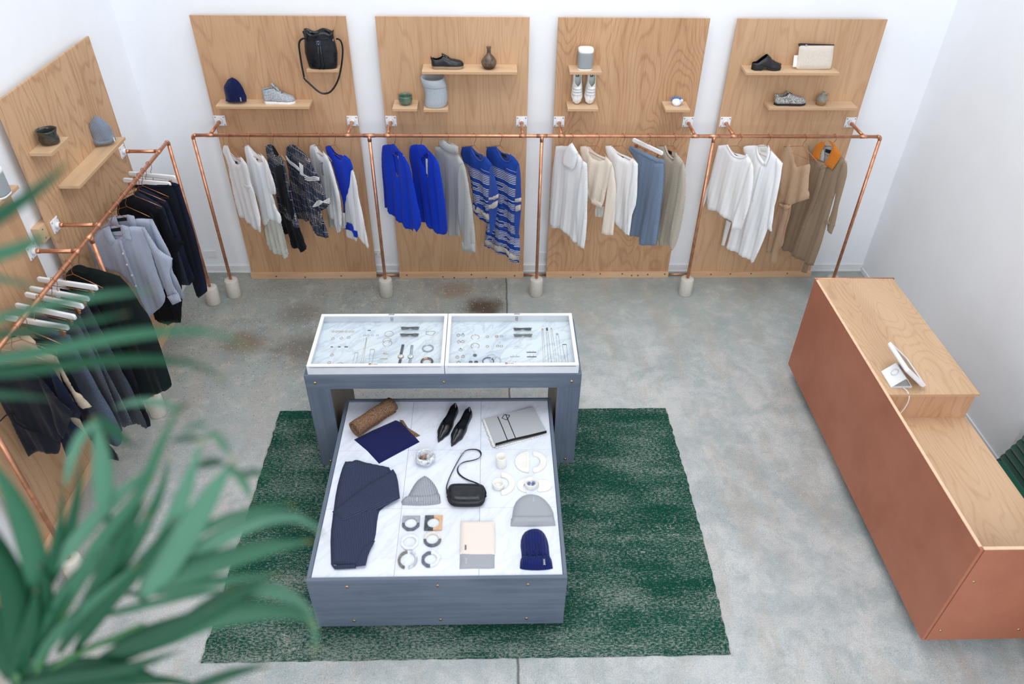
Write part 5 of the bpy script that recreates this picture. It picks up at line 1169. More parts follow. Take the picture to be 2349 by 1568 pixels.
    if logo:
        f = obj('insole_label', MB().box(.03, .055, -.013, .013, zb(.1)+.003, zb(.1)+.0045).xf(M), LBL, t)
        z = zb(.1)+.0047
        lw_ = MB()
        for a, b in (((.034, -.006), (.051, -.006)), ((.042, -.005), (.050, .008)), ((.042, -.005), (.035, .008))):
            lw_.ribbon([V(a[0], a[1], z), V(b[0], b[1], z)], V(0, 0, .0) + (V(b[0]-a[0], b[1]-a[1], 0).cross(V(0, 0, 1))).normalized()*.003, .0006)
        obj('letter_k', lw_.xf(M), LBW, f)
    if pull:
        obj('pull_tab', MB().box(-.006, .0, -.008, .008, zb(0)+itp(H, 0)*.6, zb(0)+itp(H, 0)*.9).xf(M), up, u_)
    return t
def pxy(Z, p, z): q = onz(*Z(*p), z); return (q.x, q.y)
BLK = leather('black_leather', (20, 23, 30)); BLKS = leather('black_smooth_leather', (16, 19, 26), .28, .06)
RUB = plain('black_rubber', (20, 20, 23), .6); WRUB = plain('white_rubber', (240, 241, 242), .5); GUM = plain('gum_rubber', (150, 128, 104), .5)
FELT = fabric('grey_felt', (168, 174, 178), .2, 1.0, .2); 
def speck(name, a, b, sc):
    t = NT(name); n = t.noise(t.tc(), sc, 3, .7); return t.done(t.mix(t.ss(n, .42, .58), lin(a), lin(b)), .9, spec=.15)
FELT = speck('grey_felt_upper', (150, 158, 166), (186, 190, 194), 90.0); SPECK = speck('speckled_woven_upper', (60, 66, 86), (214, 212, 204), 190.0); OLIVE = plain('olive_padding', (104, 112, 100), .8)
# hiking boot
M, L = place((pxy(S1, (950, 1095), 1.785)[0], -.085), (pxy(S1, (1285, 1085), 1.785)[0], -.078), 1.785)
WB = [(0, .004), (.025, .020), (.08, .034), (.3, .036), (.55, .041), (.78, .045), (.93, .032), (1, .010)]
shoe('hiking_boot', 'grey felt lace up hiking boot with a white wedge sole on the long shelf', M, L, WB, [(0, .120), (.1, .128), (.30, .148), (.40, .120), (.5, .088), (.64, .060), (.8, .046), (.93, .034), (1, .012)],
     [(0, .5), (.05, .55), (.3, .55), (.42, .34), (.6, .16), (.66, 0), (1, 0)], lambda t: .030-.008*t, (FELT, WRUB, OLIVE, OLIVE), laces=(.36, .42, .48, .54, .60), tongue=(.34, .62, .138), lace_r=.003)
# derby shoe
WD = [(0, .004), (.025, .018), (.08, .031), (.3, .032), (.55, .040), (.78, .044), (.93, .034), (1, .012)]
M, L = place((pxy(S2, (650, 720), 2.084)[0], -.105), (pxy(S2, (985, 712), 2.084)[0], -.092), 2.084)
shoe('derby_shoe', 'black leather derby shoe with a thick gum sole on the long shelf', M, L, WD, [(0, .075), (.15, .066), (.35, .082), (.5, .066), (.65, .047), (.85, .038), (.95, .028), (1, .012)],
     [(0, .42), (.08, .5), (.3, .5), (.38, .25), (.52, .12), (.56, 0), (1, 0)], .026, (BLK, GUM, BLK, BLK), laces=(.38, .43, .48), tongue=(.33, .54, .088), pull=True)
# clog
WC = [(0, .004), (.025, .020), (.1, .034), (.3, .036), (.55, .041), (.78, .046), (.93, .037), (1, .014)]
M, L = place((pxy(S4, (475, 735), 2.087)[0], -.105), (pxy(S4, (778, 728), 2.087)[0], -.095), 2.087)
shoe('leather_clog', 'black leather clog with a block heel on the upper right shelf', M, L, WC, [(0, .012), (.12, .014), (.46, .092), (.55, .082), (.68, .060), (.85, .042), (.95, .030), (1, .014)],
     [(0, .4), (.38, .42), (.48, .06), (.52, 0), (1, 0)], lambda t: .045-.030*min(1, max(0, (t-.25)/.4)), (BLK, RUB, BLKS, BLK), heel=(.030, .30, .42))
# speckled slip-on
M, L = place((pxy(S4, (712, 1105), 1.786)[0], -.085), (pxy(S4, (1040, 1100), 1.786)[0], -.075), 1.786)
shoe('woven_shoe', 'black and white speckled woven shoe with a black sole on the lower right shelf', M, L, WD, [(0, .085), (.15, .072), (.38, .080), (.5, .066), (.65, .052), (.85, .042), (.95, .030), (1, .012)],
     [(0, .42), (.08, .5), (.3, .5), (.38, .22), (.48, .08), (.52, 0), (1, 0)], .022, (SPECK, RUB, BLK, BLK), laces=(.42, .47), tongue=(.33, .5, .088), pull=True)
# white sneakers on their toes
WS = [(0, .004), (.025, .019), (.1, .033), (.3, .034), (.55, .041), (.76, .045), (.92, .034), (1, .012)]
WLE = leather('white_leather', (238, 239, 240), .4, .05)
for (xz, lab, tw) in ((.556, 'left white velcro strap sneaker standing on its toe under the speaker shelf', .03), (.668, 'right white velcro strap sneaker standing on its toe under the speaker shelf', -.03)):
    ex = V(tw, -.12, -1).normalized(); ey = V(1, 0, tw).normalized(); ez = ex.cross(ey).normalized(); ey = ez.cross(ex)
    M = Matrix(((ex.x, ey.x, ez.x, xz-tw*.14), (ex.y, ey.y, ez.y, -.012), (ex.z, ey.z, ez.z, 2.0515), (0, 0, 0, 1)))
    shoe('sneaker', lab, M, .272, WS, [(0, .070), (.15, .060), (.38, .076), (.5, .064), (.65, .052), (.85, .040), (.95, .028), (1, .012)],
         [(0, .45), (.08, .52), (.32, .52), (.40, .15), (.44, 0), (1, 0)], .024, (WLE, WRUB, plain('pale_green_insole', (206, 214, 208), .8), WLE), straps=((.47, .53), (.56, .62), (.65, .71)), group='white velcro sneakers', logo=True)

# ---- beanies on the shelves
def emblem(fr, u, v, s, off, m, par, rot=0):
    """three stitched crosses in a row"""
    for i in range(3):
        mb = MB(); c, sn = math.cos(rot), math.sin(rot); du = (i-1)*s*.95
        cu, cv = u+du*c, v+du*sn
        for d in (1, -1):
            a = (cu-s*.4, cv-d*s*.5); b = (cu+s*.4, cv+d*s*.5)
            mb.ribbon([fr.at(a[0], a[1], off), fr.at(b[0], b[1], off)], fr.eu*s*.16*1.2, s*.12)
        obj('stitched_cross', mb, m, par)
NAVK = fabric('navy_knit', (11, 22, 72), .12, 260.0, .5, 180.0); GRYR = fabric('grey_rib_knit', (136, 146, 164), .08, 260.0, .7, 110.0, ribdepth=.35, dist=.004); GRYB = fabric('pale_grey_fine_knit', (166, 170, 176), .08, 300.0, .4, 260.0, ribdepth=.14)
WTH = plain('white_stitching', (236, 236, 236), .8)
fr = VF(-.085)
t = thing('beanie', (fr.px(S1(650, 1100))[0], -.085, 1.785), 'navy knitted beanie standing on the shelf beside the hiking boot', 'beanie', 'knitted beanies')
P = fr.poly([(545, 1085), (548, 1060), (535, 1000), (524, 940), (545, 905), (570, 860), (615, 840), (660, 860), (700, 900), (735, 960), (750, 1000), (768, 1040), (768, 1095), (700, 1104), (600, 1107)], S1)
zc = min(v for u, v in P); P = [(u, v-zc+1.787) for u, v in P]
obj('crown', MB().pillow(P, fr, .045, .075, .012, fold=(.003, .05, .3)), NAVK, t)
Q = fr.poly([(548, 1065), (640, 1030), (755, 1010), (768, 1040), (769, 1096), (700, 1106), (600, 1109), (546, 1088)], S1); Q = [(u, v-zc+1.787) for u, v in Q]
cf = obj('cuff', MB().pillow(Q, fr, .047, .05, .012), NAVK, t)
u, v = fr.px(S1(722, 1050)); emblem(fr, u, v-zc+1.787, .012, .046, WTH, cf, math.pi/2)
fl = Fr((-2.995, -.93, 0), (.86, .50, 0), (0, 0, 1))
t = thing('beanie', (-2.99, -.93, 1.788), 'grey ribbed beanie with a turned cuff on the left wall shelf', 'beanie', 'knitted beanies')
P = fl.poly([(808, 990), (800, 960), (775, 915), (778, 865), (805, 810), (835, 796), (870, 812), (905, 840), (940, 870), (962, 900), (970, 930), (985, 960), (1003, 985), (1000, 1010), (950, 1040), (880, 1048), (815, 1040)], SL)
zc = min(v for u, v in P); P = [(u, v-zc+1.79) for u, v in P]
obj('crown', MB().pillow(P, fl, .04, .07, .012, fold=(.003, .05, .3)), GRYR, t)
Q = fl.poly([(805, 985), (880, 985), (975, 945), (1003, 985), (1001, 1012), (950, 1042), (880, 1050), (812, 1042)], SL); Q = [(u, v-zc+1.79) for u, v in Q]
cf = obj('cuff', MB().pillow(Q, fl, .046, .05, .012), GRYR, t)
u, v = fl.px(SL(986, 990)); obj('tag', MB().prism([(u-.006, v-zc+1.78), (u+.002, v-zc+1.78), (u+.002, v-zc+1.81), (u-.006, v-zc+1.81)], fl, .03, .034), LBW, cf)

# ---- bucket bag
fr = VF(-.062); (bxl, bz0) = fr.px(S1(1428, 716)); (bxr, _) = fr.px(S1(1728, 716)); (_, bz1) = fr.px(S1(1530, 330)); bxc = (bxl+bxr)/2; bz0 = 2.0725; hw = (bxr-bxl)/2
t = thing('bucket_bag', (bxc, -.062, bz0), 'black leather drawstring bucket bag with a hanging strap on the top shelf', 'bag')
hh = bz1-bz0
def wp(p, a, z):
    f = max(0, (z/hh-.72)/.28); k = 1+.13*f*math.cos(8*a)+.0
    return V(p.x*(1+.05*f*math.cos(7*a+1)), p.y*k, p.z+(.012*math.cos(5*a)*f))
pr = [(0, 0), (.92, 0), (1, .012), (1.06, .2*hh), (1.13, .42*hh), (1.08, .65*hh), (.97, .82*hh), (1.0, .93*hh), (1.04, hh), (.98, hh-.004), (.9, .9*hh), (.88, .7*hh), (0, .68*hh)]
obj('body', MB().lathe([(r*hw, z) for r, z in pr], (bxc, -.0625, bz0), 48, 1, .048/hw, warp=wp, power=2.6), BLKS, t)
obj('drawstring', MB().tube([V(bxc+hw*.99*math.cos(a), -.0625+.051*math.sin(a), bz0+.84*hh+.004*math.sin(5*a)) for a in [i*math.pi/24 for i in range(48)]], .0035, 6, True), BLKS, t)
cl = obj('cord_toggle', MB().box(bxc-.02, bxc+.02, -.121, -.111, bz0+.68*hh, bz0+.68*hh+.036), leather('navy_grey_leather', (52, 60, 76)), t, bevel=.003)
for dz in (.006, .03): obj('rivet', MB().sphere((bxc, -.122, bz0+.68*hh+dz), .004, 10, 6), STEEL, cl)
for s in (-1, 1):
    obj('cord_end', MB().ribbon([V(bxc+s*.008, -.118, bz0+.68*hh), V(bxc+s*.012, -.124, bz0+.4*hh), V(bxc+s*.016, -.122, bz0+.1*hh), V(bxc+s*.016-.005, -.122, bz0+.004)], V(.013, 0, 0), .003), BLKS, t)
    obj('strap_ring', MB().tube([V(bxc+s*hw*1.0, -.1+.0, bz0+.80*hh)+V(.0, .009*math.cos(a), .009*math.sin(a)) for a in [i*math.pi/6 for i in range(12)]], .0016, 6, True), STEEL, t)
sp = [fr.at(*fr.px(S1(*p), .045), .045) for p in [(1392, 412), (1360, 405), (1325, 430), (1316, 480), (1330, 580), (1345, 680), (1370, 800), (1378, 840), (1430, 885), (1500, 950), (1550, 985), (1600, 992), (1650, 975), (1700, 915), (1740, 830), (1765, 720), (1780, 600), (1782, 500), (1765, 435), (1735, 408), (1712, 415)]]
sl_ = smoothline(sp, 2); wv_ = []
for i in range(len(sl_)):
    tn = sl_[min(i+1, len(sl_)-1)]-sl_[max(i-1, 0)]; wv_.append((tn.normalized().cross(fr.en)*.013+fr.en*.006))
obj('strap', MB().ribbon(sl_, wv_, .0035), BLKS, t)
q = fr.at(*fr.px(S1(1374, 833), .045), .045); obj('buckle', MB().tube([q+V(.012*math.cos(a), 0, .012*math.sin(a)) for a in [i*math.pi/6 for i in range(12)]], .002, 6, True), STEEL, t)

# ---- ceramics and the rest
def glaze(name, c1, c2, c3=None, rough=.3, sc=20.0, zsplit=None, zf=1.0):
    t = NT(name); n = t.noise(t.tc(), sc, 5, .65); x, y, z = t.sep(t.tc())
    col = t.mix(t.ss(n, .38, .66), lin(c1), lin(c2))
    if c3: col = t.mix(t.ss(t.math('ADD', z, t.math('MULTIPLY', t.math('SUBTRACT', n, .5), .02)), zsplit-.004, zsplit+.004, 1, 0), col, lin(c3))
    t.bump(n, .1, .002); return t.done(col, rough)
def pot(name, label, cat, c, prof, m, group='small ceramic vessels', warp=None, rot=None):
    t = thing(name, c, label, cat, group); obj('body', MB().lathe(prof, c, 40, warp=warp, rot=rot), m, t); return t
def at_shelf(Z, p, y, z):                       # where the view line of a shelf item's foot meets the shelf height
    q = onz(*Z(*p), z); return q
q = onz(*S2(1253, 722), 2.084)
pot('bottle_vase', 'brown speckled bottle vase with a narrow neck on the long shelf', 'vase', (q.x, -.10, 2.0843), [(0, 0), (.030, 0), (.046, .010), (.060, .032), (.063, .052), (.055, .074), (.036, .096), (.020, .112), (.0155, .130), (.015, .152), (.019, .165), (.0205, .170), (.016, .170), (.012, .160), (.012, .13), (0, .12)], glaze('brown_stoneware', (110, 92, 78), (74, 54, 42), (58, 36, 28), .35, 26.0, .030))
q = onz(*S2(370, 1115), 1.785)
pot('ceramic_bowl', 'green glazed ceramic bowl on the small shelf beside the neck warmer', 'bowl', (q.x, -.10, 1.7853), [(0, 0), (.030, 0), (.034, .005), (.052, .018), (.058, .040), (.057, .062), (.059, .075), (.055, .076), (.053, .06), (.053, .04), (.045, .02), (.02, .010), (0, .010)], glaze('green_glaze', (78, 108, 90), (104, 124, 106), None, .25))
fl2 = onz(*SL(428, 1000), 2.095)
pot('ceramic_bowl', 'dark glazed dented bowl on the small left wall shelf', 'bowl', (-2.995, -1.605, 2.0953), [(0, 0), (.035, 0), (.055, .010), (.060, .03), (.054, .055), (.058, .080), (.062, .092), (.058, .093), (.054, .08), (.05, .055), (.054, .03), (.04, .014), (0, .014)], glaze('dark_green_brown_glaze', (44, 54, 52), (78, 70, 62), None, .15), warp=lambda p, a, z: V(p.x*(1+.07*math.cos(3*a+z*40)), p.y*(1+.06*math.sin(2*a+z*50)), p.z))
q = onz(*S4(1198, 1095), 1.786)
t = pot('small_jug', 'small round jug with grey glaze above bare brown clay', 'jug', (q.x, -.078, 1.7863), [(0, 0), (.036, 0), (.040, .004), (.043, .025), (.044, .045), (.040, .062), (.027, .080), (.014, .088), (.012, .100), (.015, .107), (.012, .108), (.008, .1), (0, .09)], glaze('grey_glaze', (128, 128, 118), (146, 146, 134), (150, 112, 82), .35, 18.0, .032))
obj('spout', MB().tube([V(q.x+.028, -.082, 1.8663), V(q.x+.040, -.085, 1.8753), V(q.x+.048, -.086, 1.8823)], [.009, .007, .006], 10), glaze('grey_glaze_spout', (128, 128, 118), (146, 146, 134), None, .35), t)
# little bird dish
q = onz(*S3(1448, 1140), 1.78); bc = V(q.x, -.085, 1.7803)
WPOR = glaze('white_porcelain', (236, 239, 244), (214, 222, 236), None, .2); BPOR = glaze('blue_porcelain', (74, 110, 172), (120, 150, 200), None, .25)
t = thing('ceramic_bird_dish', bc, 'little white ceramic bird shaped dish with blue flower trim', 'dish')
obj('bowl', MB().lathe([(0, 0), (.020, 0), (.030, .006), (.038, .022), (.038, .036), (.035, .037), (.033, .024), (.02, .012), (0, .010)], bc, 32, rot=Matrix.Rotation(.25, 3, 'X')), WPOR, t)
for i, a in enumerate((.5, 1.0, 1.55, 2.1, 2.7)):
    pc = bc+V(.038*math.cos(a), .036*math.sin(a), .040); fr_ = Fr(pc, (math.sin(a), -math.cos(a), 0), (0, .1, 1))
    obj('petal', MB().pillow([(.011*math.cos(k), .016*math.sin(k)+.006) for k in [j*math.pi/5 for j in range(10)]], fr_, .003, res=.006), BPOR, t)
obj('head', MB().sphere(bc+V(.040, -.012, .042), .013, 14, 8), WPOR, t); obj('wing', MB().sphere(bc+V(.046, .008, .046), .012, 12, 8, (.6, 1, 1)), BPOR, t)
obj('tail', MB().pillow([(-.012, 0), (.012, 0), (.018, .026), (0, .034), (-.018, .026)], Fr(bc+V(-.042, .004, .028), (.4, .9, 0), (-.5, 0, .8)), .004, res=.006), BPOR, t)
# speaker
SPKW = plain('speaker_white', (244, 245, 246), .35, 0, None, .01)
def grille():
    t = NT('grey_speaker_grille'); v = t.vor(t.tc(), 500.0); t.bump(v, .3, .0008)
    return t.done(t.mix(t.ss(v, .2, .5), lin((120, 126, 132)), lin((158, 164, 168))), .6)
GRL = grille()
def speaker(c, label, rz=0):
    t = thing('speaker', c, label, 'speaker', 'small grey and white speakers'); R = Matrix.Rotation(rz, 3, 'Z'); c = Vector(c); k = .98
    obj('foot', MB().lathe([(0, 0), (.058, 0), (.060, .004), (.060, .012)], c, 48, 1, k, R, power=3.2), SPKW, t)
    obj('grille', MB().lathe([(.060, .0122), (.0605, .02), (.0605, .128), (.060, .136)], c, 48, 1, k, R, power=3.2), GRL, t)
    obj('top_cap', MB().lathe([(.0605, .1362), (.062, .140), (.062, .158), (.058, .164), (.04, .166), (0, .166)], c, 48, 1, k, R, power=3.2), SPKW, t)
q = onz(*S3(466, 722), 2.08); speaker((q.x, -.083, 2.0803), 'white speaker with a grey mesh body on a small shelf above the sneakers')
speaker((-3.0, -2.27, 2.0683), 'grey mesh speaker cut by the left edge of the view on the left wall shelf')
# neck warmer
q = onz(*S2(690, 1120), 1.77)
t = thing('neck_warmer', (q.x-.004, -.088, 1.7703), 'pale grey ribbed knit neck warmer standing on a small shelf', 'scarf')
KN = fabric('pale_grey_rib', (176, 184, 192), .08, 1.0, .3)
def rib3(name, c, freq, depth=.25):
    t = NT(name); x, y, z = t.sep(t.tc('UV')); r = t.math('PINGPONG', t.math('MULTIPLY', x, freq), .5); n = t.noise(t.tc(), 200, 2)
    k = t.math('MULTIPLY', t.ss(r, 0, .35, 1-depth, 1.05), t.ss(n, .3, .7, .92, 1.08)); t.bump(t.math('ADD', r, n), .5, .003)
    return t.done(t.mix(1.0, lin(c), t.comb(k, k, k), 'MULTIPLY'), .9, spec=.15)
def wn(p, a, z): return V(p.x*(1+.04*math.sin(3*a+z*20))+.012*math.sin(z*16), p.y*(1+.03*math.cos(2*a)), p.z*(1+.05*math.sin(a)*(z > .2)))
obj('tube', MB().lathe([(.088, 0), (.095, .01), (.096, .05), (.091, .11), (.093, .15), (.095, .165), (.094, .20), (.092, .232), (.084, .238), (.078, .23), (.076, .15), (.074, .02)], (q.x-.004, -.088, 1.7706), 60, 1, .80, warp=wn), rib3('pale_grey_rib_knit', (182, 190, 198), 200.0, .3), t)
obj('fold_roll', MB().lathe([(.0965, .165), (.0985, .170), (.0985, .205), (.097, .236), (.088, .243), (.084, .236)], (q.x-.004, -.088, 1.7706), 60, 1, .80, warp=wn), rib3('pale_grey_rib_knit', (182, 190, 198), 200.0, .3), t)
# pouch
fr = Fr((0, -.105, 2.087), (1, 0, 0), (0, .22, 1))
t = thing('zip_pouch', (fr.px(S4(1150, 720))[0], -.11, 2.0873), 'pale beige calf hair zip pouch with black zip on the upper right shelf', 'pouch')
P = fr.poly([(985, 480), (1010, 466), (1352, 466), (1340, 600), (1325, 690), (1310, 716), (1280, 722), (985, 724), (955, 715), (955, 695), (975, 580)], S4, 0); zs = 2.089/math.sqrt(1+.22**2)
mn = min(v for u, v in P); k0 = fr.at(0, mn).z; dv = (2.0885-k0)/fr.ev.z; P = [(u, v+dv) for u, v in P]
HIDE = speck('pale_calf_hair', (208, 198, 186), (220, 210, 200), 160.0)
obj('body', MB().pillow(P, fr, .018, .05, .014, sm=1), HIDE, t)
Zp = fr.poly([(975, 455), (1000, 448), (1358, 460), (1354, 470), (1000, 470), (985, 482)], S4, 0); Zp = [(u, v+dv) for u, v in Zp]
z_ = obj('zip', MB().prism(Zp, fr, -.004, .005), RUB, t)
u, v = fr.px(S4(1062, 458)); obj('zip_pull', MB().box(*(lambda p: (p.x-.012, p.x+.004, p.y-.012, p.y-.006, p.z-.008, p.z+.002))(fr.at(u, v+dv))), STEEL, z_)
Tg = fr.poly([(932, 575), (972, 575), (958, 700), (918, 697)], S4, 0); obj('swing_tag', MB().prism([(u, v+dv) for u, v in Tg], fr, -.003, -.001), LBW, t)
# ================================================================== things on the low table
ZT = zm(690, 890, .29332); TF = HF(MT+.0005)
GT = 'goods laid out on the low table'
def tp(x, y, h=0): q = onz(*ZT(x, y), MT+.0005+h); return q
def flatpart(nm, pts, m, par, T=.012, wd=.02, off=0, res=.014, fold=None, sm=1, seed=1):
    return obj(nm, MB().pillow(TF.poly(pts, ZT, off), TF, T, wd, res, off, fold, True, sm, None, seed), m, par)
def speckf(name, a, b, c, sc):
    t = NT(name); n = t.noise(t.tc(), sc, 3, .75); n2 = t.noise(t.vmul(t.tc(), (1, 1, 1), (4, 4, 4)), sc*1.2, 2, .7)
    col = t.mix(t.ss(n, .40, .60), lin(a), lin(b)); col = t.mix(t.ss(n2, .60, .68), col, lin(c)); t.bump(n, .5, .003); return t.done(col, .95, spec=.1)
TWB = speckf('brown_tweed', (84, 66, 54), (146, 116, 92), (176, 104, 66), 170.0); NVF = fabric('navy_felted_wool', (14, 22, 76), .12, 260.0, .4)
t = thing('rolled_scarf', tp(600, 360), 'brown tweed scarf rolled over its navy blue lining', 'scarf', GT)
flatpart('navy_lining', [(416, 402), (560, 330), (742, 250), (800, 270), (930, 420), (760, 510), (612, 590), (520, 490)], NVF, t, .010, .02, 0, .02, None, 0)
flatpart('tweed_end', [(770, 246), (800, 250), (840, 310), (936, 370), (905, 384), (880, 372), (800, 300)], TWB, t, .012, .02, .0, .014, None, 0)
A, B = tp(430, 365, .012), tp(725, 168, .012); ax = (B-A).normalized(); sd_ = V(0, 0, 1).cross(ax)
sp_ = []
for i in range(46):
    a = i/45*2*math.pi*1.85; r = .058-.034*i/45; sp_.append((math.cos(a+math.pi*1.35)*r*1.08, math.sin(a+math.pi*1.35)*r*.92))
vs = []; fs = []
NS = 9
for k in range(NS):
    P0 = A+(B-A)*(k/(NS-1)); bl = 1+.035*math.sin(k*1.9)
    vs += [P0+sd_*(u*bl)+V(0, 0, .052+v*bl) for u, v in sp_]
for k in range(NS-1):
    for i in range(45): fs.append((k*46+i, k*46+i+1, (k+1)*46+i+1, (k+1)*46+i))
obj('tweed_roll', MB().add(vs, fs), TWB, t, solid=.011)
# pointed flats
WP = [(0, .003), (.025, .014), (.08, .029), (.3, .031), (.55, .042), (.72, .041), (.88, .021), (.97, .006), (1, .001)]
for h, to, lab in (((1212, 165), (1076, 425), 'left pointed black leather flat shoe on the low table'), ((1322, 196), (1180, 458), 'right pointed black leather flat shoe on the low table')):
    hp, tq = tp(*h), tp(*to); M, L = place((hp.x, hp.y), (tq.x, tq.y), MT+.0006)
    shoe('pointed_flat', lab, M, L, WP, [(0, .058), (.12, .048), (.3, .036), (.48, .040), (.6, .044), (.75, .034), (.9, .02), (1, .006)], [(0, .4), (.06, .55), (.35, .62), (.5, .45), (.6, .15), (.64, 0), (1, 0)], lambda q: .016-.008*min(1, q*2), (BLKS, RUB, BLK, BLK), group='black pointed flats', sole_w=1.0)
# folded throw
GTH = fabric('pale_grey_throw', (176, 178, 182), .06, 320.0, .25); FRW = plain('white_fringe_yarn', (232, 231, 226), .9); BLT = plain('black_yarn', (16, 17, 20), .85)
t = thing('folded_throw', tp(1680, 310), 'folded pale grey throw with a black diamond and line pattern and fringed ends', 'blanket', GT)
for i, d in enumerate((0, 3, -2)):
    obj('fold_layer', MB().prism(TF.poly([(1440+d, 242), (1812-d, 150+d), (1924-d, 345), (1524+d, 455)], ZT, i*.006), TF, i*.006, i*.006+.0055), GTH, t, bevel=.002)
zt_ = .0178
def line(par, nm, pts, w, m, h=zt_): obj(nm, MB().ribbon([tp(x, y, h) for x, y in pts], V(w, 0, 0) if abs(pts[0][1]-pts[-1][1]) > abs(pts[0][0]-pts[-1][0])*.6 else V(0, w, 0), .0012), m, par)
line(t, 'woven_line', [(1540, 222), (1580, 315), (1620, 415)], .006, BLT); line(t, 'woven_line', [(1603, 205), (1642, 300), (1682, 395)], .006, BLT)
line(t, 'woven_diamond', [(1574, 234), (1590, 208), (1602, 204)], .005, BLT); line(t, 'woven_diamond', [(1590, 206), (1632, 210)], .005, BLT)
line(t, 'woven_diamond', [(1632, 210), (1628, 225), (1610, 248)], .005, BLT); line(t, 'woven_diamond', [(1574, 234), (1608, 248)], .005, BLT)
line(t, 'black_border', [(1522, 440), (1660, 402), (1800, 370), (1922, 340)], .022, BLT)
rr = random.Random(5); m1 = MB()
for k in range(46):
    f = k/45; a = (lerp(1440, 1522, f), lerp(242, 455, f)); m1.ribbon([tp(a[0], a[1], .012), tp(a[0]-12, a[1]+2, .010), tp(a[0]-24+rr.uniform(-6, 4), a[1]+6+rr.uniform(-4, 4), .002)], V(0, .006, 0), .002)
for k in range(60):
    f = k/59; a = (lerp(1524, 1922, f), lerp(456, 346, f)); m1.ribbon([tp(a[0], a[1], .008), tp(a[0]+2, a[1]+8, .006), tp(a[0]+rr.uniform(-5, 5), a[1]+18+rr.uniform(-4, 4), .001)], V(.005, 0, 0), .002)
o = obj('fringe', m1, FRW, t); o['kind'] = 'stuff'
# marble bowl
c = tp(975, 568); t = thing('marble_bowl', c, 'chunky white marble bowl holding rose gold hair pins', 'bowl', GT)
obj('body', MB().lathe([(0, 0), (.040, 0), (.056, .010), (.064, .030), (.062, .046), (.054, .058), (.049, .059), (.046, .050), (.042, .022), (0, .016)], c, 40, warp=lambda p, a, z: p*1.0+V(.003*math.cos(6*a), .003*math.sin(6*a), 0)), marble('bowl_marble', 23.0, (236, 238, 240), (150, 156, 168), 14.0, 1.2), t)
for i in range(3):
    q = c+V(-.015, -.004+i*.007, .024+i*.004)
    tag(obj('hair_pin', MB().tube([q+V(-.022, -.008, 0), q+V(.022, .010, .006), q+V(.024, .014, .006), q+V(-.02, -.003, .001)], .0016, 6), GOLDWIRE, origin=q), ('upper', 'middle', 'lower')[2-i]+' rose gold hair pin in the marble bowl', 'hair pin', 'hair pins in the marble bowl')
# crossbody bag
t = thing('crossbody_bag', tp(1295, 850), 'small black leather crossbody bag lying with its strap looped upward', 'bag', GT)
P = TF.poly([(1150, 775), (1165, 748), (1200, 738), (1390, 740), (1430, 752), (1444, 785), (1436, 860), (1420, 885), (1380, 898), (1210, 898), (1170, 885), (1148, 850)], ZT, .045)
b_ = obj('body', MB().prism(chaikin(P, 2), TF, .002, .044, True), BLKS, t, bevel=.008, seg=3)
obj('front_face', MB().pillow([(lerp(sum(p[0] for p in P)/len(P), u, .93), lerp(sum(p[1] for p in P)/len(P), v, .9)) for u, v in P], TF, .014, .03, .014, .0435, None, True, 2), BLKS, t)
obj('zip_line', MB().tube([TF.at(lerp(sum(p[0] for p in P)/len(P), u, 1.02), lerp(sum(p[1] for p in P)/len(P), v, 1.02), .024) for u, v in chaikin(P, 2)], .0025, 6, True), RUB, b_)
sp = [tp(*p, h) for p, h in zip([(1146, 850), (1142, 800), (1138, 765), (1165, 690), (1215, 590), (1262, 512), (1290, 485), (1340, 476), (1392, 482), (1414, 512), (1398, 546), (1350, 564), (1262, 578), (1222, 618), (1230, 668), (1290, 712), (1380, 742), (1432, 775), (1448, 815), (1448, 850)], [.03, .03, .018, .010, .008, .008, .010, .012, .012, .012, .012, .010, .008, .008, .008, .010, .018, .03, .03, .028])]
obj('strap', MB().ribbon(smoothline(sp, 2), V(.007, .003, .007), .003), BLKS, t)
q = tp(1262, 512, .012); obj('strap_buckle', MB().tube([q+V(.009*math.cos(a), .009*math.sin(a), .002) for a in [i*math.pi/6 for i in range(12)]], .0015, 6, True), STEEL, t)
for p in ((1142, 840), (1450, 835)):
    q = tp(*p, .028); obj('d_ring', MB().tube([q+V(0, .008*math.cos(a), .008*math.sin(a)) for a in [i*math.pi/6 for i in range(12)]], .0016, 6, True), STEEL, t)
# folded sweater
def ribdir(name, c, freq, ang, depth=.45):
    t = NT(name); x, y, z = t.sep(t.tc('UV')); p = t.math('ADD', t.math('MULTIPLY', x, math.cos(ang)*freq), t.math('MULTIPLY', y, math.sin(ang)*freq))
    n0 = t.noise(t.tc(), 5, 2); r = t.math('PINGPONG', t.math('ADD', p, t.math('MULTIPLY', n0, .8)), .5); n = t.noise(t.tc(), 260, 2)
    k = t.math('MULTIPLY', t.ss(r, 0, .4, 1-depth, 1.25), t.ss(n, .3, .7, .85, 1.15)); t.bump(t.math('ADD', r, t.math('MULTIPLY', n, .3)), .6, .004)
    return t.done(t.mix(1.0, lin(c), t.comb(k, k, k), 'MULTIPLY'), .95, spec=.1)
RB1, RB2 = ribdir('navy_rib_knit', (58, 64, 86), 105.0, .1), ribdir('navy_rib_knit_sleeve', (58, 64, 86), 105.0, -1.05)
t = thing('folded_jumper', tp(480, 1000), 'navy ribbed wool jumper folded with one sleeve laid across', 'jumper', GT)
flatpart('body', [(348, 572), (392, 575), (440, 560), (530, 588), (690, 618), (702, 642), (752, 682), (776, 858), (622, 945), (602, 1000), (582, 1190), (532, 1280), (506, 1385), (432, 1396), (350, 1390), (236, 1378), (230, 1150), (250, 1000), (276, 800), (320, 632)], RB1, t, .024, .03)
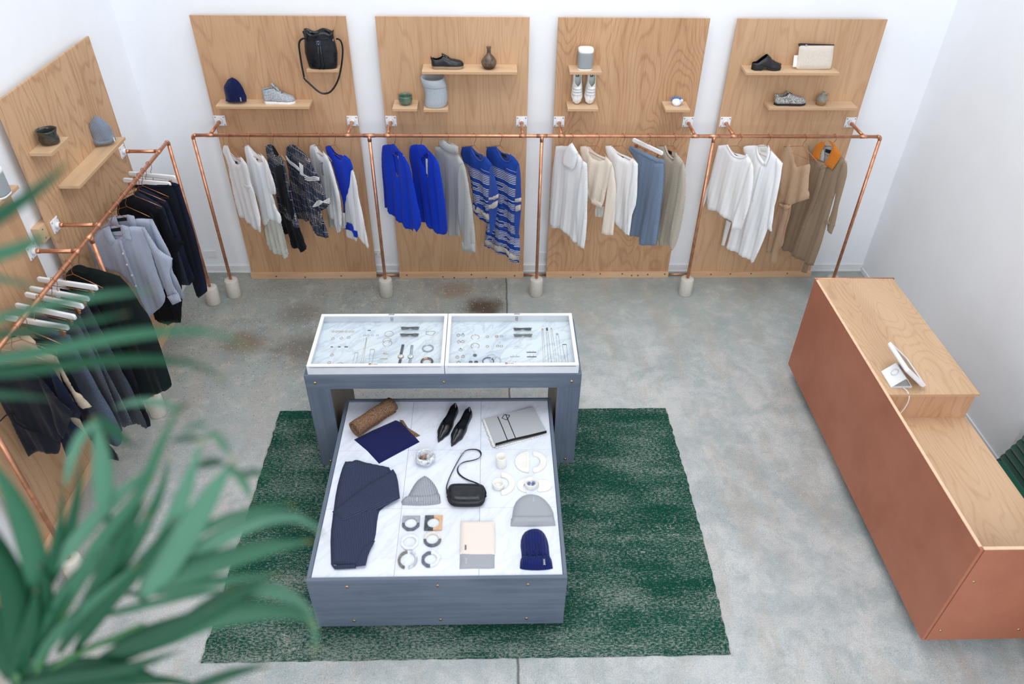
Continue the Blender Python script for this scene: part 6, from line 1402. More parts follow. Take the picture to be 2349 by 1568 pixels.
flatpart('sleeve', [(244, 966), (340, 890), (520, 752), (640, 690), (722, 632), (756, 690), (776, 860), (622, 942), (482, 972), (330, 1046)], RB2, t, .018, .03, .022)
flatpart('lower_sleeve', [(440, 1300), (500, 1220), (584, 1190), (530, 1290), (508, 1386), (432, 1396), (430, 1372)], RB1, t, .012, .02, .018)
flatpart('neck_rib', [(346, 574), (392, 580), (440, 560), (452, 600), (400, 628), (330, 640)], RB2, t, .012, .02, .020)
flatpart('hem_rib', [(236, 1352), (262, 1385), (432, 1372), (432, 1408), (330, 1414), (266, 1416), (236, 1380)], RB1, t, .014, .02, .008)
# beanies
t = thing('beanie', tp(940, 820), 'pointed pale grey ribbed beanie beside the black crossbody bag', 'beanie', 'knitted beanies')
GR2 = ribdir('light_grey_rib_knit', (158, 162, 170), 95.0, 0.0, .4)
flatpart('crown', [(812, 880), (835, 850), (880, 762), (920, 712), (970, 684), (1010, 706), (1060, 770), (1082, 832), (1082, 890), (960, 902)], GR2, t, .03, .05)
cf = flatpart('cuff', [(786, 884), (832, 850), (900, 856), (1000, 852), (1086, 830), (1097, 896), (1080, 908), (960, 920), (792, 914)], GR2, t, .034, .02)
u, v = TF.px(ZT(908, 868), .036); emblem(TF, u, v, .011, .037, WTH, cf, math.pi/2)
t = thing('beanie', tp(1818, 960), 'wide smooth pale grey beanie with a folded brim, above the navy beanie', 'beanie', 'knitted beanies')
cr_ = flatpart('crown', [(1650, 1010), (1668, 905), (1722, 846), (1790, 826), (1870, 840), (1930, 890), (1975, 962), (1982, 1020), (1980, 1060), (1655, 1060)], GRYB, t, .03, .05)
flatpart('brim', [(1644, 1020), (1700, 1012), (1820, 1014), (1982, 1010), (1994, 1076), (1900, 1080), (1740, 1084), (1640, 1080)], GRYB, t, .036, .02)
u, v = TF.px(ZT(1818, 868), .03); emblem(TF, u, v, .011, .032, WTH, cr_, math.pi/2)
NV2 = fabric('navy_cable_knit', (13, 29, 96), .14, 240.0, .7, 60.0, ribdepth=.4, dist=.004)
t = thing('beanie', tp(1840, 1270), 'navy cable knit beanie with a deep cuff at the front corner of the table', 'beanie', 'knitted beanies')
cr_ = flatpart('crown', [(1722, 1360), (1728, 1320), (1714, 1205), (1740, 1132), (1790, 1102), (1850, 1096), (1900, 1122), (1936, 1200), (1946, 1310), (1956, 1360)], NV2, t, .034, .05)
for i in range(3):
    xx = 1780+i*55; pts = []
    for k in range(15):
        f = k/14; pts.append(tp(lerp(xx, lerp(1800, xx, .4) if i != 1 else xx, f)+12*math.sin(k*1.4), lerp(1320, 1112, f), .036-.012*f))
    obj('cable', MB().tube(smoothline(pts, 1), .006, 6), NV2, cr_)
cf = flatpart('cuff', [(1712, 1408), (1716, 1340), (1730, 1322), (1830, 1330), (1946, 1312), (1964, 1345), (1972, 1410), (1930, 1420), (1830, 1426), (1730, 1418)], fabric('navy_rib_cuff', (13, 29, 96), .14, 240.0, .7, 90.0, ribdepth=.4, dist=.004), t, .040, .02)
u, v = TF.px(ZT(1904, 1358), .042); emblem(TF, u, v, .013, .043, WTH, cf, math.pi/2)
# folded two-tone scarf
t = thing('folded_scarf', tp(1380, 1230), 'cream and grey folded knit scarf with stitched crosses', 'scarf', GT)
g_ = flatpart('grey_layer', [(1245, 1290), (1516, 1290), (1516, 1408), (1470, 1412), (1350, 1410), (1240, 1414)], GRYB, t, .012, .015, 0, .014, None, 0)
c_ = flatpart('cream_layer', [(1252, 1040), (1514, 1040), (1520, 1180), (1518, 1300), (1380, 1304), (1246, 1298)], fabric('cream_knit', (232, 220, 210), .06, 280.0, .4), t, .012, .015, .008, .014, None, 0)
u, v = TF.px(ZT(1289, 1245), .02); emblem(TF, u, v, .012, .0215, BLT, c_, math.pi/2)
u, v = TF.px(ZT(1292, 1350), .012); emblem(TF, u, v, .012, .0135, WTH, g_, math.pi/2)
# ---- stone bangles
def stone(nm, a, b, sc=60.0, rough=.3): return glaze(nm, a, b, None, rough, sc)
ST = dict(grey=stone('grey_granite', (146, 150, 156), (178, 180, 184), 120.0), dark=stone('dark_granite', (70, 76, 88), (120, 126, 136), 90.0), black=stone('black_stone', (48, 56, 58), (96, 100, 98), 30.0), tan=stone('tan_stone', (206, 164, 122), (220, 182, 142)),
          white=stone('white_stone', (234, 236, 238), (220, 224, 228)), pearl=stone('cream_stone', (232, 226, 218), (214, 204, 194), 40.0), slate=stone('grey_slate', (78, 82, 88), (110, 112, 116), 40.0), brown=stone('brown_marbled_stone', (100, 94, 88), (146, 140, 132), 35.0), veil=stone('veined_white_stone', (222, 224, 226), (176, 180, 186), 30.0))
def bangle(label, c, shape, ri, halves, split=0.0, h=.012, gap=None, tri=None):
    cc = tp(*c); t = thing('stone_bangle', cc, label, 'bangle', 'stone bangles on the marble'); fr = Fr(cc+V(0, 0, .0), (1, 0, 0), (0, 1, 0))
    for k, m in enumerate(halves):
        a0 = split+k*math.pi; N = 20
        an = [a0+math.pi*i/N for i in range(N+1)]
        obj('half', MB().arcband(fr, [(math.cos(a)*shape(a), math.sin(a)*shape(a)) for a in an], [(math.cos(a)*ri, math.sin(a)*ri) for a in an], 0, h), m, t, bevel=.0012)
def sq(r): return lambda a: r/max(abs(math.cos(a)), abs(math.sin(a)))
def octg(r): return lambda a: r/math.cos(((a+math.pi/8) % (math.pi/4))-math.pi/8)
def half_so(r): return lambda a: (sq(r) if math.sin(a) > 0 else octg(r))(a)
def teard(r): return lambda a: octg(r)(a) if math.cos(a) < .0 else min(r*1.25, r/max(abs(math.cos(a-math.pi/4)), .80)) if 0 < (a % (2*math.pi)) < math.pi/2 else r
bangle('grey granite bangle, square above and faceted below, top left of the six', (862, 1060), half_so(.052), .037, (ST['grey'], ST['dark']))
bangle('square bangle half dark stone and half tan, top right of the six', (1038, 1057), sq(.053), .037, (ST['black'], ST['tan']), math.pi/2)
bangle('white eight sided stone bangle, middle left of the six', (853, 1208), octg(.051), .037, (ST['white'], ST['white']))
bangle('round bangle half cream and half slate, middle right of the six', (1030, 1185), lambda a: .052, .036, (ST['pearl'], ST['slate']))
bangle('bangle half dark faceted stone and half white teardrop, bottom right of the six', (1016, 1342), teard(.051), .036, (ST['dark'], ST['white']), math.pi/2)
for lab, c, m, a0 in (('brown marbled half ring stone cuff, opening to the right', (835, 1345), ST['brown'], math.pi/2+.1), ('white veined half ring stone cuff, opening to the left', (838, 1345), ST['veil'], -math.pi/2+.15)):
    cc = tp(*c); fr = Fr(cc, (1, 0, 0), (0, 1, 0)); an = [a0+(math.pi-.35)*i/20 for i in range(21)]
    tag(obj('stone_cuff', MB().arcband(fr, [(math.cos(a)*.055, math.sin(a)*.06) for a in an], [(math.cos(a)*.041, math.sin(a)*.046) for a in an], 0, .012), m, origin=cc, bevel=.0012), lab, 'cuff', 'stone bangles on the marble')
# ---- white tableware
WC_ = glaze('white_bisque', (240, 238, 232), (232, 228, 220), None, .45, 10.0)
def plate(label, pts, h=.010, inner=None, nm='ceramic_dish'):
    q = tp(sum(p[0] for p in pts)/len(pts), sum(p[1] for p in pts)/len(pts)); t = thing(nm, q, label, 'dish', 'white ceramic dishes')
    P = chaikin(TF.poly(pts, ZT, h), 2); obj('body', MB().prism(P, TF, 0, h), WC_, t, bevel=.003)
    if inner:
        cx, cy = sum(p[0] for p in P)/len(P), sum(p[1] for p in P)/len(P)
        obj('raised_rim', MB().tube([TF.at(lerp(cx, u, inner), lerp(cy, v, inner), h+.0005) for u, v in P], .0016, 6, True), WC_, t)
def arcpts(cx, cy, rx, ry, a0, a1, n=14): return [(cx+rx*math.cos(a0+(a1-a0)*i/n), cy-ry*math.sin(a0+(a1-a0)*i/n)) for i in range(n+1)]
H = math.pi/2
def dense(p): return p
plate('white half round ceramic dish with an inner ring, left of the white arc', arcpts(1786, 572, 112, 82, H, 3*H)+[(1788, 610), (1788, 530)], .012, .62)
plate('white arc shaped ceramic piece at the right end of the upper row', arcpts(1815, 572, 108, 82, H, -H)+arcpts(1815, 572, 58, 48, -H, H), .012)
plate('white arc shaped ceramic piece beside the small round pot', arcpts(1566, 742, 110, 88, H, -H)+arcpts(1566, 742, 62, 52, -H, H), .012)
plate('white crescent ceramic piece left of the bowl with blue shapes', arcpts(1770, 756, 78, 54, H*.6, 3*H)+arcpts(1800, 770, 62, 44, 2.6*H, 1.0*H), .010)
plate('white leaf shaped ceramic piece right of the bowl with blue shapes', arcpts(1880, 760, 84, 48, H, -H*.0)+[(1962, 766)]+arcpts(1880, 768, 80, 36, -.2, -H)+[(1845, 805), (1866, 760), (1850, 716)], .010)
def cup(label, c, r, hgt, wall=.006, nm='ceramic_cup'):
    q = tp(*c); t = thing(nm, q, label, 'cup', 'white ceramic cups'); obj('body', MB().lathe([(0, 0), (r*.94, 0), (r, .004), (r, hgt-.002), (r-.002, hgt), (r-wall, hgt-.001), (r-wall, .010), (0, .008)], q, 36), WC_, t); return q, t
cup('tall plain white ceramic cup in the upper row of ceramics', (1568, 602), .035, .085)
cup('small round white ceramic pot below the tall cup', (1545, 768), .038, .038, .010, 'ceramic_pot')
q, t = cup('round white ceramic bowl with blue shapes inside, between crescent and leaf pieces', (1800, 760), .040, .036, .006, 'ceramic_pot')
for i, dx in enumerate((-.013, .013)):
    tag(obj('blue_earring', MB().pillow([(.012*math.cos(k), .014*math.sin(k)) for k in [j*math.pi/5 for j in range(10)]], Fr(q+V(dx, .002, .018), (1, 0, .2), (.1, 1, .3)), .004, res=.006), glaze('blue_enamel', (40, 62, 130), (150, 170, 205), None, .3, 160.0), origin=q+V(dx, 0, .012)), ('left', 'right')[i]+' blue patterned earring lying in the white bowl', 'earring', 'blue earrings in a bowl')

# ================================================================== jewellery in the cases
J1 = zm(690, 700, .14049); J2 = zm(1010, 700, .14049); JZ = CB+.0125
def jp(Z, x, y, h=0): return onz(*Z(x, y), JZ+h)
GOLD = copper('fine_gold', (214, 190, 150), .3); SILV = copper('fine_silver', (196, 200, 206), .28); DARKM = copper('oxidised_silver', (84, 88, 98), .4); ROSE = copper('rose_gold', (206, 150, 120), .3)
BLUE = plain('blue_resin', (70, 92, 130), .3)
_cache = {}
def jring(Z, x, y, r, wire, m, label, group, nm='ring', open_=0.0, stone_=None, cat='ring', sy=1.0, tilt=0.0):
    q = jp(Z, x, y); n = 20
    a = [open_/2-math.pi/2+(2*math.pi-open_)*i/n for i in range(n+1 if open_ else n)]
    P = [q+V(r*math.cos(k), r*sy*math.sin(k), wire+tilt*math.sin(k)+abs(tilt)) for k in a]
    if stone_ is None:
        return tag(obj(nm, MB().tube(P, wire, 7, not open_), m, origin=q), label, cat, group)
    t = thing(nm, q, label, cat, group); obj('band', MB().tube(P, wire, 7, not open_), m, t)
    obj('stone', MB().sphere(q+V(0, r*sy, wire*2.0), wire*2.4, 10, 6), stone_, t); return t
ORD = ['first', 'second', 'third', 'fourth', 'fifth', 'sixth', 'seventh', 'eighth']
for i, x in enumerate((525, 580, 630, 680, 740, 800, 850)): jring(J1, x, 428, .0085, .0011, GOLD, ORD[i]+' from left of the thin gold rings in the back row of the left case', 'thin gold rings in a row')
for i, (x, y) in enumerate(((525, 545), (665, 537), (785, 525))): jring(J1, x, y, .0105, .0012, GOLD, ORD[i]+' from left of three stone set gold rings in the left case', 'stone rings in the second row', stone_=SILV)
def stud(Z, x, y, w, m, label, group, cat='earring', nm='bar_earring', posts=False, d=.006, hh=.004, long=True):
    q = jp(Z, x, y); t = thing(nm, q, label, cat, group)
    obj('bar', MB().box(q.x-w/2, q.x+w/2, q.y-d/2, q.y+d/2, q.z, q.z+hh), m, t, bevel=.001)
    if posts:
        for s in (-.18, .18): obj('post', MB().cyl((q.x+w*s, q.y, q.z+hh), (q.x+w*s, q.y+.003, q.z+hh+.014), .0011, n=6), GOLD, t)
for x, w_ in ((507, .016), (630, .018), (742, .024)): stud(J1, x, 680, w_, DARKM, {507: 'left', 630: 'middle', 742: 'right'}[x]+' small dark bar stud of the row of three in the left case', 'dark bar studs')
stud(J1, 1117, 412, .022, DARKM, 'single dark bar stud near the back of the left case', 'dark bar studs')
for x, l in ((1040, 'leftmost'), (1095, 'second'), (1170, 'third'), (1250, 'rightmost')): jring(J1, x, 490, .0085, .0010, SILV, l+' small silver hoop of the four behind the thin necklace', 'small silver hoops', 'hoop_earring', .5, cat='earring')
for (x, y, l) in ((510, 812, 'gold disc ring'), (465, 935, 'plain gold ring')): jring(J1, x, y, .0105, .0014, GOLD, l+' at the front left of the left case', 'front left gold rings', stone_=GOLD if y < 900 else None)
jring(J1, 635, 968, .022, .0014, SILV, 'thin silver bangle at the front edge of the left case', 'bangles in the cases', 'bangle', cat='bangle')
jring(J1, 1440, 466, .031, .0012, GOLD, 'thin round gold bangle left of the sunglasses in the left case', 'bangles in the cases', 'bangle', cat='bangle')
jring(J1, 1408, 572, .028, .0012, GOLD, 'thin gold cuff, the rear of the overlapping pair in the left case', 'bangles in the cases', 'cuff', .9, cat='cuff')
jring(J1, 1415, 622, .031, .0012, GOLD, 'thin gold cuff, the front of the overlapping pair in the left case', 'bangles in the cases', 'cuff', .7, cat='cuff')
jring(J1, 2075, 706, .036, .0045, SILV, 'thick pale silver bangle near the right side of the left case', 'bangles in the cases', 'bangle', cat='bangle')
q = jp(J1, 2060, 930); t = thing('cuff', q, 'wide dark and rose gold cuff at the front right of the left case', 'cuff', 'bangles in the cases')
for nm, m, a0, a1 in (('dark_arc', DARKM, -.9, 1.5), ('dark_arc', DARKM, 2.3, 4.4), ('rose_arc', ROSE, 1.5, 2.3)):
    obj(nm, MB().tube([q+V(.037*math.cos(a0+(a1-a0)*i/14), .037*math.sin(a0+(a1-a0)*i/14), .007) for i in range(15)], .006, 10), m, t)
obj('inner_band', MB().tube([q+V(.032*math.cos(i*.2618), .032*math.sin(i*.2618), .006) for i in range(24)], .0035, 8, True), ROSE, t)
P = [jp(J1, *p, .0015) for p in ((2040, 430), (2185, 420), (2195, 440), (2150, 490), (2045, 472))]; tag(obj('square_bangle', MB().tube(P, .0013, 6, True), GOLD, origin=P[0]), 'thin angular gold bangle right of the sunglasses in the left case', 'bangle', 'bangles in the cases')
def necklace(Z, pend, lines, label, m=GOLD, pw=.012, ph=.004, bar=False):
    q = jp(Z, *pend); t = thing('necklace', q, label, 'necklace', 'chain necklaces')
    for a, b in lines: obj('chain', MB().tube([jp(Z, *a, .001), jp(Z, *b, .001)], .0008, 5), m, t)
    obj('pendant', MB().box(q.x-pw/2, q.x+pw/2, q.y-ph/2, q.y+ph/2, q.z, q.z+.003), m, t, bevel=.0008)
necklace(J1, (1076, 540), [((1072, 550), (970, 982)), ((1076, 552), (1010, 982))], 'fine gold necklace with a drop in the middle of the left case', GOLD, .004, .016)
necklace(J1, (1172, 720), [((1138, 722), (1103, 985)), ((1208, 722), (1152, 985))], 'gold bar necklace right of the drop necklace in the left case', GOLD, .030, .004)
necklace(J1, (912, 775), [((886, 777), (838, 985)), ((938, 777), (892, 985))], 'small gold bar necklace left of the drop necklace in the left case', GOLD, .022, .003)
necklace(J2, (1668, 395), [((1660, 420), (1685, 952)), ((1680, 420), (1718, 952))], 'leftmost long necklace in the right case with a ring pendant', GOLD, .012, .022)
necklace(J2, (1742, 392), [((1732, 430), (1768, 952)), ((1756, 430), (1818, 952))], 'second long necklace in the right case with a square link pendant', DARKM, .012, .034)
necklace(J2, (1812, 382), [((1804, 400), (1866, 952)), ((1826, 400), (1905, 952))], 'third long necklace in the right case with a small drop', GOLD, .010, .018)
necklace(J2, (1908, 472), [((1890, 490), (1942, 952)), ((1930, 490), (1985, 950))], 'fourth long necklace in the right case with a flat square pendant', SILV, .016, .020)
necklace(J2, (2027, 640), [((1992, 642), (2050, 948)), ((2060, 642), (2085, 946))], 'bar necklace at the right side of the right case', DARKM, .028, .005)
def watch(pts, face, label, m, group='wrist watches'):
    q = jp(J1, *face); t = thing('wrist_watch', q, label, 'watch', group)
    for a, b in pts: obj('strap', MB().ribbon([jp(J1, *a, .003), jp(J1, *b, .004)], V(.018, 0, 0), .003), m, t)
    c = obj('watch_case', MB().lathe([(0, 0), (.0185, 0), (.0200, .002), (.0200, .007), (.0175, .0085), (.0165, .0075), (0, .0075)], q, 28), ROSE if m != STRG else SILV, t)
    obj('dial', MB().lathe([(0, .0078), (.0165, .0078), (.0165, .0082), (0, .0082)], q, 24), plain('white_dial', (240, 240, 238), .4), c)
    obj('hands', MB().ribbon([q+V(0, 0, .0088), q+V(-.003, .009, .0088)], V(.0012, 0, 0), .0004).ribbon([q+V(0, 0, .0088), q+V(-.006, -.003, .0088)], V(0, .0012, 0), .0004), BLACKP, c)
    obj('buckle', MB().box(*(lambda p: (p.x-.010, p.x+.010, p.y-.003, p.y+.003, p.z+.002, p.z+.006))(jp(J1, *pts[1][1]))), SILV, t)
STRN = leather('navy_strap_leather', (62, 72, 92), .5); STRG = leather('grey_strap_leather', (164, 174, 186), .5)
watch((((1636, 800), (1670, 640)), ((1628, 880), (1604, 975))), (1634, 842), 'wrist watch with a dark navy strap in the left case', STRN)
watch((((1800, 805), (1816, 650)), ((1790, 880), (1772, 968))), (1794, 844), 'wrist watch with a pale grey strap in the left case', STRG)
def shades(Z, c, label, fm, lm):
    q = jp(Z, *c); t = thing('sunglasses', q, label, 'sunglasses', 'folded sunglasses')
    arc = lambda s: V(s*.067, -.010*(1-(abs(s))**2)+.006, 0)
    f = obj('brow_frame', MB().tube([q+arc(-1+i/8)+V(0, .000, .020-.004*abs(-1+i/8)) for i in range(17)], .0028, 7), fm, t)
    for s in (-1, 1):
        fr_ = Fr(q+V(s*.034, .000, .012), (1, s*-.16, 0), (0, -.45, .9)); P = [(.027*math.cos(k_), .0145*math.sin(k_)) for k_ in [j*math.pi/8 for j in range(16)]]
        l = obj('lens', MB().pillow(P, fr_, .0015, .02, .012, sm=0), lm, t); obj('rim', MB().tube([fr_.at(u, v) for u, v in P], .0020, 6, True), fm, l)
        obj('temple', MB().tube([q+V(s*.066, .006, .016), q+V(s*.05, .012, .014), q+V(-s*.045, .014+.003*s, .006), q+V(-s*.062, .014+.003*s, .003)], .0022, 6), fm, t)
    obj('bridge', MB().tube([q+V(-.009, -.006, .014), q+V(0, -.008, .018), q+V(.009, -.006, .014)], .0022, 6), fm, t)
LD = plain('smoke_lens', (66, 74, 76), .1); LG = plain('pale_smoke_lens', (120, 126, 122), .1); FD = plain('dark_acetate', (52, 56, 60), .25)
shades(J1, (1785, 395), 'folded dark sunglasses at the back of the left case', FD, LG); shades(J1, (1775, 505), 'folded dark sunglasses in front of the other pair in the left case', FD, LG)
shades(J2, (1343, 410), 'folded dark lensed sunglasses at the back of the right case', FD, LD); shades(J2, (1350, 512), 'folded pale lensed sunglasses in front of the darker pair in the right case', copper('pewter', (130, 132, 128), .4), LG)
for (x, y, l) in ((1380, 792, 'rear'), (1355, 872, 'middle'), (1345, 978, 'front')): stud(J1, x, y, .036 if y != 872 else .052, GOLD, l+' gold bar earring card left of the watches', 'gold bar earrings by the watches', posts=(y != 872), d=.005, hh=.003)
RN = [(295, 487, GOLD), (370, 487, SILV), (303, 598, GOLD), (368, 593, GOLD), (330, 727, SILV), (278, 846, GOLD), (370, 838, GOLD), (300, 932, GOLD)]
for i, (x, y, m) in enumerate(RN): jring(J2, x, y, .0115, .0016, m, ('left', 'right')[x > 340]+' stone set ring in the '+('back row', 'second row', 'third row', 'fourth row', 'front row')[(y > 550)+(y > 650)+(y > 800)+(y > 900)]+' at the left of the right case', 'stone rings at the left of the right case', stone_=SILV if m is GOLD else DARKM)
for (x, y) in ((768, 509), (922, 508), (998, 502), (768, 670), (935, 664), (998, 668)): jring(J2, x, y, .0100, .0015 if (x, y) != (922, 508) else .0024, GOLD if x != 998 else SILV, ('left', 'middle', 'right')[(x > 800)+(x > 960)]+' slim ring of the '+('back', 'front')[y > 600]+' three in the middle of the right case', 'slim rings in the middle of the right case')
jring(J2, 570, 522, .028, .0014, GOLD, 'open gold cuff with a bead, the rear one in the right case', 'bangles in the cases', 'cuff', 1.2, GOLD, 'cuff')
jring(J2, 568, 664, .029, .0016, GOLD, 'open gold cuff, the front one in the right case', 'bangles in the cases', 'cuff', 1.2, None, 'cuff')
for (x, y, m, l) in ((567, 820, BLUE, 'single dark blue'), (497, 932, BLUE, 'front left dark blue'), (585, 932, DARKM, 'front right grey')): jring(J2, x, y, .0095, .0038, m, l+' chunky ring in the right case', 'chunky resin rings')
jring(J2, 782, 915, .037, .0036, BLUE, 'blue resin bangle at the front of the right case', 'bangles in the cases', 'bangle', cat='bangle')
jring(J2, 905, 905, .034, .0036, plain('pale_resin', (200, 208, 216), .3), 'pale resin bangle overlapping the blue one', 'bangles in the cases', 'bangle', cat='bangle', tilt=.004)
jring(J2, 838, 850, .030, .0010, SILV, 'thin silver bangle behind the two resin bangles', 'bangles in the cases', 'bangle', cat='bangle')
for (x, y, l, p) in ((1218, 838, 'left', True), (1487, 768, 'rear right', False), (1492, 842, 'front right', False)): stud(J2, x, y, .066, SILV if p else DARKM, l+' long metal hair slide in the right case', 'hair slides in the right case', 'hair slide', 'hair_slide', True, .005, .004)
for (x, l) in ((1205, 'left'), (1490, 'right')): stud(J2, x, 950, .05, GOLD, l+' gold bar slide at the front edge of the right case', 'hair slides in the right case', 'hair slide', 'hair_slide', True, .004, .003)
stud(J2, 1250, 672, .03, SILV, 'fine silver chain clasp behind the left hair slide', 'hair slides in the right case', 'clasp', 'chain_clasp', False, .003, .002)

# ================================================================== palm in the foreground
def leaf_mat(name, c1, c2, tip):
    t = NT(name); uv = t.tc('UV'); x, y, z = t.sep(uv)
    n = t.noise(t.vmul(uv, (300, 6, 1)), 1.0, 3); b = t.noise(t.tc(), 5, 3)
    col = t.mix(t.ss(n, .3, .7, 0, .4), lin(c1), lin(c2)); col = t.mix(t.ss(b, .4, .7, 0, .35), col, lin(c2))
    col = t.mix(t.ss(y, .93, 1.0, 0, .8), col, lin(tip))
    tr = t.n('ShaderNodeBsdfTranslucent'); t.l(col, tr.inputs[0]); mx = t.n('ShaderNodeMixShader'); mx.inputs[0].default_value = .22
    t.done(col, .42, spec=.45); t.l(t.b.outputs[0], mx.inputs[1]); t.l(tr.outputs[0], mx.inputs[2])
    t.l(mx.outputs[0], t.t.nodes['Material Output'].inputs[0]); return t.m
LFM = [leaf_mat('palm_leaf', (58, 116, 86), (78, 134, 104), (150, 140, 70)), leaf_mat('palm_leaf_lit', (88, 142, 116), (110, 160, 134), (160, 140, 80)), leaf_mat('palm_leaf_shaded', (28, 86, 58), (44, 102, 72), (110, 110, 60))]  # paler and darker copies hold light and shade painted into the leaf colour
STEM = plain('palm_stem', (58, 110, 62), .5)
def leaflet(par, pts, w0, d0, d1, m, bow=0.0, Z=None):
    """w0: width in view pixels at depth d; a folded strap shaped leaf"""
    P = chaikin([tuple(Z(*p) if Z else p) for p in pts], 2, False)
    L = [0]
    for a, b in zip(P, P[1:]): L.append(L[-1]+math.hypot(b[0]-a[0], b[1]-a[1]))
    N = 13; W3 = []; vs = []; uv = []
    def atl(s):
        s *= L[-1]
        for i in range(len(L)-1):
            if s <= L[i+1]: f = (s-L[i])/(L[i+1]-L[i]+1e-9); return (lerp(P[i][0], P[i+1][0], f), lerp(P[i][1], P[i+1][1], f))
        return P[-1]
    C = []
    for i in range(N):
        s = i/(N-1); p = atl(s); d = lerp(d0, d1, s)+bow*math.sin(math.pi*s); C.append((atd(p[0], p[1], d), d, s))
    for i, (c, d, s) in enumerate(C):
        tn = (C[min(i+1, N-1)][0]-C[max(i-1, 0)][0]).normalized(); vw = (c-CO).normalized()
        sd = tn.cross(vw).normalized(); up = sd.cross(tn)
        if up.dot(vw) > 0: up = -up
        wd = w0*1.12/CAM['F']*d*.5*(min(1, (s+.04)/.30)**.7)*(1-max(0, (s-.45)/.55)**1.8)+.0006
        vs += [c-sd*wd+up*wd*.32, c, c+sd*wd+up*wd*.32]; uv += [(-wd, s), (0, s), (wd, s)]
    fs = []
    for i in range(N-1):
        a = 3*i; fs += [(a, a+1, a+4, a+3), (a+1, a+2, a+5, a+4)]
    return obj('leaflet', MB().add(vs, fs, uv), LFM[m], par, solid=.0012)
crown = atd(70, 1640, 1.42)
t = thing('palm_tree', (crown.x, crown.y, 0), 'tall potted palm with blurred green leaves in the lower left foreground', 'plant')
obj('pot', MB().lathe([(0, 0), (.16, 0), (.19, .02), (.22, .36), (.225, .38), (.205, .38), (.2, .33), (0, .33)], (crown.x, crown.y, 0), 36), plain('terracotta_pot', (150, 96, 72), .8), t)
obj('trunk', MB().tube([V(crown.x, crown.y, .3), V(crown.x+.01, crown.y+.01, 1.2), V(crown.x-.01, crown.y, 2.0), crown-V(0, 0, .02)], [.045, .035, .028, .022], 12), plain('palm_trunk', (104, 92, 70), .9), t)
def frond(pts, d0, d1, r0=.010):
    n = len(pts); C = [crown-V(0, 0, .03)]+[atd(p[0], p[1], lerp(d0, d1, i/max(1, n-1))) for i, p in enumerate(pts)]
    C = smoothline(C, 2); return obj('frond', MB().tube(C, [lerp(r0, .003, i/(len(C)-1)) for i in range(len(C))], 8), STEM, t)
ZQ = zm(0, 900, .7457)
FA = frond([(90, 1500), (190, 1330), (290, 1170)], 1.40, 1.26)
for pts, w_, a, b, m in (
    ([(300, 520), (410, 350), (470, 220), (515, 110), (560, 35)], 30, 1.30, 1.10, 0), ([(545, 50), (500, 30), (430, 24), (350, 46)], 18, 1.10, 1.16, 1), ([(530, 60), (545, 50), (580, 32)], 14, 1.10, 1.12, 2),
    ([(150, 560), (260, 420), (380, 300), (470, 225)], 40, 1.34, 1.2, 1), ([(215, 640), (300, 470), (400, 350), (480, 250)], 40, 1.34, 1.18, 0),
    ([(330, 400), (318, 290), (312, 190), (300, 110), (280, 75)], 48, 1.28, 1.10, 1), ([(300, 90), (262, 110), (222, 185), (200, 295)], 24, 1.10, 1.15, 1), ([(290, 70), (330, 100), (370, 135), (412, 165)], 26, 1.10, 1.16, 2),
    ([(430, 620), (520, 430), (580, 270), (625, 140)], 46, 1.32, 1.10, 1), ([(430, 640), (540, 490), (650, 310), (725, 200)], 72, 1.32, 1.13, 1),
    ([(700, 230), (730, 245), (755, 285), (775, 332)], 24, 1.13, 1.14, 0), ([(735, 255), (775, 243), (830, 252)], 16, 1.13, 1.18, 2), ([(690, 215), (645, 212), (595, 235)], 22, 1.13, 1.18, 2),
    ([(625, 145), (660, 120), (690, 170), (720, 195)], 18, 1.10, 1.12, 0), ([(620, 140), (575, 140), (520, 150)], 16, 1.10, 1.14, 2), ([(640, 100), (610, 96), (560, 120)], 10, 1.08, 1.12, 0),
    ([(180, 800), (260, 680), (335, 530), (400, 410), (455, 320)], 44, 1.38, 1.2, 2), ([(110, 800), (180, 650), (260, 550), (360, 470), (470, 372)], 36, 1.40, 1.22, 0),
    ([(230, 800), (320, 650), (430, 540), (545, 380)], 44, 1.38, 1.2, 2), ([(90, 860), (170, 740), (300, 630), (430, 520)], 30, 1.41, 1.25, 0),
    ([(130, 640), (200, 480), (240, 320), (250, 205)], 28, 1.38, 1.2, 2), ([(90, 720), (150, 560), (185, 420), (195, 290)], 26, 1.40, 1.22, 2),
    ([(260, 700), (370, 540), (440, 420), (500, 300), (520, 190)], 34, 1.36, 1.2, 0), ([(60, 860), (150, 700), (210, 590), (300, 480)], 40, 1.42, 1.28, 2)):
    leaflet(FA, pts, w_*.7457, a, b, m, 0, ZQ)
FB = frond([(110, 1530), (220, 1480), (330, 1430)], 1.40, 1.30)
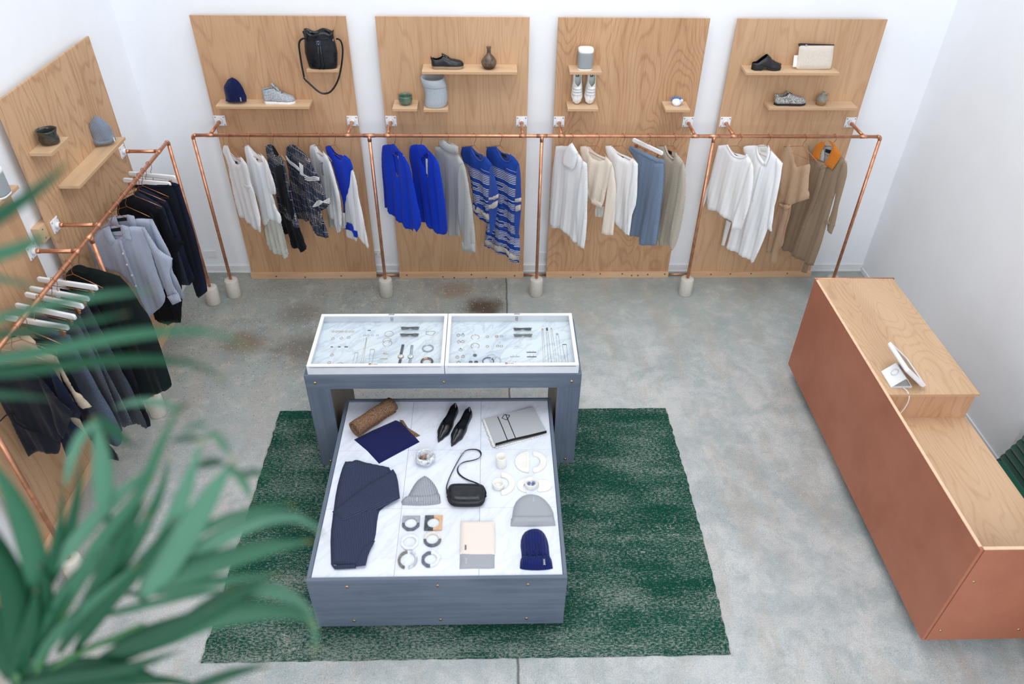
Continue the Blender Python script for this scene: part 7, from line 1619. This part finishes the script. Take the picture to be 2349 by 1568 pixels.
for pts, w_, a, b, m in (
    ([(440, 560), (600, 430), (720, 375), (850, 345), (908, 346)], 24, 1.30, 1.12, 0), ([(420, 620), (600, 490), (760, 400), (880, 376), (950, 392), (1005, 452)], 46, 1.33, 1.10, 1),
    ([(430, 600), (640, 530), (800, 478), (965, 456)], 58, 1.32, 1.12, 0), ([(390, 620), (600, 592), (760, 566), (862, 560)], 32, 1.34, 1.16, 0), ([(300, 690), (500, 640), (640, 612), (720, 606)], 20, 1.36, 1.22, 0),
    ([(250, 860), (430, 770), (600, 700), (740, 620), (830, 552)], 58, 1.38, 1.18, 2), ([(540, 710), (700, 620), (830, 598), (920, 640), (975, 720), (965, 806)], 40, 1.32, 1.10, 1),
    ([(420, 800), (620, 690), (800, 668), (920, 678), (972, 722)], 62, 1.35, 1.12, 0), ([(270, 780), (430, 740), (560, 690), (660, 660)], 26, 1.38, 1.24, 0),
    ([(60, 880), (230, 832), (390, 842), (530, 900)], 40, 1.42, 1.28, 2), ([(540, 930), (650, 886), (750, 852), (832, 838)], 28, 1.34, 1.2, 2), ([(40, 900), (220, 870), (400, 850), (560, 790)], 36, 1.42, 1.26, 2), ([(100, 920), (300, 890), (520, 880), (640, 910)], 34, 1.42, 1.3, 2)):
    leaflet(FB, pts, w_*.7457, a, b, m, 0, ZQ)
FC = frond([(60, 1500), (10, 1350), (-60, 1150)], 1.42, 1.30)
for pts, w_, a, b, m in (
    ([(150, 700), (110, 520), (60, 360), (-30, 200)], 62, 1.40, 1.12, 0), ([(60, 860), (50, 700), (20, 560), (-50, 420)], 60, 1.41, 1.2, 2), ([(100, 820), (90, 680), (40, 540), (-40, 380)], 44, 1.42, 1.2, 2),
    ([(30, 880), (20, 760), (-30, 640)], 60, 1.42, 1.3, 2), ([(120, 860), (140, 740), (150, 620), (120, 520)], 40, 1.43, 1.3, 2), ([(40, 900), (70, 800), (100, 700), (110, 600)], 46, 1.43, 1.3, 2)):
    leaflet(FC, pts, w_*.7457, a, b, m, 0, ZQ)
FD_ = frond([(-60, 1300), (-160, 1000), (-190, 760)], 1.38, 1.05)
for pts, w_, a, b, m in (
    ([(-190, 640), (-60, 530), (60, 455), (120, 408), (166, 366)], 48, 1.05, 0.92, 2),
    ([(-180, 660), (-60, 600), (40, 570), (112, 530)], 50, 1.05, 0.95, 0),
    ([(-190, 640), (-60, 630), (30, 645), (90, 660)], 26, 1.05, 0.95, 0),
    ([(-180, 850), (20, 820), (160, 795), (300, 765), (450, 755), (520, 770), (578, 798)], 40, 1.10, 0.95, 0),
    ([(-150, 870), (60, 850), (200, 828), (340, 822), (430, 828), (490, 850), (522, 885)], 34, 1.12, 1.0, 2),
    ([(-160, 900), (0, 905), (60, 908), (116, 915)], 24, 1.12, 1.05, 2),
    ([(-100, 780), (60, 760), (180, 742), (296, 718)], 26, 1.10, 1.0, 2),
    ([(-100, 760), (80, 705), (200, 680), (360, 664)], 30, 1.08, 0.95, 0),
    ([(-60, 600), (20, 585), (70, 565), (110, 540)], 24, 1.05, 0.96, 0)):
    leaflet(FD_, pts, w_*.62, a, b, m, 0)
